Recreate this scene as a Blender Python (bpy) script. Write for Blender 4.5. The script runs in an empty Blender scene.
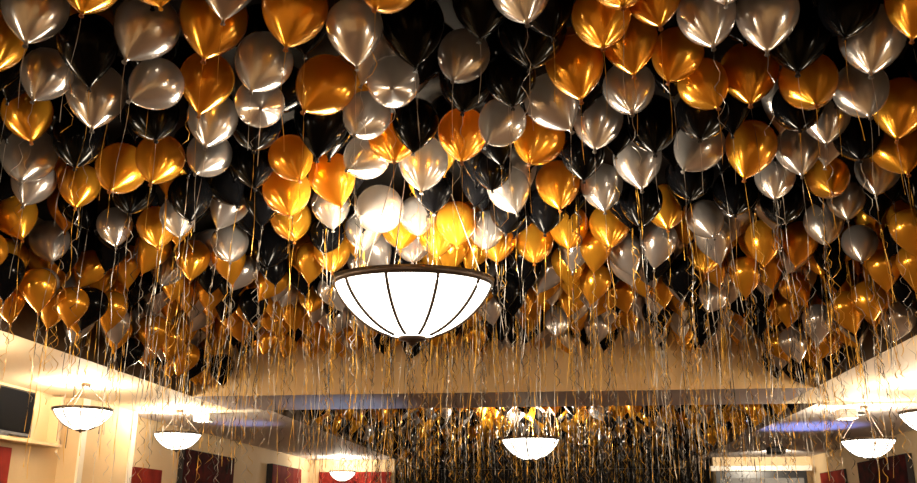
import bpy, bmesh, math, random
from mathutils import Vector, Matrix, Quaternion
rng = random.Random(11)
scene = bpy.context.scene
COL = scene.collection
BALLOONS = [
 ('G', -0.626, 2.972, 1.872, 0.16, 0.441, 0.883, 0.125, 'large gold balloon above a black one, 42% across and 1% down the photo'),
 ('G', -1.808, 2.972, 1.924, -0.085, 0.292, 0.953, 0.125, 'large gold balloon above a black one, 10% across and 1% down the photo'),
 ('G', 0.316, 3.055, 1.871, -0.006, 0.392, 0.92, 0.125, 'large gold balloon above a gold one, 68% across and 1% down the photo'),
 ('S', -0.051, 3.121, 1.862, -0.111, 0.284, 0.952, 0.125, 'large silver balloon above a black one, 57% across and 2% down the photo'),
 ('S', -2.148, 3.154, 1.913, -0.11, 0.267, 0.957, 0.139, 'large silver balloon above a silver one, 4% across and 4% down the photo'),
 ('S', -1.328, 3.224, 2.012, -0.003, 0.039, 0.999, 0.128, 'large silver balloon above a gold one, 25% across and 1% down the photo'),
 ('G', -1.062, 3.269, 1.897, 0.03, 0.269, 0.963, 0.143, 'large gold balloon right of a black one, 32% across and 4% down the photo'),
 ('G', 0.253, 3.305, 1.839, 0.015, 0.351, 0.936, 0.125, 'large gold balloon above a gold one, 65% across and 5% down the photo'),
 ('G', 0.492, 3.344, 1.945, -0.063, 0.262, 0.963, 0.125, 'large gold balloon above a gold one, 72% across and 2% down the photo'),
 ('S', -1.806, 3.35, 1.924, 0.149, 0.365, 0.919, 0.144, 'large silver balloon above a silver one, 16% across and 6% down the photo'),
 ('K', -0.254, 3.352, 1.934, 0.038, 0.149, 0.988, 0.13, 'large black balloon above a silver one, 52% across and 3% down the photo'),
 ('K', 0.052, 3.365, 1.93, -0.145, 0.166, 0.975, 0.125, 'large black balloon above a black one, 60% across and 4% down the photo'),
 ('S', -0.784, 3.381, 1.851, -0.098, 0.082, 0.992, 0.125, 'large silver balloon above a gold one, 39% across and 6% down the photo'),
 ('S', 0.71, 3.409, 1.875, -0.008, 0.316, 0.949, 0.125, 'large silver balloon right of a gold one, 77% across and 4% down the photo'),
 ('G', 1.497, 3.411, 1.865, 0.267, 0.102, 0.958, 0.125, 'large gold balloon right of a black one, 99% across and 3% down the photo'),
 ('G', -1.48, 3.416, 1.945, 0.003, 0.253, 0.968, 0.154, 'large gold balloon above a gold one, 23% across and 6% down the photo'),
 ('G', -2.461, 3.42, 1.94, -0.267, 0.271, 0.925, 0.136, 'large gold balloon under a silver one, 1% across and 10% down the photo'),
 ('K', -2.024, 3.466, 1.86, -0.113, -0.077, 0.991, 0.134, 'large black balloon under a gold one, 10% across and 10% down the photo'),
 ('S', 0.939, 3.467, 1.871, 0.138, 0.198, 0.971, 0.133, 'large silver balloon above a gold one, 84% across and 4% down the photo'),
 ('K', 1.271, 3.502, 1.939, 0.268, 0.287, 0.92, 0.125, 'large black balloon above a silver one, 93% across and 3% down the photo'),
 ('K', -1.078, 3.594, 2.04, -0.099, 0.081, 0.992, 0.129, 'large half-hidden black balloon under a gold one, 34% across and 8% down the photo'),
 ('K', -0.051, 3.595, 1.914, 0.053, 0.33, 0.942, 0.158, 'large black balloon under a silver one, 58% across and 9% down the photo'),
 ('S', -1.893, 3.595, 1.853, 0.279, 0.628, 0.726, 0.125, 'mid-sized silver balloon under a silver one, 17% across and 18% down the photo'),
 ('K', -0.565, 3.597, 1.947, -0.087, 0.091, 0.992, 0.149, 'large black balloon above a silver one, 45% across and 6% down the photo'),
 ('S', -1.322, 3.599, 1.874, 0.078, 0.419, 0.904, 0.137, 'large silver balloon under a black one, 29% across and 13% down the photo'),
 ('S', -0.676, 3.635, 1.876, -0.129, 0.81, 0.572, 0.125, 'mid-sized silver balloon under a black one, 43% across and 17% down the photo'),
 ('G', -2.24, 3.666, 2.119, 0.201, -0.112, 0.973, 0.132, 'large gold balloon above a black one, 9% across and 4% down the photo'),
 ('S', -0.403, 3.679, 1.923, 0.186, 0.475, 0.86, 0.125, 'mid-sized silver balloon under a black one, 50% across and 12% down the photo'),
 ('S', -2.434, 3.696, 1.93, -0.008, 0.396, 0.918, 0.125, 'mid-sized silver balloon above a gold one, 5% across and 16% down the photo'),
 ('S', 1.448, 3.748, 1.886, 0.23, 0.269, 0.935, 0.146, 'large silver balloon under a black one, 95% across and 9% down the photo'),
 ('K', -2.71, 3.777, 2.011, 0.122, -0.107, 0.987, 0.129, 'mid-sized black balloon under a gold one, 1% across and 15% down the photo'),
 ('G', 0.421, 3.78, 1.954, -0.038, 0.192, 0.981, 0.135, 'large gold balloon under a gold one, 69% across and 10% down the photo'),
 ('K', 1.158, 3.817, 1.948, 0.147, 0.252, 0.956, 0.159, 'large black balloon above a gold one, 88% across and 8% down the photo'),
 ('S', -1.351, 3.832, 1.904, -0.315, 0.791, 0.525, 0.125, 'mid-sized silver balloon under a silver one, 28% across and 22% down the photo'),
 ('G', 0.178, 3.837, 1.868, -0.085, 0.24, 0.967, 0.139, 'large gold balloon under a gold one, 63% across and 14% down the photo'),
 ('K', -1.925, 3.839, 2.07, -0.014, -0.097, 0.995, 0.128, 'mid-sized half-hidden black balloon under a silver one, 18% across and 12% down the photo'),
 ('K', -0.14, 3.862, 1.862, -0.051, 0.352, 0.935, 0.125, 'mid-sized black balloon under a black one, 56% across and 17% down the photo'),
 ('G', 0.588, 3.876, 1.962, 0.306, 0.323, 0.896, 0.125, 'mid-sized gold balloon right of a gold one, 74% across and 12% down the photo'),
 ('G', -1.156, 3.895, 1.908, 0.266, 0.513, 0.816, 0.151, 'large gold balloon above a black one, 35% across and 18% down the photo'),
 ('G', -1.687, 3.899, 1.915, 0.014, 0.211, 0.977, 0.136, 'mid-sized gold balloon under a gold one, 22% across and 17% down the photo'),
 ('K', -1.376, 3.899, 2.096, -0.064, -0.018, 0.998, 0.149, 'large black balloon above a silver one, 28% across and 6% down the photo'),
 ('S', -0.881, 3.911, 2.042, 0.381, -0.219, 0.898, 0.14, 'large half-hidden silver balloon under a silver one, 41% across and 12% down the photo'),
 ('K', -0.389, 3.973, 1.9, 0.041, 0.338, 0.94, 0.136, 'large black balloon under a silver one, 51% across and 19% down the photo'),
 ('S', -2.276, 3.974, 1.897, -0.153, 0.26, 0.953, 0.152, 'large silver balloon under a black one, 11% across and 20% down the photo'),
 ('G', 1.284, 4.013, 1.878, 0.081, 0.563, 0.822, 0.141, 'large gold balloon under a black one, 88% across and 18% down the photo'),
 ('G', 0.834, 4.035, 1.895, -0.192, 0.464, 0.865, 0.125, 'mid-sized gold balloon above a black one, 77% across and 18% down the photo'),
 ('K', -2.817, 4.063, 2.119, 0.319, -0.278, 0.906, 0.129, 'mid-sized black balloon under a gold one, 2% across and 15% down the photo'),
 ('K', -0.626, 4.082, 2.113, 0.346, -0.089, 0.934, 0.134, 'mid-sized half-hidden black balloon under a black one, 47% across and 13% down the photo'),
 ('K', -1.832, 4.093, 2.114, -0.299, 0.175, 0.938, 0.141, 'mid-sized half-hidden black balloon under a gold one, 20% across and 12% down the photo'),
 ('S', -0.948, 4.102, 1.865, 0.142, 0.599, 0.788, 0.126, 'mid-sized silver balloon under a gold one, 40% across and 25% down the photo'),
 ('K', -2.007, 4.13, 1.895, -0.338, 0.381, 0.861, 0.14, 'mid-sized black balloon under a silver one, 17% across and 25% down the photo'),
 ('G', 1.012, 4.133, 1.95, 0.126, 0.324, 0.938, 0.146, 'large gold balloon under a silver one, 82% across and 15% down the photo'),
 ('S', 1.571, 4.153, 1.867, 0.061, 0.457, 0.887, 0.135, 'large silver balloon under a silver one, 94% across and 19% down the photo'),
 ('S', 0.441, 4.153, 1.937, 0.012, 0.448, 0.894, 0.134, 'mid-sized silver balloon under a gold one, 69% across and 19% down the photo'),
 ('K', -1.469, 4.18, 2.047, 0.41, 0.356, 0.84, 0.128, 'mid-sized half-hidden black balloon under a silver one, 32% across and 20% down the photo'),
 ('G', -2.735, 4.191, 1.944, -0.355, 0.216, 0.909, 0.134, 'mid-sized gold balloon under a silver one, 3% across and 24% down the photo'),
 ('K', -0.174, 4.201, 2.073, 0.052, -0.214, 0.975, 0.143, 'large half-hidden black balloon under a black one, 54% across and 10% down the photo'),
 ('S', -1.766, 4.205, 1.879, -0.057, 0.38, 0.923, 0.137, 'mid-sized silver balloon under a gold one, 23% across and 26% down the photo'),
 ('S', -0.29, 4.249, 1.855, 0.344, 0.526, 0.778, 0.128, 'mid-sized silver balloon under a black one, 55% across and 26% down the photo'),
 ('S', 0.14, 4.253, 1.904, -0.392, 0.274, 0.878, 0.143, 'large silver balloon under a gold one, 60% across and 22% down the photo'),
 ('K', -2.374, 4.294, 2.105, 0.06, -0.187, 0.981, 0.136, 'mid-sized half-hidden black balloon under a silver one, 13% across and 16% down the photo'),
 ('K', 0.672, 4.309, 2.095, 0.032, 0.083, 0.996, 0.151, 'large half-hidden black balloon under a gold one, 72% across and 16% down the photo'),
 ('K', 0.794, 4.341, 1.863, 0.186, 0.457, 0.869, 0.138, 'mid-sized black balloon under a gold one, 77% across and 25% down the photo'),
 ('G', -1.004, 4.342, 2.055, -0.141, -0.031, 0.99, 0.145, 'mid-sized half-hidden gold balloon under a silver one, 39% across and 16% down the photo'),
 ('K', -2.566, 4.36, 1.856, -0.223, 0.358, 0.906, 0.143, 'mid-sized black balloon under a silver one, 8% across and 29% down the photo'),
 ('K', -1.577, 4.41, 1.934, -0.152, 0.433, 0.888, 0.142, 'mid-sized black balloon under a silver one, 28% across and 28% down the photo'),
 ('K', -0.697, 4.413, 1.886, 0.001, 0.258, 0.966, 0.129, 'mid-sized black balloon under a silver one, 45% across and 26% down the photo'),
 ('K', 1.316, 4.417, 1.929, 0.164, 0.494, 0.854, 0.134, 'mid-sized black balloon under a gold one, 87% across and 24% down the photo'),
 ('G', 1.79, 4.429, 1.857, 0.289, 0.243, 0.926, 0.143, 'large gold balloon under a black one, 98% across and 23% down the photo'),
 ('K', 0.208, 4.454, 2.093, 0.171, -0.267, 0.948, 0.141, 'mid-sized half-hidden black balloon under a gold one, 65% across and 17% down the photo'),
 ('G', -0.443, 4.482, 1.851, -0.013, 0.393, 0.92, 0.14, 'mid-sized gold balloon under a black one, 50% across and 28% down the photo'),
 ('K', 1.54, 4.502, 2.102, 0.151, 0.018, 0.988, 0.146, 'large half-hidden black balloon under a black one, 91% across and 12% down the photo'),
 ('K', -3.105, 4.52, 2.112, -0.119, -0.309, 0.944, 0.148, 'mid-sized black balloon under a black one, 0% across and 21% down the photo'),
 ('K', -1.26, 4.545, 1.93, 0.036, 0.138, 0.99, 0.162, 'large black balloon under a gold one, 35% across and 27% down the photo'),
 ('G', -0.828, 4.57, 1.909, -0.163, 0.514, 0.842, 0.139, 'mid-sized gold balloon under a silver one, 43% across and 31% down the photo'),
 ('G', -2.243, 4.61, 1.847, -0.068, 0.491, 0.869, 0.143, 'mid-sized gold balloon under a black one, 17% across and 33% down the photo'),
 ('S', 0.276, 4.611, 1.944, 0.132, 0.337, 0.932, 0.143, 'mid-sized silver balloon under a black one, 65% across and 26% down the photo'),
 ('S', 1.518, 4.662, 1.942, 0.163, 0.289, 0.943, 0.135, 'mid-sized silver balloon under a gold one, 91% across and 26% down the photo'),
 ('K', -2.805, 4.679, 2.105, -0.197, -0.043, 0.979, 0.132, 'mid-sized half-hidden black balloon under a silver one, 6% across and 24% down the photo'),
 ('K', 0.608, 4.68, 1.936, 0.027, 0.383, 0.923, 0.154, 'large black balloon under a silver one, 71% across and 26% down the photo'),
 ('S', -3.083, 4.681, 1.919, -0.217, 0.474, 0.853, 0.166, 'large silver balloon under a gold one, 3% across and 33% down the photo'),
 ('K', 1.888, 4.685, 2.083, 0.193, 0.195, 0.962, 0.143, 'mid-sized black balloon under a silver one, 98% across and 15% down the photo'),
 ('S', -2.021, 4.703, 1.935, 0.073, 0.604, 0.794, 0.135, 'mid-sized silver balloon under a silver one, 23% across and 33% down the photo'),
 ('G', -0.084, 4.726, 1.926, 0.229, 0.501, 0.834, 0.152, 'mid-sized gold balloon under a silver one, 59% across and 30% down the photo'),
 ('S', -1.129, 4.729, 1.933, 0.338, 0.694, 0.636, 0.137, 'mid-sized silver balloon under a silver one, 39% across and 33% down the photo'),
 ('K', 1.045, 4.732, 2.052, -0.019, -0.207, 0.978, 0.14, 'mid-sized half-hidden black balloon under a gold one, 80% across and 23% down the photo'),
 ('K', 1.723, 4.779, 1.893, 0.204, 0.489, 0.848, 0.137, 'mid-sized black balloon under a silver one, 94% across and 29% down the photo'),
 ('G', -2.578, 4.787, 1.88, -0.096, 0.582, 0.808, 0.155, 'mid-sized gold balloon above a black one, 13% across and 35% down the photo'),
 ('G', -1.439, 4.837, 1.92, -0.392, 0.38, 0.838, 0.136, 'mid-sized gold balloon under a black one, 32% across and 33% down the photo'),
 ('K', 0.221, 4.856, 1.859, 0.018, 0.333, 0.943, 0.125, 'mid-sized black balloon under a silver one, 63% across and 33% down the photo'),
 ('S', 1.346, 4.893, 2.115, 0.179, -0.213, 0.96, 0.139, 'mid-sized half-hidden silver balloon under a gold one, 84% across and 21% down the photo'),
 ('K', -0.535, 4.895, 2.081, -0.083, 0.092, 0.992, 0.144, 'mid-sized half-hidden black balloon under a black one, 48% across and 23% down the photo'),
 ('G', 1.127, 4.917, 1.857, 0.285, 0.235, 0.929, 0.148, 'mid-sized gold balloon under a black one, 82% across and 31% down the photo'),
 ('K', -1.735, 4.918, 1.91, -0.242, 0.329, 0.913, 0.137, 'mid-sized black balloon under a black one, 27% across and 35% down the photo'),
 ('S', -0.728, 4.943, 1.864, -0.025, 0.398, 0.917, 0.153, 'mid-sized silver balloon under a black one, 46% across and 35% down the photo'),
 ('K', 0.418, 4.97, 2.052, 0.066, 0.082, 0.994, 0.14, 'mid-sized half-hidden black balloon under a silver one, 68% across and 29% down the photo'),
 ('S', 0.803, 4.975, 1.947, 0.478, 0.405, 0.779, 0.151, 'mid-sized silver balloon under a black one, 76% across and 32% down the photo'),
 ('K', -0.253, 4.977, 2.019, -0.174, 0.051, 0.983, 0.134, 'mid-sized half-hidden black balloon under a silver one, 54% across and 31% down the photo'),
 ('G', 2.047, 4.99, 1.881, 0.023, 0.449, 0.893, 0.153, 'mid-sized gold balloon under a gold one, 98% across and 32% down the photo'),
 ('S', -3.244, 4.991, 1.882, -0.059, 0.407, 0.911, 0.137, 'mid-sized silver balloon under a silver one, 4% across and 39% down the photo'),
 ('S', 1.481, 5.039, 1.911, 0.067, 0.333, 0.941, 0.133, 'mid-sized silver balloon under a black one, 87% across and 31% down the photo'),
 ('K', -2.247, 5.118, 2.092, 0.07, 0.012, 0.997, 0.13, 'small half-hidden black balloon above a gold one, 20% across and 30% down the photo'),
 ('G', -1.255, 5.131, 1.852, -0.313, 0.21, 0.926, 0.148, 'mid-sized gold balloon above a silver one, 36% across and 37% down the photo'),
 ('G', -2.988, 5.142, 1.911, -0.18, 0.382, 0.906, 0.134, 'small gold balloon under a black one, 9% across and 39% down the photo'),
 ('K', -0.326, 5.191, 1.944, -0.017, 0.409, 0.912, 0.125, 'small black balloon under a black one, 54% across and 36% down the photo'),
 ('S', 0.586, 5.228, 1.93, -0.024, 0.297, 0.955, 0.152, 'mid-sized silver balloon under a black one, 69% across and 34% down the photo'),
 ('G', 1.711, 5.273, 1.884, 0.15, 0.677, 0.721, 0.132, 'mid-sized gold balloon under a silver one, 90% across and 37% down the photo'),
 ('G', -1.619, 5.275, 1.856, -0.265, 0.467, 0.844, 0.159, 'mid-sized gold balloon under a gold one, 31% across and 41% down the photo'),
 ('K', 1.412, 5.304, 2.111, -0.299, -0.223, 0.928, 0.134, 'mid-sized half-hidden black balloon under a gold one, 84% across and 26% down the photo'),
 ('K', -2.294, 5.319, 1.853, -0.216, 0.33, 0.919, 0.142, 'mid-sized black balloon under a gold one, 21% across and 41% down the photo'),
 ('K', -0.706, 5.356, 1.868, -0.086, 0.341, 0.936, 0.125, 'small black balloon under a silver one, 47% across and 41% down the photo'),
 ('S', 1.399, 5.365, 1.884, 0.183, 0.409, 0.894, 0.125, 'small silver balloon under a gold one, 85% across and 38% down the photo'),
 ('K', -2.734, 5.371, 1.942, -0.243, 0.448, 0.861, 0.152, 'mid-sized black balloon under a gold one, 15% across and 41% down the photo'),
 ('K', -3.698, 5.391, 2.065, 0.21, 0.191, 0.959, 0.138, 'small black balloon under a silver one, 1% across and 38% down the photo'),
 ('K', 1.105, 5.415, 2.099, 0.221, 0.262, 0.939, 0.131, 'small half-hidden black balloon under a black one, 79% across and 31% down the photo'),
 ('S', -0.185, 5.467, 1.884, -0.24, 0.363, 0.9, 0.141, 'mid-sized silver balloon under a black one, 56% across and 40% down the photo'),
 ('K', 0.909, 5.483, 1.945, 0.134, 0.507, 0.852, 0.152, 'mid-sized black balloon under a silver one, 75% across and 38% down the photo'),
 ('S', 2.053, 5.52, 1.942, 0.281, 0.302, 0.911, 0.144, 'mid-sized silver balloon under a black one, 95% across and 37% down the photo'),
 ('G', 0.091, 5.541, 1.928, -0.026, 0.407, 0.913, 0.149, 'mid-sized gold balloon under a gold one, 61% across and 39% down the photo'),
 ('S', -1.222, 5.558, 1.936, 0.264, 0.845, 0.466, 0.17, 'mid-sized silver balloon above a silver one, 41% across and 43% down the photo'),
 ('S', 0.382, 5.603, 1.925, -0.028, 0.364, 0.931, 0.143, 'mid-sized silver balloon under a black one, 66% across and 39% down the photo'),
 ('K', -2.123, 5.686, 2.088, -0.532, 0.192, 0.825, 0.137, 'small black balloon under a silver one, 25% across and 39% down the photo'),
 ('K', -0.477, 5.698, 2.024, 0.143, 0.224, 0.964, 0.137, 'small half-hidden black balloon under a black one, 52% across and 39% down the photo'),
 ('S', -2.523, 5.706, 1.874, -0.295, 0.315, 0.902, 0.125, 'small silver balloon under a black one, 19% across and 46% down the photo'),
 ('G', -3.683, 5.712, 1.898, -0.457, 0.187, 0.87, 0.155, 'mid-sized gold balloon under a silver one, 2% across and 45% down the photo'),
 ('K', 1.228, 5.716, 1.913, 0.171, 0.521, 0.836, 0.15, 'mid-sized black balloon under a gold one, 80% across and 40% down the photo'),
 ('K', 0.615, 5.744, 1.854, 0.118, 0.377, 0.919, 0.145, 'mid-sized black balloon under a silver one, 70% across and 42% down the photo'),
 ('S', -0.137, 5.76, 2.106, -0.199, -0.241, 0.95, 0.133, 'small half-hidden silver balloon under a gold one, 57% across and 35% down the photo'),
 ('S', -1.467, 5.794, 1.925, -0.178, 0.292, 0.94, 0.138, 'small silver balloon under a gold one, 36% across and 44% down the photo'),
 ('K', 1.526, 5.796, 1.861, 0.259, 0.476, 0.84, 0.144, 'mid-sized black balloon under a silver one, 85% across and 43% down the photo'),
 ('S', 1.984, 5.871, 1.905, 0.173, 0.466, 0.868, 0.126, 'small silver balloon under a gold one, 92% across and 42% down the photo'),
 ('K', -0.277, 5.883, 1.885, 0.061, 0.442, 0.895, 0.13, 'small black balloon under a silver one, 55% across and 45% down the photo'),
 ('K', -2.019, 5.924, 2.005, -0.015, 0.008, 1.0, 0.151, 'small half-hidden black balloon under a black one, 28% across and 42% down the photo'),
 ('K', 2.311, 5.925, 2.04, 0.15, 0.166, 0.975, 0.135, 'small black balloon under a gold one, 98% across and 38% down the photo'),
 ('S', -3.102, 5.942, 1.898, -0.301, 0.316, 0.9, 0.13, 'small silver balloon under a black one, 13% across and 47% down the photo'),
 ('K', -3.334, 5.944, 2.038, -0.46, 0.03, 0.887, 0.138, 'small black balloon under a gold one, 9% across and 44% down the photo'),
 ('G', -2.785, 5.945, 1.882, -0.309, 0.423, 0.852, 0.144, 'small gold balloon under a black one, 17% across and 48% down the photo'),
 ('K', -0.011, 5.964, 1.902, 0.055, 0.334, 0.941, 0.145, 'small black balloon under a gold one, 59% across and 44% down the photo'),
 ('S', -2.384, 6.015, 2.03, 0.229, 0.262, 0.938, 0.147, 'small silver balloon under a black one, 25% across and 44% down the photo'),
 ('K', -3.964, 6.037, 1.538, -0.022, -0.131, 0.991, 0.136, 'small black balloon under a gold one, 1% across and 57% down the photo'),
 ('S', -0.914, 6.077, 1.949, -0.106, 0.434, 0.895, 0.136, 'small silver balloon under a black one, 45% across and 45% down the photo'),
 ('G', -0.634, 6.085, 1.868, -0.08, 0.445, 0.892, 0.151, 'small gold balloon above a gold one, 50% across and 46% down the photo'),
 ('G', 0.845, 6.101, 1.948, 0.054, 0.475, 0.878, 0.154, 'mid-sized gold balloon under a black one, 73% across and 44% down the photo'),
 ('S', 1.155, 6.11, 1.882, -0.13, 0.526, 0.84, 0.132, 'small silver balloon under a black one, 77% across and 46% down the photo'),
 ('G', -1.835, 6.115, 1.952, -0.265, 0.433, 0.862, 0.154, 'small gold balloon under a gold one, 32% across and 47% down the photo'),
 ('G', 2.5, 6.155, 1.705, -0.17, -0.227, 0.959, 0.132, 'small gold balloon under a gold one, 99% across and 48% down the photo'),
 ('G', -3.64, 6.17, 2.097, 0.02, -0.203, 0.979, 0.137, 'small half-hidden gold balloon above a silver one, 6% across and 43% down the photo'),
 ('K', 2.634, 6.206, 2.031, -0.279, -0.188, 0.942, 0.14, 'small black balloon under a gold one, 99% across and 40% down the photo'),
 ('K', 1.935, 6.23, 2.119, -0.185, -0.011, 0.983, 0.135, 'small half-hidden black balloon under a silver one, 88% across and 39% down the photo'),
 ('S', -1.345, 6.231, 1.895, -0.115, 0.446, 0.888, 0.14, 'small silver balloon under a silver one, 39% across and 49% down the photo'),
 ('S', -3.756, 6.244, 1.891, -0.407, 0.38, 0.831, 0.152, 'small silver balloon above a gold one, 5% across and 50% down the photo'),
 ('K', 2.328, 6.253, 2.005, -0.161, -0.064, 0.985, 0.147, 'small half-hidden black balloon under a silver one, 95% across and 41% down the photo'),
 ('K', -1.646, 6.255, 1.899, -0.056, 0.51, 0.858, 0.133, 'small black balloon under a silver one, 36% across and 49% down the photo'),
 ('S', -0.441, 6.299, 1.896, -0.03, 0.456, 0.889, 0.139, 'small silver balloon above a gold one, 53% across and 48% down the photo'),
 ('G', -0.811, 6.333, 1.861, -0.061, 0.455, 0.888, 0.146, 'small gold balloon under a silver one, 47% across and 50% down the photo'),
 ('G', -4.167, 6.338, 1.73, -0.126, 0.132, 0.983, 0.151, 'small gold balloon under a gold one, 2% across and 52% down the photo'),
 ('S', 1.969, 6.339, 1.868, 0.145, 0.39, 0.909, 0.142, 'small silver balloon above a black one, 90% across and 47% down the photo'),
 ('G', -1.091, 6.362, 1.94, -0.095, 0.443, 0.892, 0.157, 'small half-hidden gold balloon under a silver one, 44% across and 49% down the photo'),
 ('G', 2.513, 6.362, 1.858, 0.326, 0.273, 0.905, 0.148, 'small gold balloon under a black one, 98% across and 44% down the photo'),
 ('S', -2.409, 6.388, 1.892, -0.247, 0.516, 0.82, 0.145, 'small silver balloon under a silver one, 25% across and 51% down the photo'),
 ('K', -2.192, 6.394, 2.057, -0.271, -0.207, 0.94, 0.143, 'small half-hidden black balloon under a black one, 28% across and 46% down the photo'),
 ('G', 0.464, 6.47, 1.934, 0.062, 0.453, 0.89, 0.157, 'small gold balloon under a silver one, 66% across and 47% down the photo'),
 ('G', -3.949, 6.474, 1.547, -0.103, -0.082, 0.991, 0.135, 'small gold balloon under a gold one, 4% across and 60% down the photo'),
 ('G', 0.16, 6.537, 1.955, 0.041, 0.453, 0.89, 0.158, 'small gold balloon under a black one, 62% across and 48% down the photo'),
 ('G', 2.634, 6.554, 1.562, 0.02, -0.145, 0.989, 0.136, 'small gold balloon under a gold one, 99% across and 55% down the photo'),
 ('G', -0.381, 6.574, 1.879, -0.015, 0.466, 0.884, 0.152, 'small half-hidden gold balloon under a black one, 55% across and 51% down the photo'),
 ('S', -1.043, 6.644, 1.923, -0.098, 0.554, 0.827, 0.147, 'small half-hidden silver balloon under a silver one, 45% across and 52% down the photo'),
 ('G', -4.279, 6.651, 1.502, -0.08, -0.228, 0.97, 0.132, 'small gold balloon under a black one, 1% across and 63% down the photo'),
 ('G', -0.1, 6.671, 1.892, 0.011, 0.514, 0.858, 0.153, 'small gold balloon under a black one, 58% across and 51% down the photo'),
 ('G', -1.685, 6.682, 1.865, -0.148, 0.46, 0.876, 0.149, 'small gold balloon under a black one, 36% across and 53% down the photo'),
 ('S', 2.34, 6.745, 1.855, 0.187, 0.506, 0.842, 0.135, 'small silver balloon under a gold one, 94% across and 51% down the photo'),
 ('G', 1.63, 6.762, 1.84, 0.118, 0.153, 0.981, 0.146, 'small gold balloon under a silver one, 83% across and 50% down the photo'),
 ('K', -3.604, 6.776, 1.95, 0.136, 0.066, 0.989, 0.129, 'small black balloon under a silver one, 12% across and 52% down the photo'),
 ('K', -3.939, 6.777, 1.942, -0.084, -0.193, 0.978, 0.134, 'small half-hidden black balloon above a gold one, 8% across and 52% down the photo'),
 ('K', -2.245, 6.779, 1.949, -0.037, 0.467, 0.883, 0.169, 'small black balloon above a black one, 30% across and 51% down the photo'),
 ('G', -2.884, 6.794, 1.863, -0.104, 0.315, 0.943, 0.142, 'small gold balloon above a silver one, 21% across and 54% down the photo'),
 ('S', 1.319, 6.821, 1.88, -0.186, -0.136, 0.973, 0.143, 'small silver balloon under a silver one, 78% across and 50% down the photo'),
 ('G', -3.311, 6.824, 1.939, 0.246, 0.106, 0.963, 0.148, 'small gold balloon under a gold one, 16% across and 53% down the photo'),
 ('S', 0.819, 6.828, 1.864, 0.203, 0.016, 0.979, 0.148, 'small silver balloon under a gold one, 72% across and 50% down the photo'),
 ('G', -3.893, 6.834, 1.506, 0.267, -0.413, 0.87, 0.129, 'small gold balloon under a silver one, 8% across and 63% down the photo'),
 ('G', -0.788, 6.843, 1.877, 0.158, -0.06, 0.986, 0.131, 'small gold balloon under a gold one, 50% across and 53% down the photo'),
 ('S', -1.282, 6.886, 1.918, -0.48, -0.049, 0.876, 0.139, 'small silver balloon under a silver one, 41% across and 53% down the photo'),
 ('G', 0.359, 6.887, 1.86, 0.099, -0.286, 0.953, 0.128, 'small gold balloon under a gold one, 65% across and 52% down the photo'),
 ('G', -4.192, 6.905, 1.883, -0.07, -0.02, 0.997, 0.152, 'small half-hidden gold balloon under a silver one, 5% across and 55% down the photo'),
 ('G', 1.093, 6.911, 2.081, 0.067, 0.321, 0.945, 0.134, 'small half-hidden gold balloon under a gold one, 75% across and 48% down the photo'),
 ('G', -3.919, 6.947, 1.868, 0.238, 0.334, 0.912, 0.139, 'small gold balloon above a silver one, 10% across and 56% down the photo'),
 ('S', 1.432, 6.952, 2.09, 0.238, -0.343, 0.909, 0.142, 'small half-hidden silver balloon under a black one, 81% across and 46% down the photo'),
 ('G', 1.916, 6.966, 1.888, 0.258, 0.062, 0.964, 0.144, 'small gold balloon above a silver one, 87% across and 50% down the photo'),
 ('G', 1.228, 6.986, 1.866, 0.189, 0.564, 0.804, 0.141, 'small gold balloon under a silver one, 77% across and 54% down the photo'),
 ('G', 2.5, 6.992, 2.07, 0.145, -0.162, 0.976, 0.133, 'small gold balloon under a black one, 95% across and 46% down the photo'),
 ('S', 0.682, 6.999, 1.853, -0.231, 0.137, 0.963, 0.144, 'small silver balloon under a gold one, 68% across and 53% down the photo'),
 ('G', -1.958, 7.005, 1.862, 0.115, -0.125, 0.986, 0.134, 'small gold balloon under a gold one, 34% across and 54% down the photo'),
 ('G', -2.605, 7.012, 1.875, -0.123, -0.27, 0.955, 0.141, 'small gold balloon under a silver one, 25% across and 55% down the photo'),
 ('G', 2.586, 7.013, 1.681, -0.027, -0.207, 0.978, 0.128, 'small gold balloon under a gold one, 96% across and 55% down the photo'),
 ('G', -0.656, 7.013, 1.945, 0.369, 0.089, 0.925, 0.137, 'small half-hidden gold balloon under a gold one, 52% across and 53% down the photo'),
 ('G', -4.201, 7.049, 1.546, 0.314, -0.296, 0.902, 0.135, 'small half-hidden gold balloon under a gold one, 5% across and 64% down the photo'),
 ('S', -2.825, 7.104, 2.047, -0.082, -0.146, 0.986, 0.131, 'small half-hidden silver balloon above a gold one, 23% across and 50% down the photo'),
 ('S', 0.201, 7.109, 1.929, 0.135, 0.082, 0.987, 0.15, 'small half-hidden silver balloon under a gold one, 62% across and 53% down the photo'),
 ('K', -0.198, 7.114, 1.881, 0.014, 0.019, 1.0, 0.137, 'small half-hidden black balloon under a gold one, 57% across and 55% down the photo'),
 ('S', -3.273, 7.115, 1.907, 0.059, 0.484, 0.873, 0.142, 'small silver balloon under a gold one, 18% across and 56% down the photo'),
 ('K', -3.954, 7.15, 1.549, 0.334, -0.193, 0.923, 0.143, 'small black balloon under a gold one, 10% across and 63% down the photo'),
 ('K', 0.8, 7.153, 1.843, 0.383, 0.121, 0.916, 0.14, 'small black balloon under a silver one, 72% across and 55% down the photo'),
 ('K', 2.772, 7.164, 1.584, 0.128, 0.119, 0.985, 0.142, 'small black balloon under a gold one, 98% across and 60% down the photo'),
 ('K', -2.292, 7.172, 1.905, -0.209, 0.216, 0.954, 0.131, 'small black balloon under a black one, 30% across and 56% down the photo'),
 ('K', 2.241, 7.175, 1.848, 0.027, -0.061, 0.998, 0.13, 'small black balloon under a silver one, 91% across and 53% down the photo'),
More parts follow.
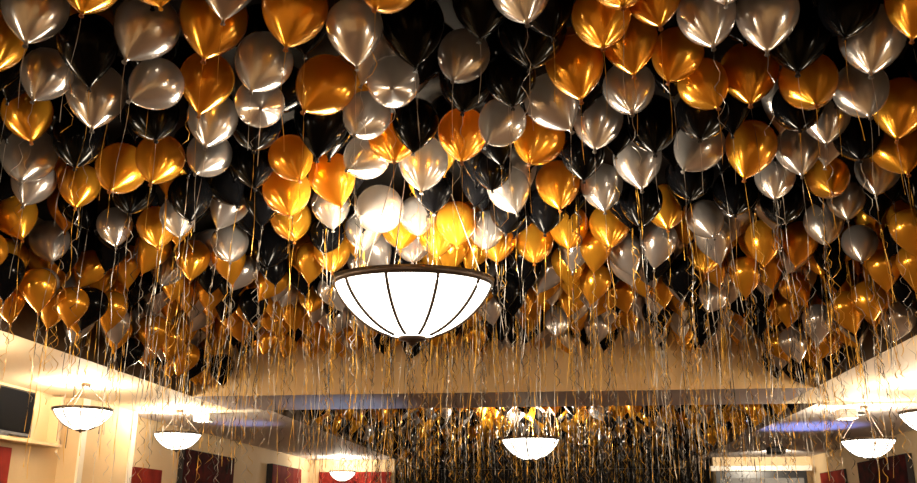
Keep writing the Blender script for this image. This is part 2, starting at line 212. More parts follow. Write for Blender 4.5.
 ('K', -1.186, 7.203, 1.87, -0.227, -0.03, 0.973, 0.148, 'small half-hidden black balloon under a gold one, 44% across and 55% down the photo'),
 ('G', -3.611, 7.204, 1.916, -0.148, -0.097, 0.984, 0.151, 'small gold balloon above a black one, 14% across and 55% down the photo'),
 ('G', -0.893, 7.211, 1.929, -0.159, -0.032, 0.987, 0.141, 'small half-hidden gold balloon under a gold one, 47% across and 55% down the photo'),
 ('S', -2.707, 7.25, 1.886, 0.33, 0.254, 0.909, 0.133, 'small silver balloon under a gold one, 27% across and 57% down the photo'),
 ('K', -0.643, 7.267, 1.91, 0.163, 0.187, 0.969, 0.137, 'small half-hidden black balloon under a gold one, 52% across and 55% down the photo'),
 ('K', -2.908, 7.294, 1.865, -0.083, 0.123, 0.989, 0.136, 'small black balloon under a silver one, 23% across and 58% down the photo'),
 ('S', 0.689, 7.324, 1.86, -0.165, 0.174, 0.971, 0.133, 'small half-hidden silver balloon under a silver one, 68% across and 57% down the photo'),
 ('G', -2.136, 7.328, 2.055, -0.078, -0.004, 0.997, 0.137, 'small half-hidden gold balloon under a gold one, 32% across and 51% down the photo'),
 ('G', 1.597, 7.337, 1.738, 0.009, -0.396, 0.918, 0.13, 'small gold balloon under a gold one, 81% across and 57% down the photo'),
 ('S', -1.524, 7.341, 1.906, -0.161, -0.352, 0.922, 0.137, 'small half-hidden silver balloon under a silver one, 39% across and 55% down the photo'),
 ('K', 1.091, 7.405, 1.755, 0.078, -0.273, 0.959, 0.132, 'small black balloon above a black one, 74% across and 57% down the photo'),
 ('G', 0.202, 7.419, 1.877, -0.105, -0.011, 0.994, 0.147, 'small gold balloon under a gold one, 62% across and 56% down the photo'),
 ('G', -3.988, 7.428, 1.912, -0.12, 0.259, 0.958, 0.143, 'small half-hidden gold balloon under a black one, 11% across and 59% down the photo'),
 ('G', 2.605, 7.432, 1.542, 0.046, 0.328, 0.944, 0.139, 'small gold balloon under a gold one, 95% across and 62% down the photo'),
 ('G', -3.898, 7.477, 1.596, 0.174, -0.187, 0.967, 0.14, 'small gold balloon under a gold one, 12% across and 64% down the photo'),
 ('G', -3.323, 7.477, 1.862, -0.042, 0.088, 0.995, 0.129, 'tiny half-hidden gold balloon under a silver one, 19% across and 59% down the photo'),
 ('K', -0.193, 7.484, 1.868, 0.08, -0.151, 0.985, 0.13, 'small black balloon under a gold one, 58% across and 57% down the photo'),
 ('G', 1.426, 7.5, 1.87, -0.249, -0.314, 0.916, 0.137, 'small half-hidden gold balloon under a silver one, 78% across and 56% down the photo'),
 ('G', -2.549, 7.536, 1.865, 0.535, -0.079, 0.841, 0.137, 'small gold balloon under a black one, 30% across and 59% down the photo'),
 ('S', -4.256, 7.559, 1.524, 0.032, 0.273, 0.962, 0.139, 'small half-hidden silver balloon under a gold one, 9% across and 68% down the photo'),
 ('K', -3.736, 7.568, 1.858, 0.31, -0.194, 0.931, 0.133, 'tiny black balloon under a gold one, 15% across and 59% down the photo'),
 ('G', 0.354, 7.6, 1.773, 0.217, 0.082, 0.973, 0.143, 'small gold balloon under a gold one, 65% across and 58% down the photo'),
 ('K', -0.374, 7.604, 1.736, 0.003, -0.25, 0.968, 0.128, 'tiny black balloon under a black one, 55% across and 60% down the photo'),
 ('S', -1.81, 7.606, 1.762, -0.38, -0.119, 0.917, 0.135, 'small silver balloon under a black one, 36% across and 61% down the photo'),
 ('S', -0.093, 7.678, 1.902, 0.458, -0.074, 0.886, 0.147, 'small half-hidden silver balloon under a gold one, 60% across and 57% down the photo'),
 ('K', -2.177, 7.697, 1.939, -0.164, -0.086, 0.983, 0.138, 'small black balloon under a gold one, 33% across and 58% down the photo'),
 ('G', 1.913, 7.726, 1.9, -0.142, -0.081, 0.987, 0.15, 'small half-hidden gold balloon under a gold one, 84% across and 56% down the photo'),
 ('K', 2.452, 7.74, 1.88, -0.005, -0.187, 0.982, 0.136, 'small half-hidden black balloon under a black one, 92% across and 56% down the photo'),
 ('G', 2.562, 7.777, 1.505, -0.195, -0.025, 0.98, 0.145, 'small gold balloon under a gold one, 92% across and 64% down the photo'),
 ('G', 2.197, 7.777, 1.756, -0.329, 0.3, 0.895, 0.128, 'tiny gold balloon under a silver one, 87% across and 60% down the photo'),
 ('S', 2.848, 7.805, 1.431, 0.315, -0.309, 0.897, 0.137, 'small silver balloon under a black one, 98% across and 66% down the photo'),
 ('S', -3.979, 7.847, 1.554, -0.014, -0.337, 0.941, 0.135, 'tiny silver balloon under a gold one, 13% across and 68% down the photo'),
 ('K', -0.319, 7.854, 1.743, 0.01, -0.07, 0.998, 0.128, 'tiny half-hidden black balloon under a black one, 57% across and 62% down the photo'),
 ('S', 1.376, 7.857, 1.742, 0.384, 0.4, 0.832, 0.134, 'small silver balloon under a gold one, 78% across and 61% down the photo'),
 ('G', 0.244, 7.876, 1.862, -0.086, -0.164, 0.983, 0.135, 'small half-hidden gold balloon under a gold one, 62% across and 59% down the photo'),
 ('G', -3.139, 7.879, 1.844, 0.097, -0.213, 0.972, 0.142, 'small gold balloon under a black one, 23% across and 61% down the photo'),
 ('G', 0.87, 7.891, 1.889, -0.253, 0.09, 0.963, 0.141, 'small half-hidden gold balloon under a silver one, 70% across and 59% down the photo'),
 ('K', -2.747, 7.946, 1.737, 0.045, -0.023, 0.999, 0.133, 'tiny black balloon under a gold one, 28% across and 63% down the photo'),
 ('S', 2.281, 7.982, 1.913, -0.165, 0.014, 0.986, 0.139, 'small half-hidden silver balloon under a gold one, 88% across and 57% down the photo'),
 ('G', -0.075, 8.0, 1.883, 0.251, 0.037, 0.967, 0.133, 'tiny half-hidden gold balloon under a silver one, 59% across and 60% down the photo'),
 ('G', -3.4, 8.011, 1.875, -0.057, -0.127, 0.99, 0.144, 'small gold balloon under a gold one, 20% across and 61% down the photo'),
 ('S', -3.727, 8.035, 1.885, -0.044, 0.131, 0.99, 0.146, 'small half-hidden silver balloon under a silver one, 17% across and 62% down the photo'),
 ('G', -2.219, 8.039, 1.863, -0.066, 0.5, 0.863, 0.144, 'small gold balloon under a black one, 34% across and 62% down the photo'),
 ('G', 2.586, 8.047, 1.864, -0.108, 0.214, 0.971, 0.134, 'tiny gold balloon under a black one, 91% across and 59% down the photo'),
 ('S', 1.949, 8.1, 1.923, 0.135, 0.289, 0.948, 0.14, 'small half-hidden silver balloon under a gold one, 84% across and 59% down the photo'),
 ('G', 1.053, 8.196, 1.867, -0.033, 0.101, 0.994, 0.139, 'small gold balloon under a black one, 72% across and 60% down the photo'),
 ('S', -0.523, 8.274, 1.752, -0.156, -0.048, 0.987, 0.13, 'tiny silver balloon under a black one, 54% across and 64% down the photo'),
 ('G', 0.72, 8.292, 1.843, -0.219, -0.372, 0.902, 0.133, 'tiny gold balloon under a silver one, 68% across and 61% down the photo'),
 ('K', -3.16, 8.3, 1.86, 0.25, -0.243, 0.937, 0.13, 'tiny black balloon under a black one, 25% across and 63% down the photo'),
 ('G', 0.177, 8.456, 1.862, 0.238, 0.193, 0.952, 0.15, 'small half-hidden gold balloon under a gold one, 62% across and 63% down the photo'),
 ('G', -2.676, 8.456, 1.88, -0.111, -0.012, 0.994, 0.147, 'tiny half-hidden gold balloon under a gold one, 30% across and 63% down the photo'),
 ('K', 2.015, 8.472, 1.856, -0.212, 0.07, 0.975, 0.151, 'small black balloon under a gold one, 83% across and 62% down the photo'),
 ('K', -4.238, 8.473, 1.428, 0.483, -0.124, 0.867, 0.131, 'tiny black balloon under a gold one, 14% across and 73% down the photo'),
 ('G', 0.444, 8.521, 1.871, 0.404, -0.001, 0.915, 0.132, 'tiny half-hidden gold balloon under a gold one, 66% across and 63% down the photo'),
 ('K', 1.361, 8.526, 1.914, -0.003, -0.536, 0.844, 0.13, 'tiny half-hidden black balloon under a black one, 76% across and 61% down the photo'),
 ('G', -3.913, 8.544, 1.599, -0.04, -0.403, 0.914, 0.148, 'tiny gold balloon under a silver one, 17% across and 69% down the photo'),
 ('S', 2.462, 8.546, 1.57, 0.144, -0.048, 0.988, 0.143, 'small silver balloon under a gold one, 89% across and 67% down the photo'),
 ('G', 2.233, 8.619, 1.744, 0.143, -0.086, 0.986, 0.13, 'tiny gold balloon under a gold one, 86% across and 64% down the photo'),
 ('S', -3.656, 8.734, 1.848, 0.372, 0.138, 0.918, 0.15, 'tiny half-hidden silver balloon under a gold one, 22% across and 66% down the photo'),
 ('S', 0.057, 8.757, 1.735, 0.099, 0.533, 0.84, 0.136, 'tiny silver balloon under a gold one, 61% across and 67% down the photo'),
 ('G', -3.891, 8.784, 1.574, 0.159, -0.062, 0.985, 0.14, 'tiny gold balloon under a gold one, 19% across and 71% down the photo'),
 ('G', -4.133, 8.815, 1.517, -0.224, 0.167, 0.96, 0.142, 'tiny half-hidden gold balloon under a gold one, 16% across and 73% down the photo'),
 ('S', -2.21, 8.839, 1.794, 0.281, 0.033, 0.959, 0.132, 'tiny silver balloon under a silver one, 37% across and 67% down the photo'),
 ('K', 1.098, 8.86, 1.76, -0.232, -0.179, 0.956, 0.135, 'tiny black balloon under a gold one, 72% across and 66% down the photo'),
 ('S', -4.298, 8.891, 1.845, 0.295, -0.236, 0.926, 0.146, 'tiny half-hidden silver balloon under a black one, 15% across and 65% down the photo'),
 ('G', -2.62, 8.932, 1.873, -0.049, -0.133, 0.99, 0.137, 'tiny gold balloon under a silver one, 32% across and 65% down the photo'),
 ('K', 2.061, 8.999, 1.745, 0.006, -0.057, 0.998, 0.129, 'tiny black balloon under a black one, 83% across and 66% down the photo'),
 ('K', -0.484, 9.019, 1.737, -0.138, 0.147, 0.979, 0.146, 'tiny black balloon under a silver one, 55% across and 67% down the photo'),
 ('G', -2.838, 9.154, 1.866, -0.381, -0.196, 0.903, 0.149, 'tiny gold balloon under a gold one, 30% across and 67% down the photo'),
 ('G', -0.224, 9.187, 1.85, 0.072, -0.29, 0.954, 0.134, 'tiny gold balloon under a gold one, 58% across and 66% down the photo'),
 ('G', -3.858, 9.236, 1.85, -0.18, -0.101, 0.979, 0.142, 'tiny gold balloon under a silver one, 20% across and 67% down the photo'),
 ('G', 2.682, 9.24, 1.553, 0.44, -0.299, 0.846, 0.131, 'tiny gold balloon under a silver one, 90% across and 71% down the photo'),
 ('S', 2.482, 9.267, 1.51, -0.134, 0.075, 0.988, 0.144, 'tiny silver balloon under a black one, 87% across and 71% down the photo'),
 ('S', 1.361, 9.311, 1.885, -0.067, 0.05, 0.997, 0.137, 'tiny half-hidden silver balloon under a gold one, 74% across and 66% down the photo'),
 ('G', -3.308, 9.343, 1.84, -0.217, -0.176, 0.96, 0.14, 'tiny gold balloon under a gold one, 26% across and 68% down the photo'),
 ('K', 1.545, 9.377, 1.723, 0.189, -0.192, 0.963, 0.139, 'tiny black balloon under a black one, 77% across and 68% down the photo'),
 ('G', 0.881, 9.387, 1.89, -0.325, -0.089, 0.942, 0.132, 'tiny gold balloon under a gold one, 68% across and 66% down the photo'),
 ('S', 0.454, 9.398, 1.745, 0.197, -0.094, 0.976, 0.138, 'tiny silver balloon under a silver one, 65% across and 68% down the photo'),
 ('G', -4.051, 9.423, 1.508, 0.364, -0.054, 0.93, 0.147, 'tiny gold balloon under a gold one, 20% across and 74% down the photo'),
 ('G', -0.738, 9.43, 1.725, -0.217, -0.018, 0.976, 0.128, 'tiny gold balloon under a gold one, 52% across and 69% down the photo'),
 ('G', -3.118, 9.481, 1.738, 0.116, 0.296, 0.948, 0.135, 'tiny gold balloon under a gold one, 29% across and 70% down the photo'),
 ('K', 2.875, 9.614, 1.472, 0.179, 0.045, 0.983, 0.129, 'tiny black balloon under a gold one, 91% across and 74% down the photo'),
 ('G', -2.546, 9.672, 1.9, -0.389, -0.153, 0.908, 0.133, 'tiny gold balloon under a silver one, 34% across and 68% down the photo'),
 ('G', 2.544, 9.902, 1.634, -0.346, 0.155, 0.925, 0.135, 'tiny gold balloon under a black one, 85% across and 72% down the photo'),
 ('G', -2.195, 9.992, 1.846, 0.056, -0.363, 0.93, 0.148, 'tiny gold balloon under a silver one, 39% across and 70% down the photo'),
 ('G', -3.926, 10.055, 1.848, 0.044, 0.089, 0.995, 0.152, 'tiny gold balloon under a gold one, 23% across and 70% down the photo'),
 ('S', 0.832, 10.061, 1.875, 0.442, -0.07, 0.894, 0.139, 'tiny silver balloon under a gold one, 69% across and 69% down the photo'),
 ('S', 0.231, 10.11, 1.846, -0.042, 0.402, 0.915, 0.135, 'tiny silver balloon under a silver one, 62% across and 70% down the photo'),
 ('S', 2.115, 10.166, 1.915, -0.156, -0.376, 0.913, 0.133, 'tiny silver balloon under a gold one, 80% across and 68% down the photo'),
 ('G', -3.112, 10.199, 1.857, 0.187, -0.038, 0.982, 0.13, 'tiny gold balloon under a gold one, 31% across and 71% down the photo'),
 ('K', -3.884, 10.389, 1.536, -0.032, -0.308, 0.951, 0.147, 'tiny black balloon right of a black one, 24% across and 76% down the photo'),
 ('K', 2.82, 10.433, 1.463, -0.358, 0.134, 0.924, 0.128, 'tiny black balloon under a silver one, 87% across and 77% down the photo'),
 ('G', -2.843, 10.53, 1.868, -0.18, 0.045, 0.983, 0.132, 'tiny gold balloon under a gold one, 34% across and 72% down the photo'),
 ('K', -1.676, 10.574, 1.848, 0.129, 0.291, 0.948, 0.149, 'tiny black balloon right of a gold one, 45% across and 72% down the photo'),
 ('K', 2.59, 10.644, 1.556, -0.135, -0.094, 0.986, 0.136, 'tiny black balloon under a gold one, 84% across and 76% down the photo'),
]
FAR_BALLOONS = """K 0.75 2.36 2.08 0.51 -0.12 0.85 0.14
K -2.41 2.37 2.1 0.03 0.02 1 0.15
K 2.04 2.39 2.03 -0.11 0.2 0.97 0.13
K 1.27 2.39 2.1 -0.06 -0.29 0.96 0.13
K 2.89 2.41 2.11 0.06 0.26 0.97 0.14
K -4.1 2.42 2.03 -0.22 0.01 0.98 0.15
K -1.42 2.43 2.03 -0.24 -0.2 0.95 0.15
K -1.73 2.44 2.12 -0.12 -0.34 0.93 0.13
K 0.57 2.45 2.06 -0.02 -0.22 0.98 0.13
K -2.06 2.47 2.06 -0.43 0.31 0.85 0.14
K -1.02 2.47 2.08 -0.14 -0.32 0.94 0.15
K -3.18 2.47 2.03 0.01 0.04 1 0.15
K 0.31 2.49 2.08 -0.29 0.08 0.96 0.15
K -0.2 2.51 2.09 0.19 -0.33 0.93 0.14
K 2.54 2.53 2.01 0.05 -0.25 0.97 0.15
K 1.41 2.53 2.07 -0.07 0.37 0.93 0.13
G -3.52 2.54 2.01 -0.3 -0.16 0.94 0.14
K 1.75 2.56 2.08 -0.03 -0.11 0.99 0.13
K -2.66 2.57 2.08 -0.06 -0.11 0.99 0.14
K 0.74 2.61 2.02 -0.07 0.07 1 0.13
K -0.82 2.61 2.11 0.18 -0.24 0.95 0.15
K -1.4 2.61 2.05 0.16 0.29 0.94 0.15
K -0.55 2.62 2.05 0.2 -0.14 0.97 0.13
K 1.12 2.65 2.11 -0.15 -0.36 0.92 0.14
K -2.35 2.66 2.06 -0.21 -0.05 0.98 0.13
K -2.99 2.66 2.01 0.27 -0.04 0.96 0.15
G -1.77 2.68 2.07 0.02 0.17 0.98 0.14
K 0.5 2.71 2.01 0.03 0.41 0.91 0.13
K -0.12 2.72 2.02 -0.01 0.03 1 0.14
K 2.54 2.76 2.08 0.03 0.16 0.99 0.14
K 2.86 2.81 2.11 0.03 -0.16 0.99 0.15
G -4.14 2.81 2.07 0.19 -0.3 0.94 0.14
K 1.58 2.81 2.11 -0.19 0.25 0.95 0.15
K -0.84 2.82 2.09 0.24 0.05 0.97 0.13
K 1.17 2.84 2.06 -0.08 0.25 0.97 0.14
K -3.48 2.86 2.1 0.34 -0.42 0.84 0.13
K 2 2.88 2.06 -0.24 0.02 0.97 0.13
K -3.71 2.89 2.01 -0.14 -0.08 0.99 0.13
G -2.02 2.9 2.02 -0.21 0.05 0.98 0.13
K -0.49 2.9 2.04 -0.01 -0.04 1 0.13
S -2.61 2.91 2.09 -0.07 -0.3 0.95 0.14
S -1.09 2.91 2.02 0.04 -0.02 1 0.14
K 2.19 2.91 2.06 0.36 -0.28 0.89 0.13
G 0.66 2.92 2.1 0.09 0.23 0.97 0.13
K 0.23 2.93 2.05 0.03 0.18 0.98 0.15
K -1.33 2.94 2.12 -0.17 0.06 0.98 0.14
G -1.49 2.98 1.94 -0.35 0.16 0.92 0.12
K -0.25 3.01 2.1 -0.12 0.17 0.98 0.13
K -2.36 3.05 2.02 -0.03 0 1 0.13
K -4.18 3.05 2.11 -0.19 -0.14 0.97 0.13
K -2.68 3.06 2.04 -0.4 0.25 0.88 0.14
K 2.48 3.09 2.11 0.18 0.14 0.97 0.15
G -0.77 3.14 2.12 0.13 0.01 0.99 0.15
K -3.1 3.15 2.02 -0.24 -0.33 0.91 0.14
S 0.72 3.16 1.92 0.13 0.26 0.96 0.12
K 1.43 3.17 2.08 -0.26 -0.26 0.93 0.14
K -1.93 3.17 2.12 -0.18 0.19 0.96 0.13
K 2.17 3.18 2.02 -0.38 -0.27 0.89 0.15
K -4.02 3.19 2.06 0.24 0 0.97 0.15
S 2.75 3.19 2.02 0.3 -0.47 0.83 0.14
K -1.66 3.25 2.12 0.01 -0.15 0.99 0.14
K -4.28 3.26 2.04 -0.1 0.08 0.99 0.14
K -3.47 3.27 2.01 0.08 -0.17 0.98 0.14
G 1.67 3.35 2.11 -0.04 -0.27 0.96 0.13
K 2.76 3.37 2.1 -0.1 0.07 0.99 0.15
K -0.48 3.37 2.12 0.09 -0.15 0.98 0.13
K -3.08 3.38 2.06 -0.1 -0.02 0.99 0.14
K -3.75 3.43 2.07 0.29 -0.04 0.96 0.13
G 1.95 3.47 2.01 0.25 0.09 0.96 0.13
K 1.16 3.48 2.1 -0.12 -0.32 0.94 0.14
K -3.42 3.48 2.12 0.13 0.14 0.98 0.13
K -2.85 3.49 2.04 0.01 0.2 0.98 0.14
K 2.3 3.55 2.07 0.16 0.25 0.96 0.13
K 0.26 3.59 2.08 0.17 0.05 0.98 0.15
G -4.11 3.6 2.1 0.03 -0.56 0.83 0.13
K 0.61 3.61 2.12 0.21 0.1 0.97 0.14
G -3.2 3.71 2.1 0.05 0.37 0.93 0.14
K 2.79 3.73 2.04 0.3 -0.06 0.95 0.15
K 0.92 3.75 2.08 -0.14 0.17 0.98 0.14
K 1.76 3.79 2.08 0.25 -0.07 0.97 0.15
K 2.67 3.79 2.05 -0.49 -0 0.87 0.13
K -3.7 3.8 2.05 -0.07 0.13 0.99 0.15
K 2.1 3.82 2.08 0.1 -0.03 0.99 0.13
K -4.3 3.84 2.02 0.05 -0.46 0.89 0.13
K -3.9 3.89 2.02 -0.43 -0.02 0.9 0.14
K 2.7 4 2.04 -0.07 0.33 0.94 0.14
G -3.47 4.03 2.04 -0.07 -0.06 1 0.15
K -3.03 4.05 2.05 -0.16 0.01 0.99 0.15
K 2.41 4.06 2.01 -0.1 -0.13 0.99 0.15
K 1.57 4.06 2.11 0.49 -0.02 0.87 0.14
K 2.09 4.1 2.06 0.1 -0.1 0.99 0.13
G 0.18 4.12 2.05 -0.13 -0.09 0.99 0.13
K -4.28 4.16 2.07 0.23 -0.14 0.96 0.13
K -3.79 4.19 2.03 0.15 0.1 0.98 0.14
K 1.97 4.21 2.03 -0.03 0.38 0.93 0.13
S -0.71 4.23 2.12 -0.04 0.31 0.95 0.14
K -3.44 4.31 2.12 0.03 0.38 0.92 0.13
G -0.41 4.35 2.11 0.11 0.12 0.99 0.14
K 2.31 4.41 2.05 0.09 0.2 0.98 0.15
K -3.92 4.43 2.09 -0.36 -0.24 0.9 0.14
K -4.26 4.46 2.02 -0.15 0.12 0.98 0.14
K -2.33 4.53 2.09 -0.01 0.13 0.99 0.15
K 2.67 4.53 2.01 -0.06 0.03 1 0.14
K -1.86 4.58 2.11 -0.33 0.18 0.93 0.14
K -0.17 4.67 2.09 -0.13 -0.32 0.94 0.14
K -4.09 4.68 2.01 0.34 0.05 0.94 0.13
K -4.05 4.76 1.56 0.2 -0 0.98 0.14
K -3.62 4.79 2.05 0.22 -0.28 0.93 0.15
K -4.23 4.79 2.1 -0.03 0.02 1 0.13
K 2.24 4.84 2.06 -0.15 -0.16 0.98 0.14
K 2.72 4.87 2.06 -0.14 -0.01 0.99 0.14
G 2.62 4.88 1.56 0 -0.24 0.97 0.14
K -2.78 4.9 2.11 -0.39 0.22 0.89 0.14
K 2.84 4.91 1.73 0.38 -0.05 0.92 0.13
G -4.22 4.93 1.75 -0.08 -0.25 0.96 0.13
K -4.01 4.96 2.06 0.1 0.14 0.98 0.14
K -1.3 4.96 2.1 0.14 -0.26 0.95 0.15
K 2.53 5.02 1.86 0.14 -0.11 0.98 0.13
K 2.6 5.07 1.54 0.18 0.37 0.91 0.15
G -4.05 5.08 1.6 0.3 0.05 0.95 0.14
K 2.35 5.09 2.09 0.04 0.29 0.96 0.14
K -1.59 5.15 2.11 0.19 -0.12 0.97 0.13
K -3.81 5.15 2.01 0.54 0.02 0.84 0.14
K 2.75 5.17 2.07 -0.22 -0.12 0.97 0.13
K -0.09 5.18 2.07 0.16 -0.2 0.97 0.14
K -1.97 5.19 2.08 0.13 0.16 0.98 0.13
K -2.6 5.21 2.08 -0.27 -0.21 0.94 0.13
K -4.04 5.21 2.03 -0.28 0.16 0.95 0.14
G -4.27 5.21 1.55 0.07 0.11 0.99 0.13
S 1.68 5.24 2.04 0.18 -0.22 0.96 0.15
K 0.25 5.25 2.11 -0.31 0.25 0.92 0.14
K -1.14 5.28 2.11 0.11 0.06 0.99 0.14
G 2.47 5.28 1.79 0.3 -0.01 0.95 0.14
G 1.98 5.3 2.1 0.02 0.3 0.95 0.14
K 0.8 5.32 2.1 0.13 0.04 0.99 0.13
G 2.83 5.33 1.61 0.18 0.01 0.98 0.15
G -3.34 5.34 2.08 0.03 -0.22 0.97 0.14
G -0.64 5.34 2.12 -0.04 -0.33 0.94 0.14
G -4.25 5.41 1.85 -0.16 -0.12 0.98 0.14
G -3.97 5.42 1.74 0.21 -0.25 0.94 0.15
G 2.57 5.42 1.6 0.33 0.31 0.89 0.13
K -0.44 5.44 2.08 0.08 0.09 0.99 0.15
K -1.88 5.5 2.08 -0.06 -0.03 1 0.13
G -2.56 5.51 2.11 0.11 -0.12 0.99 0.13
K 2.76 5.53 2.08 0.28 -0 0.96 0.13
K -3.18 5.53 2.09 -0.23 0.24 0.94 0.14
G -3.93 5.54 1.58 0.3 0.24 0.92 0.14
K -1.26 5.55 2.12 -0.15 0.08 0.99 0.15
K -4.06 5.56 2.06 0.25 -0.15 0.96 0.15
S 0.6 5.58 2.09 0.17 -0.01 0.99 0.14
K 2.87 5.62 1.54 0.12 0.1 0.99 0.14
K 2.49 5.62 1.72 -0.15 0.12 0.98 0.13
G -4.07 5.64 1.69 -0.28 -0.29 0.91 0.14
K 1.77 5.67 2.12 0.07 0.1 0.99 0.15
K 2.34 5.69 2.08 0.06 -0.19 0.98 0.14
K 1.48 5.69 2.11 -0.35 -0.35 0.87 0.15
K -1.75 5.71 2.02 -0.06 0.18 0.98 0.14
G -0.78 5.75 2.02 -0.09 -0.42 0.9 0.13
K -4.24 5.76 2.07 -0.06 -0.2 0.98 0.15
K -2.94 5.77 2.11 -0.21 -0.03 0.98 0.15
K 0.2 5.81 2.11 -0.05 0.27 0.96 0.14
S 2.68 5.81 1.66 0.01 0.01 1 0.14
K 2.8 5.84 2.05 -0.24 0.25 0.94 0.14
G -4.26 5.88 1.54 -0.28 -0.45 0.85 0.13
G -4.13 5.91 1.85 0.1 -0.29 0.95 0.13
K 0.93 5.94 2.05 0.15 -0.1 0.98 0.14
K -0.83 6 2.08 0.21 -0.26 0.94 0.14
S 2.77 6 1.46 -0.01 0.09 1 0.13
G -4.24 6.07 1.61 0.04 -0.23 0.97 0.13
K -0.45 6.08 2.12 -0.07 -0.15 0.99 0.13
K 1.43 6.09 2.07 -0.1 0.18 0.98 0.15
K -1.32 6.1 2.01 0.49 -0.08 0.87 0.14
K -3.96 6.1 2.03 -0.16 -0.34 0.93 0.13
K -1.61 6.12 2.04 0.17 0.18 0.97 0.14
K -2.65 6.14 2.1 0.12 0.08 0.99 0.14
K -4.18 6.14 2.11 -0.39 -0.32 0.86 0.13
K 0.17 6.16 2.09 0.08 0.21 0.97 0.14
K -3.05 6.16 2.08 -0.03 -0.09 1 0.14
G 2.88 6.2 1.67 0.1 -0.29 0.95 0.14
G -4.21 6.23 1.44 -0.06 0.11 0.99 0.13
K 0.6 6.24 2.01 -0.19 -0.33 0.93 0.13
G 2.85 6.33 1.45 0.04 0.24 0.97 0.14
K -4.25 6.34 2.09 0.26 0.07 0.96 0.13
K -0.24 6.35 2.01 0.26 -0.2 0.94 0.14
K 2.84 6.36 2.06 0.18 -0.18 0.97 0.15
K 1.17 6.38 2.05 -0.11 0.24 0.96 0.13
G -2.85 6.4 2.04 -0.06 0.07 1 0.13
S 1.64 6.41 2.02 0 0.04 1 0.14
K -3.34 6.43 2.01 -0.29 -0.27 0.92 0.13
S 2.86 6.59 1.68 0.28 0.18 0.94 0.13
S -4.1 6.75 1.64 0.04 -0.18 0.98 0.13
K 2.56 6.8 1.9 0.48 -0.25 0.84 0.14
G -0.56 6.82 2.09 -0.13 -0.17 0.98 0.14
G 2.82 6.9 1.56 0.06 -0.09 0.99 0.14
G 1.66 6.98 1.95 0.08 0.51 0.85 0.15
G 2.84 6.99 1.91 -0.32 0.19 0.93 0.14
G -1.57 6.99 2.07 0.01 0.06 1 0.14
K 2.17 7.01 2.06 0.17 -0.24 0.95 0.13
G -4.28 7.18 1.9 0.04 0.1 0.99 0.13
G 1.45 7.24 2.07 0.07 0.09 0.99 0.15
G 2.57 7.25 1.89 0.08 -0.12 0.99 0.13
K -0.38 7.29 2.07 -0.07 -0.23 0.97 0.15
S 1.94 7.32 1.93 0.43 -0.11 0.9 0.13
G -4.08 7.32 1.56 -0.21 0 0.98 0.13
S 1.06 7.36 2.1 0.11 -0.05 0.99 0.15
K -1.85 7.37 1.92 -0.19 -0.06 0.98 0.14
G 2.23 7.38 1.92 0.14 0.42 0.9 0.16
S -3.1 7.4 2.09 0.16 0.09 0.98 0.15
K -0.82 7.41 2.09 0.04 0.35 0.94 0.13
K 1.68 7.44 1.94 -0.06 -0.2 0.98 0.14
S -3.51 7.47 2.09 0.09 0.15 0.99 0.15
S -0.86 7.47 1.77 0.58 0.03 0.82 0.13
G 2.47 7.48 2.06 0.3 0.13 0.94 0.13
K 2.77 7.49 1.92 0.07 -0.07 1 0.14
K 2.01 7.5 2.09 -0.14 -0.03 0.99 0.14
G 0.53 7.56 2.09 0.06 -0.18 0.98 0.13
G -1.07 7.57 1.85 0.02 -0.48 0.88 0.13
S 0.9 7.58 1.9 -0.2 0.09 0.97 0.14
G -1.38 7.59 1.93 0.32 -0.28 0.91 0.15
K -2.85 7.62 1.88 -0.04 0.14 0.99 0.15
G 2.8 7.66 1.69 0.07 -0.11 0.99 0.13
S -0.57 7.67 1.9 -0.07 -0.24 0.97 0.15
K 1.23 7.68 1.85 -0.53 -0.11 0.84 0.14
G 0.3 7.69 2.09 -0.04 -0.2 0.98 0.14
S -3.34 7.7 2.04 0.18 0.04 0.98 0.13
S -4.25 7.71 1.86 -0.25 -0.19 0.95 0.15
G -0.82 7.74 1.94 -0.08 0.09 0.99 0.14
S 1.53 7.74 1.93 -0.11 -0.12 0.99 0.14
K -3.63 7.75 1.99 0.01 0.31 0.95 0.14
G -1.39 7.76 1.75 0.07 0.19 0.98 0.13
G 2.19 7.77 2.1 -0.04 -0.25 0.97 0.13
K 0.51 7.79 1.93 0.17 0.1 0.98 0.14
S -1.61 7.79 1.91 -0.05 -0.32 0.95 0.13
G -3.98 7.81 1.9 0.11 -0.15 0.98 0.14
S -0.27 7.83 2.07 0.23 -0.06 0.97 0.13
K -1.94 7.85 1.86 -0.3 0.08 0.95 0.15
G 2.78 7.88 1.91 0.19 -0.34 0.92 0.13
S -4.28 7.9 1.86 0.18 0.24 0.96 0.13
K -1.18 7.93 1.92 0.1 -0.15 0.98 0.13
G -0.64 7.94 1.84 0.23 0.04 0.97 0.13
S -2.54 7.94 1.94 0.22 -0.27 0.94 0.14
G 2.79 7.95 1.59 0.04 0.04 1 0.14
G -2.81 7.97 2.07 0.18 0.07 0.98 0.14
S 1.18 8 1.87 -0.06 -0.24 0.97 0.14
G -1.61 8.03 1.94 0.23 0.25 0.94 0.14
G 1.77 8.03 1.93 -0.17 -0.14 0.97 0.13
G -4.1 8.04 1.53 0.04 0.14 0.99 0.13
G 2.75 8.06 2.09 -0.01 0.09 1 0.14
K -0.31 8.08 1.91 -0.19 -0.02 0.98 0.14
K -1.32 8.09 1.75 -0.09 -0.16 0.98 0.13
S 0.38 8.11 1.84 -0.03 -0.09 1 0.15
S -2.52 8.12 1.94 0.08 0.37 0.93 0.14
K -0.77 8.12 1.88 -0.39 -0.04 0.92 0.14
K -1.14 8.14 1.89 -0.15 0.41 0.9 0.15
K -4.09 8.21 1.95 -0.22 -0.19 0.96 0.14
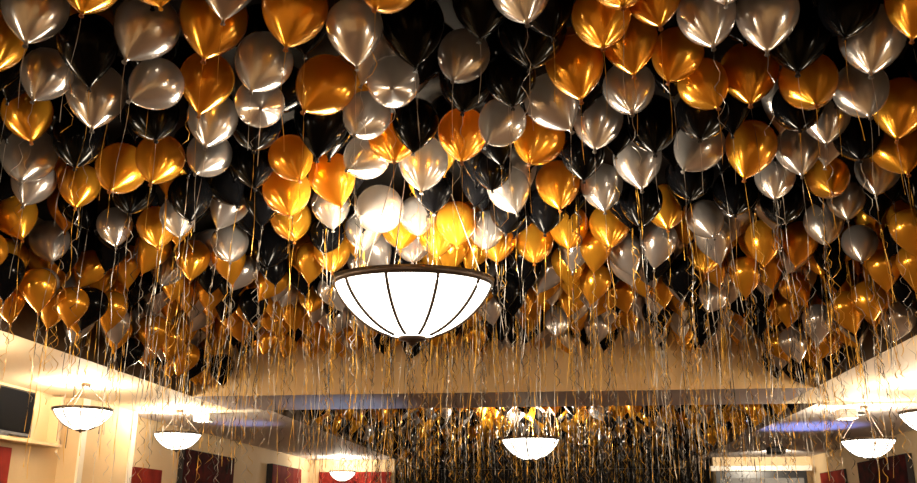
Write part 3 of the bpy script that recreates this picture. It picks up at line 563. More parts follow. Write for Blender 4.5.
G -0.68 8.21 2.09 0.26 -0.13 0.96 0.15
G 2.85 8.22 1.86 0.23 0.01 0.97 0.13
S -1.9 8.23 1.94 0 0.11 0.99 0.15
G 1.56 8.23 1.92 -0.26 -0.31 0.91 0.13
S 0.03 8.23 1.92 -0.06 0.22 0.97 0.15
S -3.45 8.23 1.86 0.05 0.16 0.99 0.13
S -3.26 8.23 2.1 -0.23 0.11 0.97 0.14
G -2.76 8.25 1.93 -0.36 -0.33 0.87 0.13
K 2.36 8.27 1.88 -0.18 0.09 0.98 0.13
K 2.75 8.29 1.55 -0.13 -0.23 0.96 0.14
G -0.2 8.32 1.85 -0.26 0.11 0.96 0.14
G 0.43 8.34 2.1 -0.09 0.16 0.98 0.15
G -0.81 8.35 1.93 0.41 0.21 0.89 0.13
S -1.58 8.36 1.92 0.11 0.14 0.98 0.15
S -4.29 8.36 1.63 0.08 -0.13 0.99 0.13
K -2.09 8.39 1.87 -0.09 0.17 0.98 0.14
G -0.97 8.39 2.08 -0.26 0 0.97 0.14
S 1.6 8.46 1.89 0.29 -0.24 0.93 0.15
K 2.61 8.47 1.88 0.02 -0.03 1 0.15
G 2.31 8.48 2.1 0.15 -0.09 0.99 0.15
G -3.78 8.49 1.91 0.05 -0.26 0.97 0.15
K -0.52 8.49 1.93 0.16 0.11 0.98 0.14
S 2.83 8.49 1.54 -0.13 0.1 0.99 0.14
S 1 8.51 1.87 0.13 0.16 0.98 0.13
G 2.87 8.51 1.89 0.07 -0.02 1 0.13
G 0.75 8.51 2.09 0.05 0.01 1 0.14
K -4.3 8.52 1.94 0.06 -0.03 1 0.15
G -3.35 8.53 1.92 -0.16 -0.01 0.99 0.14
G -3 8.53 1.88 -0.09 -0.15 0.98 0.13
S -1.52 8.57 1.73 0.21 0.11 0.97 0.14
S -3.96 8.59 1.9 -0.19 0.36 0.91 0.14
S -1.8 8.6 1.74 0.04 -0.23 0.97 0.13
G -1.37 8.61 2.1 -0.03 0.03 1 0.13
S -2.35 8.63 1.88 0.2 0.01 0.98 0.15
S -1.01 8.64 1.86 0.45 -0.02 0.89 0.13
S -1.17 8.65 1.86 -0.28 0.12 0.95 0.13
G 1.35 8.68 2.09 0.15 -0.21 0.97 0.15
G 2.49 8.69 1.89 -0.24 0.16 0.96 0.14
S -2.57 8.69 2.09 -0.14 0.05 0.99 0.15
G -1.93 8.72 1.93 0.05 0.04 1 0.14
K -0.68 8.72 2.09 0.05 -0.12 0.99 0.15
K 0.67 8.74 1.95 -0.04 0.18 0.98 0.13
G 1.08 8.74 2.1 0.04 0.07 1 0.15
G 2.87 8.74 1.56 -0.16 0.33 0.93 0.14
G 2.12 8.76 1.88 -0.14 0.01 0.99 0.14
S 2.69 8.76 2.08 0.08 -0.16 0.98 0.13
G -3.81 8.77 2.07 0.1 -0.18 0.98 0.13
K 0.07 8.77 2.07 0.28 -0.28 0.92 0.15
G -0.16 8.78 1.91 0.02 -0.51 0.86 0.13
K 1.66 8.78 1.87 -0.4 -0.18 0.9 0.13
G -0.96 8.78 2.09 0.04 0.02 1 0.13
K -1.61 8.8 1.94 -0.05 0.08 1 0.15
K -2.19 8.81 2.1 -0.1 0.08 0.99 0.15
G 1.28 8.82 1.93 -0.09 0.23 0.97 0.13
G -3.04 8.82 1.89 0.01 0.06 1 0.15
S 0.26 8.82 1.89 0.13 0.25 0.96 0.13
K 1.89 8.88 1.92 -0.26 0.21 0.94 0.15
G -0.82 8.88 1.86 0.36 -0.03 0.93 0.13
G -1.88 8.88 1.75 0.39 0.01 0.92 0.13
G -3.28 8.89 1.89 -0.26 0.15 0.95 0.14
S 2.58 8.92 1.63 0.05 0.02 1 0.13
G 2.83 8.94 1.89 -0.09 0.08 0.99 0.14
S -0.31 8.96 1.94 -0.12 -0.33 0.94 0.14
K -1.83 8.96 2.08 0.02 0.09 1 0.14
G 2.39 8.98 1.93 -0.13 0.22 0.97 0.15
G -3.99 9 2.09 0.04 -0.17 0.98 0.13
S 0.61 9.02 1.89 0.03 0.09 1 0.14
K 1.55 9.02 1.93 -0.21 0.17 0.96 0.13
S -2.31 9.04 1.91 -0.1 -0.07 0.99 0.14
S 0.94 9.05 1.93 -0.12 -0.27 0.95 0.14
G 0.04 9.05 1.94 -0 -0.16 0.99 0.14
S -0.67 9.05 2.02 0.07 0.24 0.97 0.15
K -1.42 9.07 1.86 -0.16 -0.05 0.99 0.14
K -1 9.09 1.95 0.29 -0.23 0.93 0.14
G -3.6 9.09 1.9 -0.28 -0.17 0.95 0.14
G -3.24 9.15 2.06 0.01 0.05 1 0.14
S -4.12 9.16 1.63 0.11 -0.23 0.97 0.13
K 1.15 9.17 1.9 0.02 -0.24 0.97 0.13
K -1.29 9.18 2.09 0.27 0.12 0.96 0.15
G 2.15 9.19 1.9 -0.18 0.13 0.97 0.14
S -1.95 9.2 1.84 -0.16 -0.22 0.96 0.13
G 0.28 9.21 1.87 -0.01 -0.27 0.96 0.15
G -4.23 9.22 1.95 -0.09 0.03 1 0.13
G -1.18 9.27 1.75 -0.24 -0.45 0.86 0.13
K -1.73 9.29 1.94 -0.13 0.06 0.99 0.14
G 2.67 9.31 1.92 -0.02 -0.42 0.91 0.14
G -2.62 9.33 1.93 -0.08 -0.22 0.97 0.15
G -2.31 9.33 1.93 0.43 0.07 0.9 0.14
G -1.48 9.33 1.94 0.12 0.16 0.98 0.13
K -1 9.34 1.85 -0.06 -0.17 0.98 0.14
K 1.1 9.34 2.1 0.21 -0.04 0.98 0.13
G 0.03 9.35 1.89 0.2 0.05 0.98 0.13
S 1.8 9.37 1.91 -0.03 -0.25 0.97 0.14
S -0.57 9.37 1.92 0.27 -0.18 0.95 0.13
G 2.32 9.38 1.91 0.13 0.05 0.99 0.13
S 2.86 9.38 2.09 0.03 -0.26 0.97 0.13
G 0.6 9.42 2.04 -0.03 -0.1 0.99 0.15
K -4.26 9.42 1.58 0.02 -0.01 1 0.13
G -2.89 9.46 1.94 -0.01 0.02 1 0.14
G 2.75 9.47 1.58 -0.18 -0.08 0.98 0.14
S -3.29 9.5 2.05 0.27 0.15 0.95 0.15
G -3.66 9.52 1.92 0.45 -0.1 0.89 0.13
G 0.27 9.52 1.9 0.14 -0.04 0.99 0.15
G 0.98 9.52 2.07 -0.28 0.18 0.94 0.14
G -0.31 9.52 2.06 -0.09 -0.32 0.94 0.13
K -0.14 9.54 1.9 0.16 0.17 0.97 0.14
G -4.04 9.54 1.88 0.04 -0.3 0.95 0.13
K -1.79 9.54 1.73 -0.14 -0.27 0.95 0.14
G -1.26 9.56 1.85 0.13 -0.15 0.98 0.15
G 2.03 9.58 1.95 -0.06 0.03 1 0.14
K -1.54 9.59 1.88 -0.06 0.28 0.96 0.14
K -0.67 9.61 1.9 0.39 0.03 0.92 0.15
G -2.36 9.61 1.94 -0.11 -0.24 0.96 0.13
K -3.91 9.61 2.06 0.39 -0.35 0.85 0.13
S 1.6 9.62 1.94 0.24 -0.08 0.97 0.15
G 0.63 9.63 1.93 0.35 -0.1 0.93 0.13
G 1.22 9.63 1.93 -0.12 -0.33 0.94 0.14
G -1.95 9.65 1.88 -0.09 0.01 1 0.14
G 2.84 9.66 1.84 0.01 0 1 0.14
K 2.49 9.67 1.88 0.31 0.03 0.95 0.14
S 0.14 9.67 2.09 -0.02 0.11 0.99 0.14
K -0.87 9.68 1.91 0.05 -0.05 1 0.13
G -4.27 9.68 1.9 -0.24 0.16 0.96 0.14
G -4.25 9.71 1.54 -0.22 0.2 0.95 0.15
S 1.42 9.73 1.87 -0.08 -0.03 1 0.13
S 0.43 9.75 2.08 0.23 -0.2 0.95 0.13
G -1.19 9.76 1.95 0.14 0.28 0.95 0.14
K -0.35 9.76 2.08 0.08 -0.14 0.99 0.14
K -4.06 9.78 1.53 0.35 -0.08 0.93 0.14
K -3.42 9.79 1.92 0.44 -0.07 0.89 0.14
K -2.85 9.81 1.94 -0.17 0.23 0.96 0.13
G 0.45 9.82 1.86 0.42 0.26 0.87 0.14
G 2.32 9.83 1.92 -0.07 0.02 1 0.13
S -4.06 9.84 1.87 0.12 -0.39 0.91 0.14
S 1.09 9.84 1.9 0.02 -0.05 1 0.13
K -3.59 9.85 1.91 -0.04 0.05 1 0.14
G 2.77 9.85 2.09 0.06 0.11 0.99 0.13
S -0.09 9.87 1.94 0.22 0.06 0.97 0.14
G -2.48 9.87 1.93 0.06 0.11 0.99 0.15
G 2.8 9.89 1.55 0 -0.11 0.99 0.15
S 1.81 9.9 1.86 -0 -0.08 1 0.14
S -1.77 9.9 1.91 -0.01 0.02 1 0.15
K 0.26 9.92 1.94 0.11 0.1 0.99 0.15
G 1.48 9.92 1.84 0.01 0.37 0.93 0.14
G 0.7 9.94 2.05 0.26 -0.17 0.95 0.14
K -0.42 9.96 1.88 0.16 -0.16 0.97 0.13
K -0.77 9.99 1.84 0.15 -0.02 0.99 0.13
G -3.05 9.99 2.1 -0.05 0.13 0.99 0.15
G 1.66 10 2.08 0.01 0.07 1 0.13
S -1.44 10.01 1.95 -0.06 -0.26 0.96 0.14
G 2.39 10.01 2.09 0.31 -0.07 0.95 0.14
G -4.2 10.03 1.61 -0.13 0.3 0.95 0.14
S 2.64 10.06 1.87 0.07 0.14 0.99 0.14
G -3.42 10.08 1.94 0.25 0.08 0.97 0.15
K -0.28 10.09 1.92 0.09 0.37 0.93 0.14
S 1.17 10.11 1.86 0.12 0.15 0.98 0.14
G -1.84 10.12 1.88 0.07 0.45 0.89 0.14
K 2.87 10.12 1.56 -0.07 0.4 0.91 0.13
G -2.11 10.14 1.94 0.06 0.42 0.91 0.13
K 0.6 10.19 1.84 0.22 -0.07 0.97 0.13
G -1.15 10.21 1.87 -0.02 -0.47 0.88 0.14
K 0.83 10.21 2.07 -0.18 -0.09 0.98 0.13
S 1.41 10.21 2.07 -0.17 -0.21 0.96 0.13
K -4.21 10.24 1.92 -0.27 -0.1 0.96 0.14
K -0.95 10.25 1.94 0.19 0.29 0.94 0.14
K 2.4 10.25 1.88 0.11 0.18 0.98 0.13
G 2.79 10.26 1.95 0.41 0.17 0.9 0.13
G -2.64 10.27 1.9 0.09 -0.41 0.91 0.15
K -1.46 10.3 1.94 0.27 -0.1 0.96 0.14
K 0.41 10.31 1.92 0.1 0.16 0.98 0.13
G -3.73 10.32 2.07 -0.02 0.05 1 0.14
G -3.47 10.33 1.87 0.06 0.2 0.98 0.14
K 1.64 10.36 1.88 0.13 -0.11 0.99 0.13
G 1.85 10.36 2.05 0.21 -0.1 0.97 0.14
S -0.05 10.37 1.91 0.22 -0.11 0.97 0.14
S -0.58 10.37 1.89 0.06 -0.28 0.96 0.15
K 1.28 10.37 1.9 -0.16 0.25 0.95 0.15
S 2.56 10.41 1.62 0.11 -0.33 0.94 0.13
G -4.06 10.42 1.94 0.13 -0.14 0.98 0.13
G -4.24 10.43 1.57 -0.19 0.16 0.97 0.14
S -2.33 10.44 1.88 0 -0.32 0.95 0.14
S -2.09 10.46 1.88 0.03 0.22 0.98 0.14
G -1.23 10.48 1.93 0.11 0.1 0.99 0.14
K 2.52 10.49 1.95 0.33 0.25 0.91 0.15
G -1.86 10.49 2.09 0.13 -0.21 0.97 0.14
S 0.91 10.5 1.91 0.22 0.13 0.97 0.14
G -3.19 10.51 1.88 0.16 0.08 0.98 0.14
G 2.14 10.51 1.95 0.16 0.14 0.98 0.15
S 2.88 10.51 1.89 0.14 0.22 0.96 0.13
S -0.69 10.51 2.08 -0.16 0.03 0.99 0.15
G 0.23 10.53 1.87 -0.22 0.26 0.94 0.14
S -0.38 10.54 1.88 -0.21 0.14 0.97 0.13
G 1.62 10.58 1.89 -0.1 0.44 0.89 0.13
G -2.5 10.59 1.89 -0.21 -0.11 0.97 0.14
S 1.81 10.6 1.86 0.17 -0.3 0.94 0.13
K -3.78 10.61 1.94 0.3 -0.06 0.95 0.14
K -2.38 10.61 2.1 0.3 0.16 0.94 0.15
G -0.81 10.62 1.86 -0.21 -0.04 0.98 0.13
G -0.15 10.63 1.93 0.09 -0.11 0.99 0.14
G -4.23 10.63 1.84 0.13 -0.02 0.99 0.15
G 0.44 10.63 2.06 -0.22 -0.08 0.97 0.14
G 0.7 10.64 1.95 -0.02 -0.17 0.98 0.13
S -4.03 10.64 1.61 -0.04 -0.17 0.98 0.13
G -4.24 10.72 1.58 -0.26 0.15 0.95 0.14
K 2.82 10.73 1.63 0.43 -0.23 0.87 0.13
K -2.83 12.76 1.77 0.27 -0.12 0.96 0.13
S -3.69 12.76 1.46 -0.1 -0.11 0.99 0.14
G -1.97 12.78 1.68 0.26 0.34 0.9 0.15
K 2.24 12.79 1.92 0.05 -0 1 0.13
G -3.59 12.8 1.78 -0.15 -0.2 0.97 0.14
G 0.82 12.81 1.66 -0.23 0.26 0.94 0.15
K -0.55 12.81 1.86 -0.07 -0.08 0.99 0.14
G 1.27 12.82 1.86 0.04 0.17 0.98 0.13
G 1.98 12.82 1.87 0.05 0.23 0.97 0.14
K -1.28 12.82 1.84 -0.11 -0.24 0.97 0.14
S 3.12 12.82 1.72 0.18 -0.24 0.95 0.15
G 1.67 12.85 1.74 -0.09 0.09 0.99 0.13
S 0.5 12.86 1.87 -0.07 0.2 0.98 0.15
G -1.07 12.87 1.68 0.04 -0.27 0.96 0.13
S -3.39 12.88 1.71 0.01 0.03 1 0.13
S -0.07 12.89 1.9 0.1 0.11 0.99 0.14
S 2.48 12.9 1.77 0.34 0.01 0.94 0.15
K 3.27 12.9 1.45 0.04 -0.16 0.99 0.13
G -2.55 12.93 1.77 0.46 0.16 0.88 0.14
K 0.32 12.95 1.68 -0.15 0.14 0.98 0.13
G -0.39 12.97 1.67 -0.12 0.06 0.99 0.14
G 0.99 12.97 1.87 -0.18 0.09 0.98 0.14
G -1.54 12.98 1.82 -0.06 -0.19 0.98 0.14
G -3.12 12.98 1.85 0.31 -0.18 0.93 0.15
S -2.18 12.99 1.81 0.13 0.09 0.99 0.14
G 2.27 13 1.69 -0.06 0.15 0.99 0.13
G 2.86 13.01 1.91 0.18 -0.46 0.87 0.13
K -3.64 13.02 1.52 -0.06 0.01 1 0.15
G -0.72 13.03 1.91 -0.19 -0.02 0.98 0.14
G -2.74 13.04 1.73 0.02 0 1 0.15
K 3.16 13.08 1.91 0.02 0.13 0.99 0.13
K 1.69 13.1 1.72 0.12 0.23 0.96 0.14
G 2.01 13.12 1.92 0.21 0.2 0.96 0.13
S 1.36 13.14 1.7 -0.12 -0.09 0.99 0.14
S -1.1 13.15 1.76 -0.2 -0.06 0.98 0.14
K 2.96 13.16 1.69 0.02 -0.04 1 0.14
S -3.62 13.17 1.91 -0.14 -0.45 0.88 0.14
K 0.75 13.17 1.75 -0.11 -0.06 0.99 0.14
S -1.84 13.18 1.81 0.03 -0.11 0.99 0.14
K -2.06 13.19 1.66 -0.17 0.36 0.92 0.14
K -1.43 13.2 1.84 -0.08 0.16 0.98 0.14
K 2.72 13.23 1.9 -0.11 0.25 0.96 0.14
K -2.41 13.23 1.9 0.21 -0.03 0.98 0.15
S -3.15 13.26 1.86 -0.07 0.4 0.91 0.14
G -0.19 13.26 1.87 0.15 -0.25 0.96 0.14
K 0.43 13.28 1.71 -0.08 -0.1 0.99 0.13
S 0.15 13.3 1.84 0.14 0.07 0.99 0.13
G -2.91 13.3 1.87 0.2 0.02 0.98 0.13
K -0.66 13.31 1.82 -0.01 -0.29 0.96 0.13
S -3.38 13.32 1.67 -0.38 -0.09 0.92 0.14
S 2.45 13.34 1.72 0.14 -0.14 0.98 0.13
S -3.72 13.35 1.57 -0.07 0.1 0.99 0.14
G -1.64 13.38 1.88 -0.06 0.42 0.9 0.15
S -0.04 13.38 1.68 -0.3 0.28 0.91 0.14
S 1.76 13.39 1.83 0.23 0 0.97 0.15
G -1.03 13.4 1.69 -0.16 0.17 0.97 0.13
S 1.49 13.41 1.78 0.03 0.1 0.99 0.15
G 3.21 13.41 1.44 0.11 -0.11 0.99 0.14
G 3.03 13.42 1.83 -0.21 -0.06 0.98 0.15
K 3.19 13.42 1.91 0.35 0.24 0.9 0.13
S -2.62 13.43 1.75 -0.09 -0.12 0.99 0.13
G -3.68 13.44 1.9 -0.04 0.28 0.96 0.14
K -3.63 13.45 1.47 0.42 0.35 0.84 0.14
S 1.11 13.47 1.71 -0.08 0.17 0.98 0.13
S 0.88 13.48 1.88 -0.2 -0.26 0.95 0.15
G -0.64 13.48 1.86 -0.16 0.24 0.96 0.14
K 2.74 13.51 1.73 0.03 -0.02 1 0.13
G -2.25 13.53 1.75 0.11 -0.03 0.99 0.15
G 0.46 13.55 1.85 0.08 -0.02 1 0.14
G -1.26 13.56 1.76 -0.09 0.16 0.98 0.13
G 2.36 13.57 1.88 -0.08 -0.19 0.98 0.14
G -1.83 13.57 1.69 -0.3 -0.14 0.94 0.14
S -2.87 13.59 1.77 0.06 -0.06 1 0.14
S 1.99 13.59 1.69 0.27 -0.15 0.95 0.15
G -0.34 13.6 1.9 -0.12 -0.04 0.99 0.13
K 0.32 13.64 1.77 -0.37 0.35 0.86 0.13
S -3.72 13.65 1.62 0.11 0.06 0.99 0.14
G -1.44 13.66 1.67 -0.18 0.32 0.93 0.13
K 3.09 13.68 1.72 0.22 -0.11 0.97 0.14
K 1.72 13.68 1.72 0.11 0.21 0.97 0.15
K -3.36 13.69 1.67 0.19 -0.07 0.98 0.14
G -0.04 13.69 1.88 -0.12 0.07 0.99 0.15
K -0.48 13.72 1.71 -0.01 0.28 0.96 0.14
S 2.74 13.75 1.69 0.12 0.3 0.95 0.13
G 0.78 13.76 1.85 -0.02 -0.11 0.99 0.15
K -2.65 13.76 1.85 0.22 0.14 0.97 0.14
K -3.5 13.8 1.82 -0.15 0.12 0.98 0.13
G -1.89 13.81 1.9 -0.19 0.19 0.96 0.13
K 2.01 13.81 1.83 -0 0.08 1 0.13
K 2.15 13.82 1.68 0.4 -0.2 0.9 0.14
K -1.62 13.83 1.86 -0.09 0.02 1 0.14
G 0.42 13.84 1.73 0.33 -0.14 0.93 0.13
S 1.39 13.88 1.89 0.11 -0.29 0.95 0.14
K 3.25 13.88 1.44 0.01 -0.03 1 0.15
G -1.17 13.89 1.91 0 -0.38 0.92 0.14
G -3.62 13.89 1.44 0.15 -0.03 0.99 0.15
K 1.19 13.91 1.75 -0.05 -0.32 0.95 0.13
K -2.2 13.92 1.78 -0.36 -0.14 0.92 0.14
G -2.81 13.96 1.72 -0.11 -0.04 0.99 0.13
S 2.49 13.97 1.86 -0.36 -0.24 0.9 0.15
G -0.79 13.99 1.71 -0.15 -0.25 0.96 0.14
G 3.22 14 1.88 0.07 -0.12 0.99 0.14
G -1.39 14.01 1.72 -0.01 -0.11 0.99 0.14
K -0.22 14.01 1.91 -0.24 -0.27 0.93 0.14
K -3.12 14.02 1.85 0.18 0.16 0.97 0.15
G 1.76 14.03 1.67 -0.08 0.12 0.99 0.13
S 0.25 14.06 1.78 -0.04 0.03 1 0.14
G 1.57 14.06 1.87 -0.18 0.13 0.97 0.15
S -3.69 14.06 1.69 -0.02 -0.17 0.99 0.14
G 2.74 14.08 1.86 0.37 -0.28 0.89 0.14
G -0.01 14.11 1.66 -0.02 0.08 1 0.13
K 0.67 14.13 1.84 -0.63 -0.14 0.76 0.13
K -0.71 14.13 1.92 0.06 -0.15 0.99 0.13
G 0.78 14.14 1.7 0.39 -0.17 0.9 0.14
G -3.49 14.15 1.83 0.31 0.09 0.95 0.14
K -2.7 14.15 1.89 0.17 -0.17 0.97 0.14
K -1.85 14.16 1.76 0.25 0.14 0.96 0.14
K -2.22 14.16 1.92 -0.22 0.02 0.97 0.15
K 2.45 14.17 1.81 0.04 0.17 0.98 0.14
G 3.03 14.18 1.66 0.08 -0.06 0.99 0.14
G -2.57 14.21 1.69 0.38 -0.04 0.92 0.14
G -3.65 14.21 1.48 -0.41 0.06 0.91 0.13
K 1.1 14.22 1.75 0.19 -0.35 0.92 0.14
K -0.5 14.24 1.68 -0.1 -0.04 0.99 0.13
G 1.82 14.25 1.91 -0.03 0.06 1 0.13
S -1.15 14.25 1.81 0.1 0.02 0.99 0.14
G -1.35 14.25 1.67 -0.26 0.14 0.96 0.14
K 1.99 14.28 1.68 0.04 -0.45 0.89 0.13
K 2.8 14.28 1.72 0 0.06 1 0.14
G 1.33 14.29 1.86 0.08 0.19 0.98 0.13
G -0.3 14.3 1.88 0.33 -0.06 0.94 0.14
K -3.03 14.31 1.75 -0.08 0.27 0.96 0.13
G 3.16 14.32 1.46 0.12 -0.03 0.99 0.13
S 0.34 14.37 1.68 0.24 -0.14 0.96 0.13
K -0.8 14.38 1.89 0.13 0.27 0.95 0.15
K -2.8 14.38 1.81 0.11 -0.06 0.99 0.14
K 2.26 14.39 1.72 -0.05 -0.04 1 0.14
G 1.01 14.41 1.76 0.23 0.06 0.97 0.14
G -2.48 14.42 1.88 -0.02 0.1 0.99 0.13
K -0 14.43 1.87 0.22 -0.25 0.94 0.13
G -1.6 14.44 1.77 -0.18 -0.07 0.98 0.13
G 1.54 14.44 1.67 0.14 -0.16 0.98 0.15
G -2.23 14.45 1.73 0.08 -0.04 1 0.15
G 0.69 14.46 1.69 -0.11 -0.04 0.99 0.13
G 3.19 14.48 1.86 -0.02 0.08 1 0.14
G -3.45 14.49 1.67 0.39 -0.35 0.85 0.14
S 0.32 14.51 1.83 -0.26 0.17 0.95 0.15
S -0.5 14.51 1.85 0.06 0.1 0.99 0.14
G 2.51 14.51 1.69 -0.07 0.15 0.99 0.14
K -3.66 14.53 1.69 -0.06 -0.13 0.99 0.14
G 3.12 14.53 1.49 0.04 0.26 0.97 0.14
K -0.19 14.55 1.82 0.12 0.2 0.97 0.13
G 1.3 14.56 1.85 -0.08 0.44 0.89 0.14
G -1.46 14.57 1.9 0.05 -0.03 1 0.15
S 1.95 14.57 1.69 0.19 -0.18 0.97 0.14
G 2.94 14.59 1.71 -0.02 0.05 1 0.15
S -1.12 14.65 1.82 0.1 -0.05 0.99 0.14
G -2.88 14.65 1.9 0.02 -0.04 1 0.14
S 0.59 14.67 1.91 0.31 -0.08 0.95 0.13
K 2.6 14.69 1.83 0.41 0.22 0.89 0.13
G -2.34 14.71 1.74 -0.28 -0.16 0.95 0.15
G 3.1 14.73 1.84 0.15 0.5 0.85 0.15
K -3.6 14.74 1.51 -0.42 -0.1 0.9 0.13
S -3.37 14.75 1.76 -0.09 -0.25 0.97 0.15
G -0.45 14.75 1.78 0.02 0.2 0.98 0.13
G -1.8 14.76 1.86 0.02 -0.3 0.95 0.15
S 0.88 14.79 1.7 -0.28 -0.32 0.9 0.14
G -3.01 14.81 1.84 -0.22 0.25 0.94 0.15
K 1.65 14.81 1.77 0.12 -0.04 0.99 0.14
S -2.67 14.84 1.81 -0.14 -0.19 0.97 0.13
G 2.41 14.84 1.69 0.09 0.03 1 0.15
G 0.44 14.84 1.72 -0.25 -0.09 0.96 0.15
G -3.57 14.87 1.88 -0.18 -0.14 0.97 0.13
G 3.19 14.88 1.44 0.32 0.29 0.9 0.13
G 1.13 14.9 1.78 -0.06 -0.12 0.99 0.13
K 1.93 14.91 1.85 0.11 -0.33 0.94 0.15
S -0.73 14.91 1.69 0.14 -0.1 0.99 0.13
G -2.13 14.91 1.9 0.13 -0.21 0.97 0.14
G -0.11 14.92 1.71 -0.07 -0.09 0.99 0.13
S -0.98 14.92 1.87 0.07 0.14 0.99 0.15
K 2.2 14.96 1.89 0.1 -0.01 1 0.14
S -1.67 15 1.87 0.14 0.12 0.98 0.14
K -2.49 15 1.67 0.08 -0.02 1 0.14
G -1.25 15.04 1.72 -0.07 -0.24 0.97 0.13
G 0.63 15.04 1.88 0.09 0.15 0.99 0.14
K 2.75 15.04 1.68 -0.25 -0.1 0.96 0.14
G 1.79 15.07 1.84 -0.12 0.24 0.96 0.13
S 1.51 15.08 1.78 -0.32 -0.28 0.9 0.14
G -1.95 15.1 1.75 0.29 -0.02 0.96 0.13
G 0.32 15.13 1.9 -0.21 -0.32 0.93 0.13
K 2.28 15.13 1.66 0.18 0.02 0.98 0.15
S -3.24 15.14 1.73 0.04 0.03 1 0.13
G 3.12 15.15 1.68 0.02 0.03 1 0.14
S -3.68 15.15 1.67 0.07 -0.44 0.9 0.14
S -2.91 15.16 1.79 -0.15 -0.01 0.99 0.13
G -0.62 15.17 1.8 0.12 -0.24 0.96 0.14
G -2.69 15.17 1.81 0.28 0.23 0.93 0.14
G 0.05 15.19 1.69 -0.08 -0.04 1 0.13
S -1.16 15.19 1.91 -0.2 0.06 0.98 0.13
G -3.5 15.24 1.9 -0.29 -0.16 0.94 0.13
G -2.22 15.25 1.77 0.13 -0.09 0.99 0.14
K -0.15 15.25 1.81 -0.19 0.26 0.95 0.13
G 1.1 15.25 1.69 -0.02 -0.21 0.98 0.15
K -0.89 15.26 1.77 -0.16 -0.21 0.96 0.13
K 3.2 15.26 1.45 0.3 -0.03 0.95 0.13
G 1.96 15.27 1.73 0.07 -0.21 0.98 0.13
K 0.36 15.29 1.68 -0.15 0.27 0.95 0.15
K -0.42 15.32 1.71 -0.24 0.26 0.94 0.14
S 0.86 15.33 1.69 -0.44 -0.14 0.89 0.14
K 2.2 15.33 1.89 -0.15 -0.02 0.99 0.15
S 2.67 15.35 1.9 0.1 0.08 0.99 0.14
G -3.71 15.38 1.42 -0.02 -0.23 0.97 0.13
K 1.71 15.39 1.67 -0.04 0.14 0.99 0.15
K 1.11 15.4 1.8 -0.1 0.53 0.84 0.14
G 2.4 15.42 1.8 0.05 -0.06 1 0.13
S -3.05 15.42 1.88 -0.33 -0.3 0.9 0.13
G 1.35 15.43 1.85 0.12 -0.38 0.92 0.14
S 3.01 15.43 1.81 0.47 -0.06 0.88 0.13
G -3.48 15.48 1.66 -0.35 -0.43 0.83 0.14
S -1.91 15.49 1.84 0.03 -0.15 0.99 0.15
S 0.56 15.49 1.89 0.17 0.01 0.99 0.13
S -3.35 15.49 1.89 -0.17 -0.23 0.96 0.14
G -1.57 15.54 1.78 0.07 -0.2 0.98 0.13
K -3.13 15.54 1.92 0.17 0.41 0.9 0.14
G -2.45 15.54 1.78 0.34 -0.27 0.9 0.14
K 0.06 15.54 1.67 0.23 0.21 0.95 0.14
G -1.23 15.56 1.79 -0.23 -0.26 0.94 0.13
K 1.95 15.57 1.86 0.04 -0.15 0.99 0.13
G -2.76 15.58 1.78 0.4 -0.14 0.91 0.15
G -2.98 15.59 1.67 0.01 0.35 0.94 0.13
S 2.81 15.63 1.88 -0.17 0.18 0.97 0.13
G 1.32 15.64 1.68 0.31 -0.12 0.94 0.14
G -0.82 15.65 1.84 -0.25 -0.21 0.95 0.15
G 2.31 15.66 1.9 -0.23 0.02 0.97 0.13
S -0.56 15.66 1.67 0.1 0.09 0.99 0.15
K -3.45 15.67 1.84 0.05 0.22 0.97 0.15
K -3.66 15.68 1.43 -0.11 -0.19 0.97 0.13
K 0.36 15.71 1.75 -0.06 0.2 0.98 0.15
G 3.18 15.73 1.45 -0.36 -0.25 0.9 0.14
S 2.58 15.74 1.76 -0.22 -0.17 0.96 0.14
S -1.82 15.76 1.67 -0.18 0.15 0.97 0.14
S 0.79 15.76 1.79 0.14 -0.28 0.95 0.15
K -0.12 15.77 1.8 -0.45 -0.2 0.87 0.15
S -2.11 15.8 1.72 -0.25 -0.32 0.91 0.13
K -0.8 15.82 1.74 -0.06 0.35 0.93 0.13
G 0.09 15.82 1.91 -0.4 0.36 0.84 0.15
K 1.52 15.83 1.91 -0.1 0.15 0.98 0.14
S 3 15.87 1.89 0.19 -0.17 0.97 0.15
G 1.18 15.87 1.71 0.25 -0.02 0.97 0.15
S -2.4 15.89 1.83 0.2 -0.13 0.97 0.14
K -1.57 15.89 1.68 0.27 0.26 0.93 0.13
G -3.14 15.9 1.76 0.05 0.16 0.99 0.15
K 1.93 15.9 1.88 -0.43 -0.42 0.8 0.14
S 2.73 15.9 1.85 -0.03 0.22 0.97 0.14
K 2.43 15.91 1.88 -0.25 0.38 0.89 0.15
G -3.38 15.92 1.67 -0.34 0.29 0.89 0.13
G -3.63 15.93 1.88 0.16 0.35 0.92 0.14
G -1.23 15.95 1.71 -0.07 0.03 1 0.15
S -2.71 15.95 1.69 0.41 -0.03 0.91 0.15
S 3.24 15.95 1.55 0.11 -0.2 0.97 0.13
G 2.02 15.97 1.89 0.27 0.02 0.96 0.14
G 0.59 15.97 1.91 -0.05 -0 1 0.15
S -1.99 15.97 1.86 -0.03 0.01 1 0.13
K -3.64 15.97 1.48 -0.19 0.03 0.98 0.15
G -0.34 16 1.67 -0.36 0.22 0.91 0.14
G -2.93 16.01 1.9 0.35 0.22 0.91 0.14
G 0.16 16.01 1.74 0.29 0.14 0.95 0.14
S 3.24 16.01 1.87 0.1 0.37 0.92 0.13
S -1.71 16.05 1.92 0.33 -0.16 0.93 0.14
G 1 16.08 1.85 0.05 -0.12 0.99 0.14
K 1.65 16.08 1.72 -0.19 -0 0.98 0.13
G -0.99 16.12 1.76 -0.05 0.28 0.96 0.13
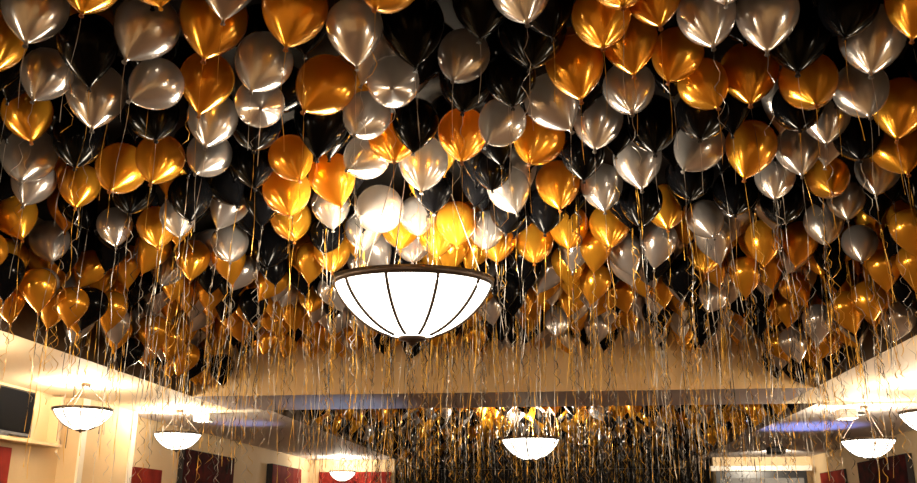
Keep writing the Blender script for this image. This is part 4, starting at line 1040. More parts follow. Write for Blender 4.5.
K -2.28 16.16 1.67 0.12 -0.14 0.98 0.13
S -0.17 16.17 1.86 -0.22 -0.19 0.96 0.13
S -0.62 16.19 1.91 0.49 0.18 0.85 0.14
G 1.9 16.2 1.74 -0.03 -0.17 0.99 0.13
G 3 16.23 1.71 -0.13 -0.38 0.92 0.14
K -1.85 16.25 1.68 -0.35 -0.11 0.93 0.13
S 0.91 16.26 1.69 -0.52 0.04 0.85 0.15
G 0.44 16.29 1.73 0.07 -0.39 0.92 0.15
S 1.4 16.3 1.88 0.12 0.22 0.97 0.15
S -2.52 16.31 1.87 0.02 0.11 0.99 0.13
S 2.66 16.32 1.74 0.06 -0.12 0.99 0.14
G -3.64 16.32 1.51 0.19 0.14 0.97 0.15
S 3.25 16.32 1.61 -0.14 -0.07 0.99 0.13
K 2.23 16.36 1.86 -0.1 -0.39 0.92 0.13
S -0.8 16.36 1.86 0.05 -0.25 0.97 0.14
S -2.21 16.37 1.88 0.24 -0.12 0.96 0.15
S -2.9 16.38 1.82 0.26 0.02 0.97 0.13
G -3.68 16.39 1.92 0.17 0.07 0.98 0.13
K -3.32 16.39 1.68 -0.01 0.03 1 0.13
K 0.09 16.39 1.9 0.5 -0.33 0.8 0.13
K 1.79 16.4 1.71 -0.08 0.16 0.98 0.15
G 1.11 16.4 1.73 0.04 0.03 1 0.13
S -1.49 16.42 1.74 -0.23 -0.26 0.94 0.14
S 2.92 16.43 1.91 0.15 -0.1 0.98 0.14
G -3.11 16.43 1.89 -0.07 -0.17 0.98 0.13
G -1 16.46 1.82 -0.27 -0.11 0.96 0.13
K -1.73 16.47 1.9 -0.38 0.26 0.89 0.14
S 2.42 16.48 1.73 0.12 -0.06 0.99 0.13
K -2.73 16.52 1.66 0.38 -0.37 0.84 0.14
S -0.04 16.54 1.83 -0.05 -0.33 0.94 0.14
K 0.59 16.54 1.91 0.15 -0.3 0.94 0.13
K 0.32 16.54 1.73 -0.15 0.35 0.93 0.13
G 2.01 16.56 1.71 0.2 -0.05 0.98 0.14
G 0.86 16.56 1.88 0.4 0.15 0.9 0.13
G -3.07 16.56 1.67 0.22 0.31 0.92 0.13
K -0.52 16.58 1.82 0.3 0.11 0.95 0.13
G 2.66 16.61 1.84 -0.15 0.15 0.98 0.14
G 3.06 16.62 1.67 0.23 0.07 0.97 0.14
G -3.38 16.62 1.85 -0.15 -0.09 0.99 0.13
G -2.36 16.64 1.73 0.01 -0.3 0.95 0.13
G -2.71 16.66 1.81 0.15 0.06 0.99 0.15
S -3.6 16.66 1.69 -0.32 -0.04 0.95 0.13
S -0.69 16.68 1.68 -0.15 -0.22 0.96 0.14
K -1.36 16.69 1.71 0.16 -0.13 0.98 0.15
G 3.29 16.7 1.46 0.03 -0.53 0.85 0.14
K -2.05 16.71 1.78 0.06 -0.25 0.97 0.14
K -0.15 16.74 1.69 -0.33 -0.03 0.95 0.14
K -3.69 16.74 1.46 -0.25 0.13 0.96 0.13
G 1.6 16.78 1.78 -0.11 0.1 0.99 0.15
G 0.84 16.8 1.8 0.05 0.17 0.98 0.13
K 2.43 16.8 1.88 -0.4 -0.03 0.92 0.15
G 3.23 16.8 1.89 0.08 0.05 1 0.15
G -1.86 16.81 1.91 -0.17 0.44 0.88 0.13
S -1.64 16.83 1.69 0.04 -0.14 0.99 0.15
S 1.24 16.85 1.76 -0 -0.21 0.98 0.14
S 2.05 16.85 1.87 -0.21 -0.07 0.97 0.15
G -3.07 16.86 1.86 0.21 -0.02 0.98 0.15
S -3.67 16.86 1.71 -0.09 0.44 0.89 0.14
G 0.56 16.87 1.74 -0.04 0.22 0.98 0.13
G -0.91 16.88 1.9 0.28 -0.29 0.91 0.13
S 2.77 16.88 1.66 -0.27 -0.22 0.94 0.13
S -2.56 16.9 1.72 0.39 -0.19 0.9 0.14
K -0.44 16.91 1.83 -0.18 0.25 0.95 0.13
S 0.08 16.91 1.84 -0.16 -0.36 0.92 0.13
K 0.27 16.92 1.89 0.2 -0.12 0.97 0.13
G -1.16 16.95 1.83 0.03 -0.19 0.98 0.13
S -2.22 16.97 1.82 -0.07 -0.08 0.99 0.13
G 1.73 17 1.69 0.06 0.35 0.93 0.13
G -3.42 17.01 1.73 -0.01 0.13 0.99 0.14
K 3.17 17.05 1.57 -0.15 -0.35 0.93 0.13
G 3.07 17.06 1.85 -0.27 0.2 0.94 0.13
K -2.78 17.07 1.9 0.23 -0.26 0.94 0.14
K 1.06 17.08 1.66 0.06 -0.03 1 0.14
G -1.29 17.08 1.67 -0.04 -0.01 1 0.13
K -3.65 17.08 1.42 -0.09 0.11 0.99 0.14
S 2.71 17.09 1.9 -0.14 -0.26 0.95 0.15
S 0.15 17.1 1.78 0.09 0.19 0.98 0.13
S -1.61 17.1 1.91 -0.25 -0.05 0.97 0.14
S 2.01 17.12 1.81 -0.15 0.07 0.99 0.14
G -3.13 17.15 1.76 0.13 0.17 0.98 0.14
G -0.95 17.15 1.89 0.02 -0.04 1 0.13
K 1.31 17.15 1.77 0.17 -0.26 0.95 0.14
G 1.53 17.17 1.9 0.27 -0.04 0.96 0.15
K 2.35 17.18 1.91 -0.15 -0.11 0.98 0.14
G 0.48 17.18 1.84 -0.21 -0.17 0.96 0.13
S -2.55 17.22 1.84 0.25 -0.14 0.96 0.14
S -0.22 17.22 1.87 0.01 -0.37 0.93 0.14
S 3.12 17.22 1.68 0.35 0.03 0.94 0.13
K -0.69 17.23 1.8 -0.16 0.11 0.98 0.13
G -3.67 17.23 1.71 0.32 0.17 0.93 0.14
K -1.83 17.23 1.67 0.24 -0.09 0.97 0.13
G 2.92 17.25 1.69 -0.14 0.34 0.93 0.13
G 0.67 17.31 1.85 0.35 -0.24 0.91 0.15
G -1.01 17.34 1.71 0.18 0.25 0.95 0.14
G 2.59 17.35 1.79 0.22 -0.05 0.98 0.15
K -0.01 17.36 1.7 0.48 0.14 0.86 0.14
K 1.07 17.37 1.83 0.03 0.56 0.83 0.15
S 1.36 17.39 1.76 -0.25 -0.09 0.96 0.13
G 0.51 17.4 1.75 -0.27 0.02 0.96 0.13
S -3.63 17.4 1.48 0.29 0.12 0.95 0.13
K -1.51 17.41 1.74 0.35 -0.23 0.91 0.14
S 3.09 17.43 1.86 0.12 0.05 0.99 0.14
S -2.24 17.43 1.89 0.22 -0.45 0.87 0.14
K -1.91 17.44 1.71 -0.01 0.25 0.97 0.15
G 2.19 17.44 1.69 -0.13 -0.07 0.99 0.13
S -1.66 17.44 1.91 -0.11 -0.32 0.94 0.14
G 3.18 17.44 1.44 -0.04 0.31 0.95 0.14
S -3.25 17.46 1.69 0.3 -0.03 0.95 0.13
G -0.43 17.46 1.88 -0.01 -0.03 1 0.15
S -3.59 17.47 1.91 -0.26 -0.08 0.96 0.14
S -2.78 17.49 1.86 0.02 -0.43 0.9 0.13
K 1.71 17.5 1.74 -0.33 -0.2 0.92 0.15
K -2.56 17.5 1.91 0.29 -0.15 0.94 0.13
G 2.43 17.55 1.77 -0.09 0.32 0.94 0.14
G -2.44 17.55 1.67 0.15 0.37 0.92 0.14
S -3.65 17.55 1.68 -0.1 0.4 0.91 0.13
G -1.18 17.57 1.68 -0.25 0.01 0.97 0.14
G -0.84 17.59 1.85 0.27 -0.07 0.96 0.14
S 2 17.61 1.74 -0.12 0.12 0.99 0.14
G -0.21 17.64 1.68 0.06 0.14 0.99 0.15
G 0.19 17.65 1.8 -0.11 -0.02 0.99 0.13
G -1.68 17.65 1.88 0.04 0.14 0.99 0.14
G -3.56 17.69 1.45 -0.17 0.32 0.93 0.13
K -0.52 17.71 1.77 -0.04 -0.05 1 0.14
S 1.29 17.72 1.74 0.1 -0.17 0.98 0.13
S 3.15 17.73 1.67 0.16 -0.29 0.94 0.14
S -2.16 17.74 1.85 0.07 -0.47 0.88 0.13
G 1.74 17.74 1.74 -0.23 0.09 0.97 0.13
G -0.92 17.75 1.67 0.34 0.26 0.91 0.15
K -3.37 17.75 1.67 -0.11 -0.41 0.9 0.14
G 0.7 17.77 1.78 -0.28 -0.2 0.94 0.15
K 2.21 17.8 1.87 -0.12 -0.18 0.98 0.14
G 2.68 17.81 1.84 -0.39 0.23 0.89 0.13
K -1.98 17.81 1.7 -0 0.09 1 0.13
S 2.82 17.83 1.81 0.29 -0.24 0.93 0.14
S -2.67 17.85 1.77 -0.36 -0.04 0.93 0.13
G 0.91 17.85 1.85 0.12 0.42 0.9 0.15
K -3.06 17.86 1.85 -0.06 -0.18 0.98 0.15
G 3.19 17.88 1.44 -0.09 0.19 0.98 0.13
S -1.25 17.89 1.77 -0.28 -0.29 0.91 0.13
S -2.51 17.89 1.84 0.09 0.03 1 0.13
K -1.69 17.92 1.74 0.24 0.07 0.97 0.13
G -3.38 17.95 1.89 -0.01 -0.32 0.95 0.15
G 0.38 17.96 1.72 0.05 -0.01 1 0.14
S -0.03 17.97 1.89 0.08 -0.31 0.95 0.13
G -0.47 17.97 1.91 -0.01 -0.05 1 0.14
K -3.59 18 1.68 -0.35 -0.45 0.82 0.14
K -2.24 18.02 1.71 -0.11 0.03 0.99 0.14
G -1.81 18.02 1.89 -0.2 0.16 0.97 0.14
G -1.06 18.02 1.73 0.11 0.17 0.98 0.14
G 1.4 18.03 1.82 -0.01 -0.14 0.99 0.13
K -3.69 18.04 1.42 -0.33 -0.28 0.9 0.13
G 2.63 18.07 1.69 0.05 0.13 0.99 0.14
S 2.92 18.08 1.81 0.01 0.03 1 0.13
S 3.23 18.09 1.69 0.13 -0.24 0.96 0.14
K 1.64 18.11 1.91 0.05 -0.01 1 0.13
G -1.43 18.13 1.83 -0.34 0.1 0.94 0.15
S -2.49 18.15 1.71 0.02 0.23 0.97 0.13
S -0.44 18.17 1.81 0.03 0.29 0.96 0.14
G 1.97 18.17 1.71 -0.25 -0.43 0.87 0.15
S 2.39 18.18 1.79 -0.25 -0.23 0.94 0.14
K -3.51 18.19 1.91 -0.18 -0.13 0.98 0.14
K 0.6 18.2 1.8 0.22 0.15 0.96 0.14
S -1.25 18.22 1.89 0.15 -0.17 0.97 0.13
G -2.95 18.23 1.84 0.1 0.07 0.99 0.13
G 0.43 18.23 1.7 -0.36 0.02 0.93 0.14
G -2.15 18.23 1.91 0.23 -0.01 0.97 0.14
K 1 18.24 1.91 0.23 -0.08 0.97 0.14
K -3.2 18.27 1.68 -0.16 0.07 0.99 0.13
G 0.14 18.27 1.9 0.12 -0.25 0.96 0.13
S 2.56 18.3 1.9 0.58 0.04 0.82 0.13
G 3.23 18.33 1.49 -0.18 -0.12 0.98 0.13
G -0.86 18.34 1.79 0.29 -0.34 0.9 0.15
S 1.53 18.35 1.89 -0.15 -0.07 0.99 0.14
K -3.59 18.36 1.48 0.12 -0.51 0.85 0.13
S 2.09 18.37 1.91 0.42 -0.06 0.9 0.13
G -3.48 18.37 1.89 0.4 0.23 0.89 0.13
K 3.2 18.39 1.82 -0.24 -0.16 0.96 0.14
G -2.72 18.41 1.75 0.05 -0.2 0.98 0.14
S -3.69 18.42 1.67 0.04 -0.05 1 0.15
S -1.19 18.43 1.86 0.42 0.04 0.91 0.14
S -0.56 18.43 1.66 -0.17 0.1 0.98 0.13
S -2.54 18.44 1.91 0.33 0.07 0.94 0.13
S -0.32 18.47 1.72 0.14 0.01 0.99 0.13
G -1.9 18.48 1.67 -0.13 -0.36 0.92 0.13
G -1.54 18.48 1.89 0.35 0.06 0.93 0.15
S -0.88 18.48 1.71 0.09 0.24 0.97 0.13
S 0.05 18.49 1.83 -0.29 -0.13 0.95 0.13
K 1.91 18.5 1.89 -0.04 0.07 1 0.14
K 0.54 18.51 1.85 0.2 0.07 0.98 0.14
G 2.86 18.53 1.86 0.03 0.23 0.97 0.14
G 0.85 18.53 1.71 0.02 0.29 0.96 0.13
K 1.18 18.56 1.71 -0.09 -0.11 0.99 0.15
G 0.32 18.57 1.69 -0.21 0.31 0.93 0.14
S 2.17 18.57 1.71 -0.32 0.55 0.77 0.14
K -1.74 18.57 1.89 -0.02 -0.03 1 0.14
K -2.85 18.57 1.66 0.05 0.32 0.95 0.13
S -2.33 18.58 1.77 0.42 -0.1 0.9 0.13
G -3.56 18.58 1.5 0.12 -0.1 0.99 0.13
G 3.15 18.58 1.42 -0.12 0.06 0.99 0.14
G 2.48 18.62 1.85 0.15 0.25 0.96 0.15
S -0.64 18.65 1.76 0.05 0.32 0.95 0.15
S -0.42 18.65 1.91 0.17 0.03 0.99 0.14
K -3.12 18.68 1.84 0.2 -0.13 0.97 0.13
S 3.16 18.69 1.81 -0.02 0.12 0.99 0.14
S -3.51 18.7 1.91 0.07 0.3 0.95 0.15
S 2.71 18.71 1.66 0.46 0.21 0.86 0.14
S -2.5 18.74 1.78 0.22 -0.14 0.97 0.13
G 0.01 18.75 1.85 -0.2 0.25 0.95 0.14
G 1.82 18.76 1.77 0.04 0.14 0.99 0.15
S -1.16 18.76 1.78 0.08 -0.04 1 0.14
G -2.12 18.77 1.71 0.39 -0.13 0.91 0.14
K 0.92 18.79 1.89 -0.24 0.15 0.96 0.14
K 1.6 18.79 1.78 -0.33 -0.29 0.9 0.14
S -2.87 18.87 1.88 0.33 -0.21 0.92 0.14
G -1.55 18.87 1.67 0.3 -0.09 0.95 0.15
G -3.66 18.87 1.59 -0.03 -0.03 1 0.14
S -1.75 18.89 1.89 0.3 0.06 0.95 0.14
K 0.35 18.9 1.79 -0.2 0.1 0.98 0.14
S -0.32 18.91 1.78 0.04 0.2 0.98 0.13
K -2.21 18.94 1.82 0.27 0.24 0.93 0.15
K 3.21 18.95 1.53 0.08 -0.12 0.99 0.14
S -1.31 18.96 1.92 0.12 0.04 0.99 0.13
G 1.48 18.96 1.91 0.16 0.13 0.98 0.14
G -3.3 18.96 1.84 0.42 0.06 0.91 0.15
G 2.2 18.98 1.89 0.16 0.04 0.99 0.13
K 2.41 19 1.66 0.01 0.06 1 0.14
G 1.15 19.03 1.87 0.17 0.1 0.98 0.13
G -2.46 19.04 1.92 -0.21 -0.14 0.97 0.14
G -2.76 19.05 1.68 0.3 -0.09 0.95 0.14
G -0.03 19.05 1.66 0.32 -0.21 0.92 0.13
K -3.41 19.09 1.85 -0.28 0.05 0.96 0.15
K -1.86 19.09 1.92 0.08 0.28 0.96 0.15
G 0.57 19.11 1.75 -0.18 -0.31 0.93 0.13
S 2.81 19.12 1.89 0.22 -0.46 0.86 0.14
K -0.89 19.12 1.7 0.05 -0.35 0.93 0.14
S -0.53 19.13 1.72 -0.31 -0.28 0.91 0.13
S 0.93 19.13 1.67 -0.41 0.15 0.9 0.14
G -1.18 19.14 1.66 0.08 0.07 0.99 0.13
K 3.07 19.16 1.67 0.13 -0.08 0.99 0.15
S -0.3 19.17 1.71 -0.07 0.22 0.97 0.14
K 1.97 19.19 1.74 -0.19 -0.28 0.94 0.14
G 0.26 19.19 1.81 -0.15 0.12 0.98 0.15
G 1.13 19.19 1.68 -0.02 0.18 0.98 0.13
G -3.67 19.2 1.56 0.27 -0 0.96 0.13
G -1.47 19.22 1.69 -0.02 -0.38 0.92 0.13
K -2.44 19.23 1.76 -0 0.14 0.99 0.15
K 2.37 19.24 1.86 0.04 -0.01 1 0.13
S -0.06 19.25 1.89 -0.17 0.2 0.96 0.15
K 0.65 19.25 1.92 0.17 0.08 0.98 0.15
S -2.87 19.27 1.74 -0.4 -0.07 0.92 0.15
G 2.88 19.29 1.8 0.02 0.06 1 0.13
G 1.42 19.31 1.69 -0.04 -0.19 0.98 0.14
G 2.66 19.32 1.69 -0.3 0.13 0.95 0.14
S -0.95 19.34 1.91 -0.2 -0.22 0.96 0.15
K 1.7 19.34 1.89 -0.08 -0.2 0.98 0.14
S -0.68 19.35 1.84 0.03 0.1 0.99 0.13
G -1.36 19.35 1.89 0.21 -0.22 0.95 0.14
S -3.28 19.36 1.77 0.04 0.36 0.93 0.13
G -1.67 19.37 1.7 -0.16 0.03 0.99 0.13
G 0.55 19.39 1.68 0.02 -0.02 1 0.14
K -2.14 19.39 1.76 0.22 0.05 0.97 0.15
S 2.03 19.39 1.77 0.57 -0.32 0.76 0.14
K -2.75 19.4 1.91 -0.11 -0 0.99 0.15
K -3.65 19.41 1.43 -0.09 0.03 1 0.13
S 3.14 19.44 1.82 -0.04 -0.17 0.98 0.14
K -3.57 19.45 1.73 -0.17 -0.01 0.99 0.15
G 1.01 19.46 1.73 -0.06 0.2 0.98 0.13
S -0.78 19.51 1.68 -0.04 0.3 0.95 0.13
K -0.53 19.51 1.66 0.15 0 0.99 0.13
K 2.67 19.52 1.9 0.21 0.07 0.98 0.13
K -1.1 19.52 1.78 -0.01 0.2 0.98 0.13
S 3.22 19.52 1.5 -0.08 -0.04 1 0.13
G -0.23 19.53 1.92 0.01 0.32 0.95 0.14
S -1.56 19.53 1.84 -0.04 0.1 0.99 0.14
K 1.2 19.53 1.92 -0.11 0.21 0.97 0.14
S -1.87 19.54 1.88 0.08 0 1 0.14
K -2.09 19.57 1.68 0.37 0.48 0.79 0.13
K 0.21 19.58 1.68 -0.03 0.11 0.99 0.13
K 2.94 19.58 1.67 0.12 0.28 0.95 0.13
S 2.07 19.61 1.91 -0.19 -0.34 0.92 0.15
G 1.37 19.63 1.72 0.3 0.02 0.95 0.15
K 2.44 19.64 1.75 -0.26 -0.03 0.97 0.13
G 1.76 19.66 1.72 -0.04 -0.08 1 0.14
S 0.35 19.66 1.92 0.16 0.26 0.95 0.14
G 0.7 19.67 1.79 -0.17 0.03 0.99 0.14
K -2.57 19.68 1.87 -0.23 -0.09 0.97 0.13
G -3.57 19.68 1.44 0.07 -0.1 0.99 0.13
G -2.26 19.7 1.78 -0.09 -0.24 0.97 0.14
K -3.02 19.7 1.82 0.04 -0.26 0.97 0.14
S -3.34 19.75 1.78 -0.11 -0.27 0.96 0.13
G -0.61 19.8 1.74 0.05 -0.03 1 0.13
S -1.72 19.8 1.84 0.01 0.29 0.96 0.13
K -3.65 19.8 1.64 -0.37 0.01 0.93 0.14
K -1.09 19.81 1.89 0.34 0.03 0.94 0.14
G 0.93 19.82 1.89 -0.06 0.22 0.97 0.14
G -0.3 19.82 1.71 0.03 -0.05 1 0.13
K 2.69 19.82 1.75 0.07 -0.31 0.95 0.13
G -1.38 19.83 1.9 0.12 -0.11 0.99 0.13
K -0.03 19.85 1.68 -0.01 -0.1 0.99 0.13
G 1.85 19.85 1.87 0.32 -0.11 0.94 0.14
G 3.14 19.86 1.71 0.34 -0.07 0.94 0.15
G -2.72 19.87 1.69 -0.22 -0.09 0.97 0.15
G 2.98 19.87 1.78 -0.17 0.23 0.96 0.13
S 1.7 19.89 1.9 -0.2 0.18 0.96 0.14
G -3.47 19.9 1.82 -0.37 0.42 0.82 0.14
G 0.33 19.91 1.71 0.27 0.12 0.96 0.14
G 2.48 19.92 1.84 -0.33 -0.09 0.94 0.15
G -3.24 19.94 1.88 -0.04 0.03 1 0.14
G 0.69 19.96 1.76 -0.07 0.14 0.99 0.15
G 1.18 19.96 1.9 0.16 -0.19 0.97 0.14
S -2.25 19.96 1.85 0.18 -0.14 0.97 0.14
S 0.08 20.02 1.88 0.25 0.17 0.95 0.13
G 3.21 20.02 1.52 -0.07 0.41 0.91 0.13
S 1.99 20.04 1.69 0.35 -0.14 0.93 0.14
S -2.93 20.05 1.88 -0.18 0.21 0.96 0.14
G -0.79 20.06 1.78 -0.11 -0.21 0.97 0.14
G -1.94 20.1 1.7 -0.26 -0.21 0.94 0.14
G -2.53 20.11 1.84 -0.35 0.05 0.93 0.14
G -1.09 20.14 1.67 0.04 0.05 1 0.15
K -1.43 20.17 1.87 0.26 0.33 0.91 0.14
G 1.83 20.17 1.7 -0.16 0.05 0.99 0.15
S 1.35 20.17 1.76 0.18 0.4 0.9 0.13
K 2.67 20.17 1.81 0.55 -0.02 0.83 0.15
S -0.59 20.18 1.9 -0.06 -0.05 1 0.15
G -2.39 20.19 1.73 0.3 -0.12 0.95 0.15
K -3.6 20.19 1.47 0.04 0.22 0.97 0.13
S -0.31 20.2 1.73 0.14 -0.41 0.9 0.15
G 0.88 20.2 1.85 0.12 0.1 0.99 0.14
G -1.76 20.22 1.82 0.2 0.08 0.98 0.13
G 3.2 20.23 1.79 0.1 -0.21 0.97 0.14
G 0.46 20.27 1.75 -0.16 -0.12 0.98 0.13
K 0.02 20.3 1.77 -0.11 0.32 0.94 0.15
S -3.35 20.31 1.89 -0.13 -0.34 0.93 0.15
G -0.83 20.31 1.66 0.39 -0.21 0.9 0.14
G -2.04 20.33 1.7 -0.18 0.45 0.88 0.13
K 2.14 20.33 1.7 -0.16 -0.08 0.98 0.13
K -2.61 20.34 1.73 -0.04 0.36 0.93 0.14
K 2.39 20.36 1.79 -0.02 0.11 0.99 0.13
S -3 20.36 1.69 -0.01 0.02 1 0.15
S 1.02 20.37 1.7 0.35 0.01 0.94 0.14
K 3.19 20.37 1.46 0.22 0.23 0.95 0.14
K -0.41 20.4 1.72 -0.21 -0.03 0.98 0.13
S 3 20.4 1.73 0.34 0.16 0.93 0.14
K -3.65 20.4 1.9 -0.02 -0.15 0.99 0.13
S 1.59 20.41 1.88 -0.08 -0.12 0.99 0.13
G 2.74 20.47 1.92 -0.18 0.11 0.98 0.13
K -0.9 20.49 1.82 -0 -0.27 0.96 0.15
S 0.77 20.52 1.82 -0.42 -0.17 0.89 0.14
K -3.2 20.54 1.88 0.1 0.09 0.99 0.14
G 1.91 20.55 1.88 -0.24 0.08 0.97 0.14
K -3.43 20.55 1.72 -0.21 -0.31 0.93 0.14
K 1.59 20.56 1.7 0.21 0.17 0.96 0.14
K -0.27 20.59 1.88 0.01 -0.2 0.98 0.15
S 0.17 20.6 1.74 0.07 0.27 0.96 0.15
K -2.68 20.63 1.92 0.09 -0.06 0.99 0.14
K 2.99 20.63 1.9 -0.15 0.08 0.99 0.15
S 1.2 20.63 1.78 0.03 0.16 0.99 0.14
G -1.39 20.63 1.72 0.17 -0.25 0.95 0.14
G -1.84 20.64 1.76 0.22 -0.2 0.95 0.13
S -2.14 20.64 1.85 -0.33 -0.26 0.91 0.14
K -3.58 20.65 1.46 0 -0.44 0.9 0.13
G 2.17 20.66 1.91 -0.03 -0.01 1 0.14
G -3.67 20.67 1.89 0.08 -0.06 0.99 0.15
K 2.84 20.69 1.72 -0.07 0.36 0.93 0.13
G -0.25 20.69 1.67 0.07 0.38 0.92 0.14
K 3.18 20.7 1.49 0.39 0.12 0.91 0.13
K 1.48 20.71 1.9 -0.08 0.05 1 0.13
S 2.3 20.72 1.74 0.3 -0.19 0.94 0.13
S -3.17 20.73 1.67 0.44 -0.15 0.88 0.13
K 0.86 20.73 1.88 -0.15 -0.11 0.98 0.14
G -0.93 20.76 1.69 -0.03 -0.09 1 0.14
S -0.42 20.8 1.92 0.01 0.04 1 0.14
G -1.69 20.8 1.67 0.33 -0.06 0.94 0.14
S -0.66 20.81 1.66 0.05 -0.21 0.98 0.13
G -1.18 20.82 1.89 0.06 -0.26 0.96 0.14
K -2.06 20.85 1.82 -0.05 0.04 1 0.14
S 2.45 20.85 1.87 0.37 0.11 0.92 0.13
G 1.95 20.86 1.91 -0.18 0 0.98 0.15
K -3.67 20.86 1.52 -0.33 -0.3 0.89 0.14
K -3.46 20.9 1.73 -0.16 0.02 0.99 0.13
G 1 20.91 1.69 0.01 0.22 0.97 0.15
S 0.52 20.92 1.9 -0.02 0.07 1 0.15
K -0.08 20.92 1.85 0.2 -0.07 0.98 0.15
G -2.32 20.92 1.83 -0.23 -0.4 0.89 0.14
S -1.38 20.94 1.75 0.03 0.08 1 0.15
K -0.78 20.95 1.87 0.16 0.22 0.96 0.13
G 3.16 20.96 1.79 -0.1 0.11 0.99 0.14
S -3.08 20.96 1.89 0.28 0.05 0.96 0.14
G 2.28 20.96 1.66 0.03 0.01 1 0.14
G 0.49 20.97 1.67 -0.37 0.37 0.85 0.13
K 1.36 20.99 1.89 -0.1 -0.02 0.99 0.14
S -1.69 20.99 1.91 0.25 -0.09 0.97 0.15
K -2.59 21 1.66 0.2 -0.1 0.98 0.13
K 1.7 21 1.68 -0.03 -0.04 1 0.15
K 2.69 21.01 1.83 0.39 -0.07 0.92 0.14
K -1.02 21.05 1.77 -0.04 -0.14 0.99 0.14
K -0.39 21.08 1.7 -0.22 -0.26 0.94 0.15
G -2.72 21.1 1.88 0.06 0.23 0.97 0.15
G 2.16 21.12 1.78 0.11 0.46 0.88 0.14
G -0.11 21.12 1.69 -0.21 0.1 0.97 0.14
K -1.99 21.13 1.7 0.57 -0.33 0.75 0.14
K 2.54 21.13 1.73 -0.02 0.09 1 0.14
G 0.82 21.15 1.88 0.05 -0.03 1 0.13
S -2.02 21.18 1.91 -0.33 0.33 0.89 0.14
K -3.13 21.18 1.66 0.05 -0.07 1 0.13
G -3.6 21.18 1.85 -0.26 0.12 0.96 0.13
G 3.29 21.18 1.42 -0.18 0.11 0.98 0.14
K -3.57 21.19 1.5 -0.08 -0.33 0.94 0.13
K -2.32 21.22 1.77 -0.15 0.19 0.97 0.13
S -1.64 21.22 1.87 -0.29 0.16 0.94 0.13
G -0.92 21.25 1.71 0.29 0.04 0.96 0.13
G 0.17 21.26 1.78 -0.24 -0.21 0.95 0.15
G -1.14 21.26 1.88 0.21 0.19 0.96 0.15
S 3.02 21.28 1.76 -0.04 0.03 1 0.13
K -1.38 21.29 1.73 0.28 0.12 0.95 0.13
G -0.3 21.29 1.91 0.2 0.23 0.95 0.13
K -2.65 21.3 1.68 -0.04 0.14 0.99 0.13
K 1.77 21.32 1.75 -0.25 -0.04 0.97 0.15
S 0.44 21.37 1.73 0.04 -0.24 0.97 0.13
S 0.92 21.39 1.84 -0.42 0.09 0.9 0.13
G 1.46 21.43 1.88 0.17 0.4 0.9 0.14
G 1.24 21.43 1.71 -0.42 -0.23 0.88 0.14
G 3.17 21.44 1.89 0.27 -0.24 0.93 0.15
G 2.34 21.47 1.68 0.15 -0.2 0.97 0.14
K -3.03 21.48 1.85 -0.1 -0.19 0.98 0.14
G -3.31 21.49 1.77 -0.21 -0.17 0.96 0.13
K -3.59 21.5 1.5 -0.42 -0.24 0.88 0.14
G -2.05 21.51 1.76 0.04 0.16 0.99 0.14
K 3.16 21.51 1.51 -0.25 -0.06 0.97 0.13
K 0.24 21.52 1.92 0.14 -0.13 0.98 0.15
G -1.6 21.53 1.74 -0.04 -0.07 1 0.14
S -0.55 21.53 1.92 0.03 -0.3 0.95 0.15
K 2.82 21.54 1.83 -0.04 -0.07 1 0.15
S -3.63 21.55 1.88 -0.01 -0.27 0.96 0.13
S 2.65 21.56 1.66 -0.17 0.42 0.89 0.14
S -2.66 21.57 1.8 0.01 0.02 1 0.15
G 0.63 21.58 1.7 0.01 -0.02 1 0.14
G -1.15 21.58 1.75 0.13 -0.17 0.98 0.13
S -0.83 21.6 1.87 -0.09 -0.2 0.98 0.15
K -2.4 21.62 1.7 0.03 0.02 1 0.13
K 2.43 21.62 1.89 0.14 -0.07 0.99 0.14
S 2.09 21.63 1.78 0.3 -0.12 0.95 0.15
S -0.21 21.66 1.86 0.09 -0.02 1 0.14
G -1.76 21.68 1.91 -0.03 0.26 0.97 0.13
S 0.88 21.69 1.78 0.18 -0.05 0.98 0.13
S 0.18 21.71 1.78 -0.33 -0.06 0.94 0.13
G 3.09 21.72 1.72 0.11 0 0.99 0.14
K 1.39 21.75 1.67 0.18 -0.36 0.91 0.13
S -3.31 21.75 1.77 -0.09 -0.09 0.99 0.13
S -2.96 21.77 1.69 -0.22 -0.14 0.97 0.13
K 1.89 21.78 1.77 -0.13 -0.14 0.98 0.14
K -2.03 21.78 1.72 -0.28 0.15 0.95 0.13
G -3.65 21.79 1.48 -0.33 0.04 0.94 0.15
G -1.52 21.82 1.74 0.02 -0.07 1 0.14
G -3.55 21.84 1.91 -0.36 -0.16 0.92 0.14
K 1.3 21.84 1.82 -0.26 0.13 0.96 0.14
S -0.88 21.85 1.76 0.08 0.31 0.95 0.15
G -1.17 21.87 1.8 -0.03 -0.24 0.97 0.14
G -0.32 21.87 1.67 0.04 0.01 1 0.14
G -0.5 21.88 1.9 -0.07 -0.14 0.99 0.13
G -2.84 21.9 1.75 0.36 -0.01 0.93 0.14
K 0.42 21.9 1.85 0.06 -0.23 0.97 0.15
K 3.26 21.9 1.47 0.08 0.06 0.99 0.15
G -3.17 21.92 1.9 0.19 0.22 0.96 0.14
K -0.05 21.92 1.85 -0.04 0.22 0.97 0.15
G -2.24 21.93 1.88 -0.17 -0.06 0.98 0.15
K -3.45 21.93 1.66 0.24 0.23 0.94 0.14
G 2.83 21.93 1.79 0 0.1 0.99 0.14
K 1.51 21.94 1.7 0.28 0.27 0.92 0.15
S 0.74 21.94 1.92 0.11 -0.07 0.99 0.13
S 0.15 21.94 1.68 0.11 0.12 0.99 0.13
K 2.12 21.96 1.68 0.26 0.05 0.97 0.15
K -2.44 21.97 1.68 -0.1 -0.3 0.95 0.13
G 2.57 22.02 1.89 -0.04 -0 1 0.13
G -3.67 22.04 1.43 0.37 0.4 0.84 0.13
S -1.76 22.11 1.71 -0.06 0.2 0.98 0.15
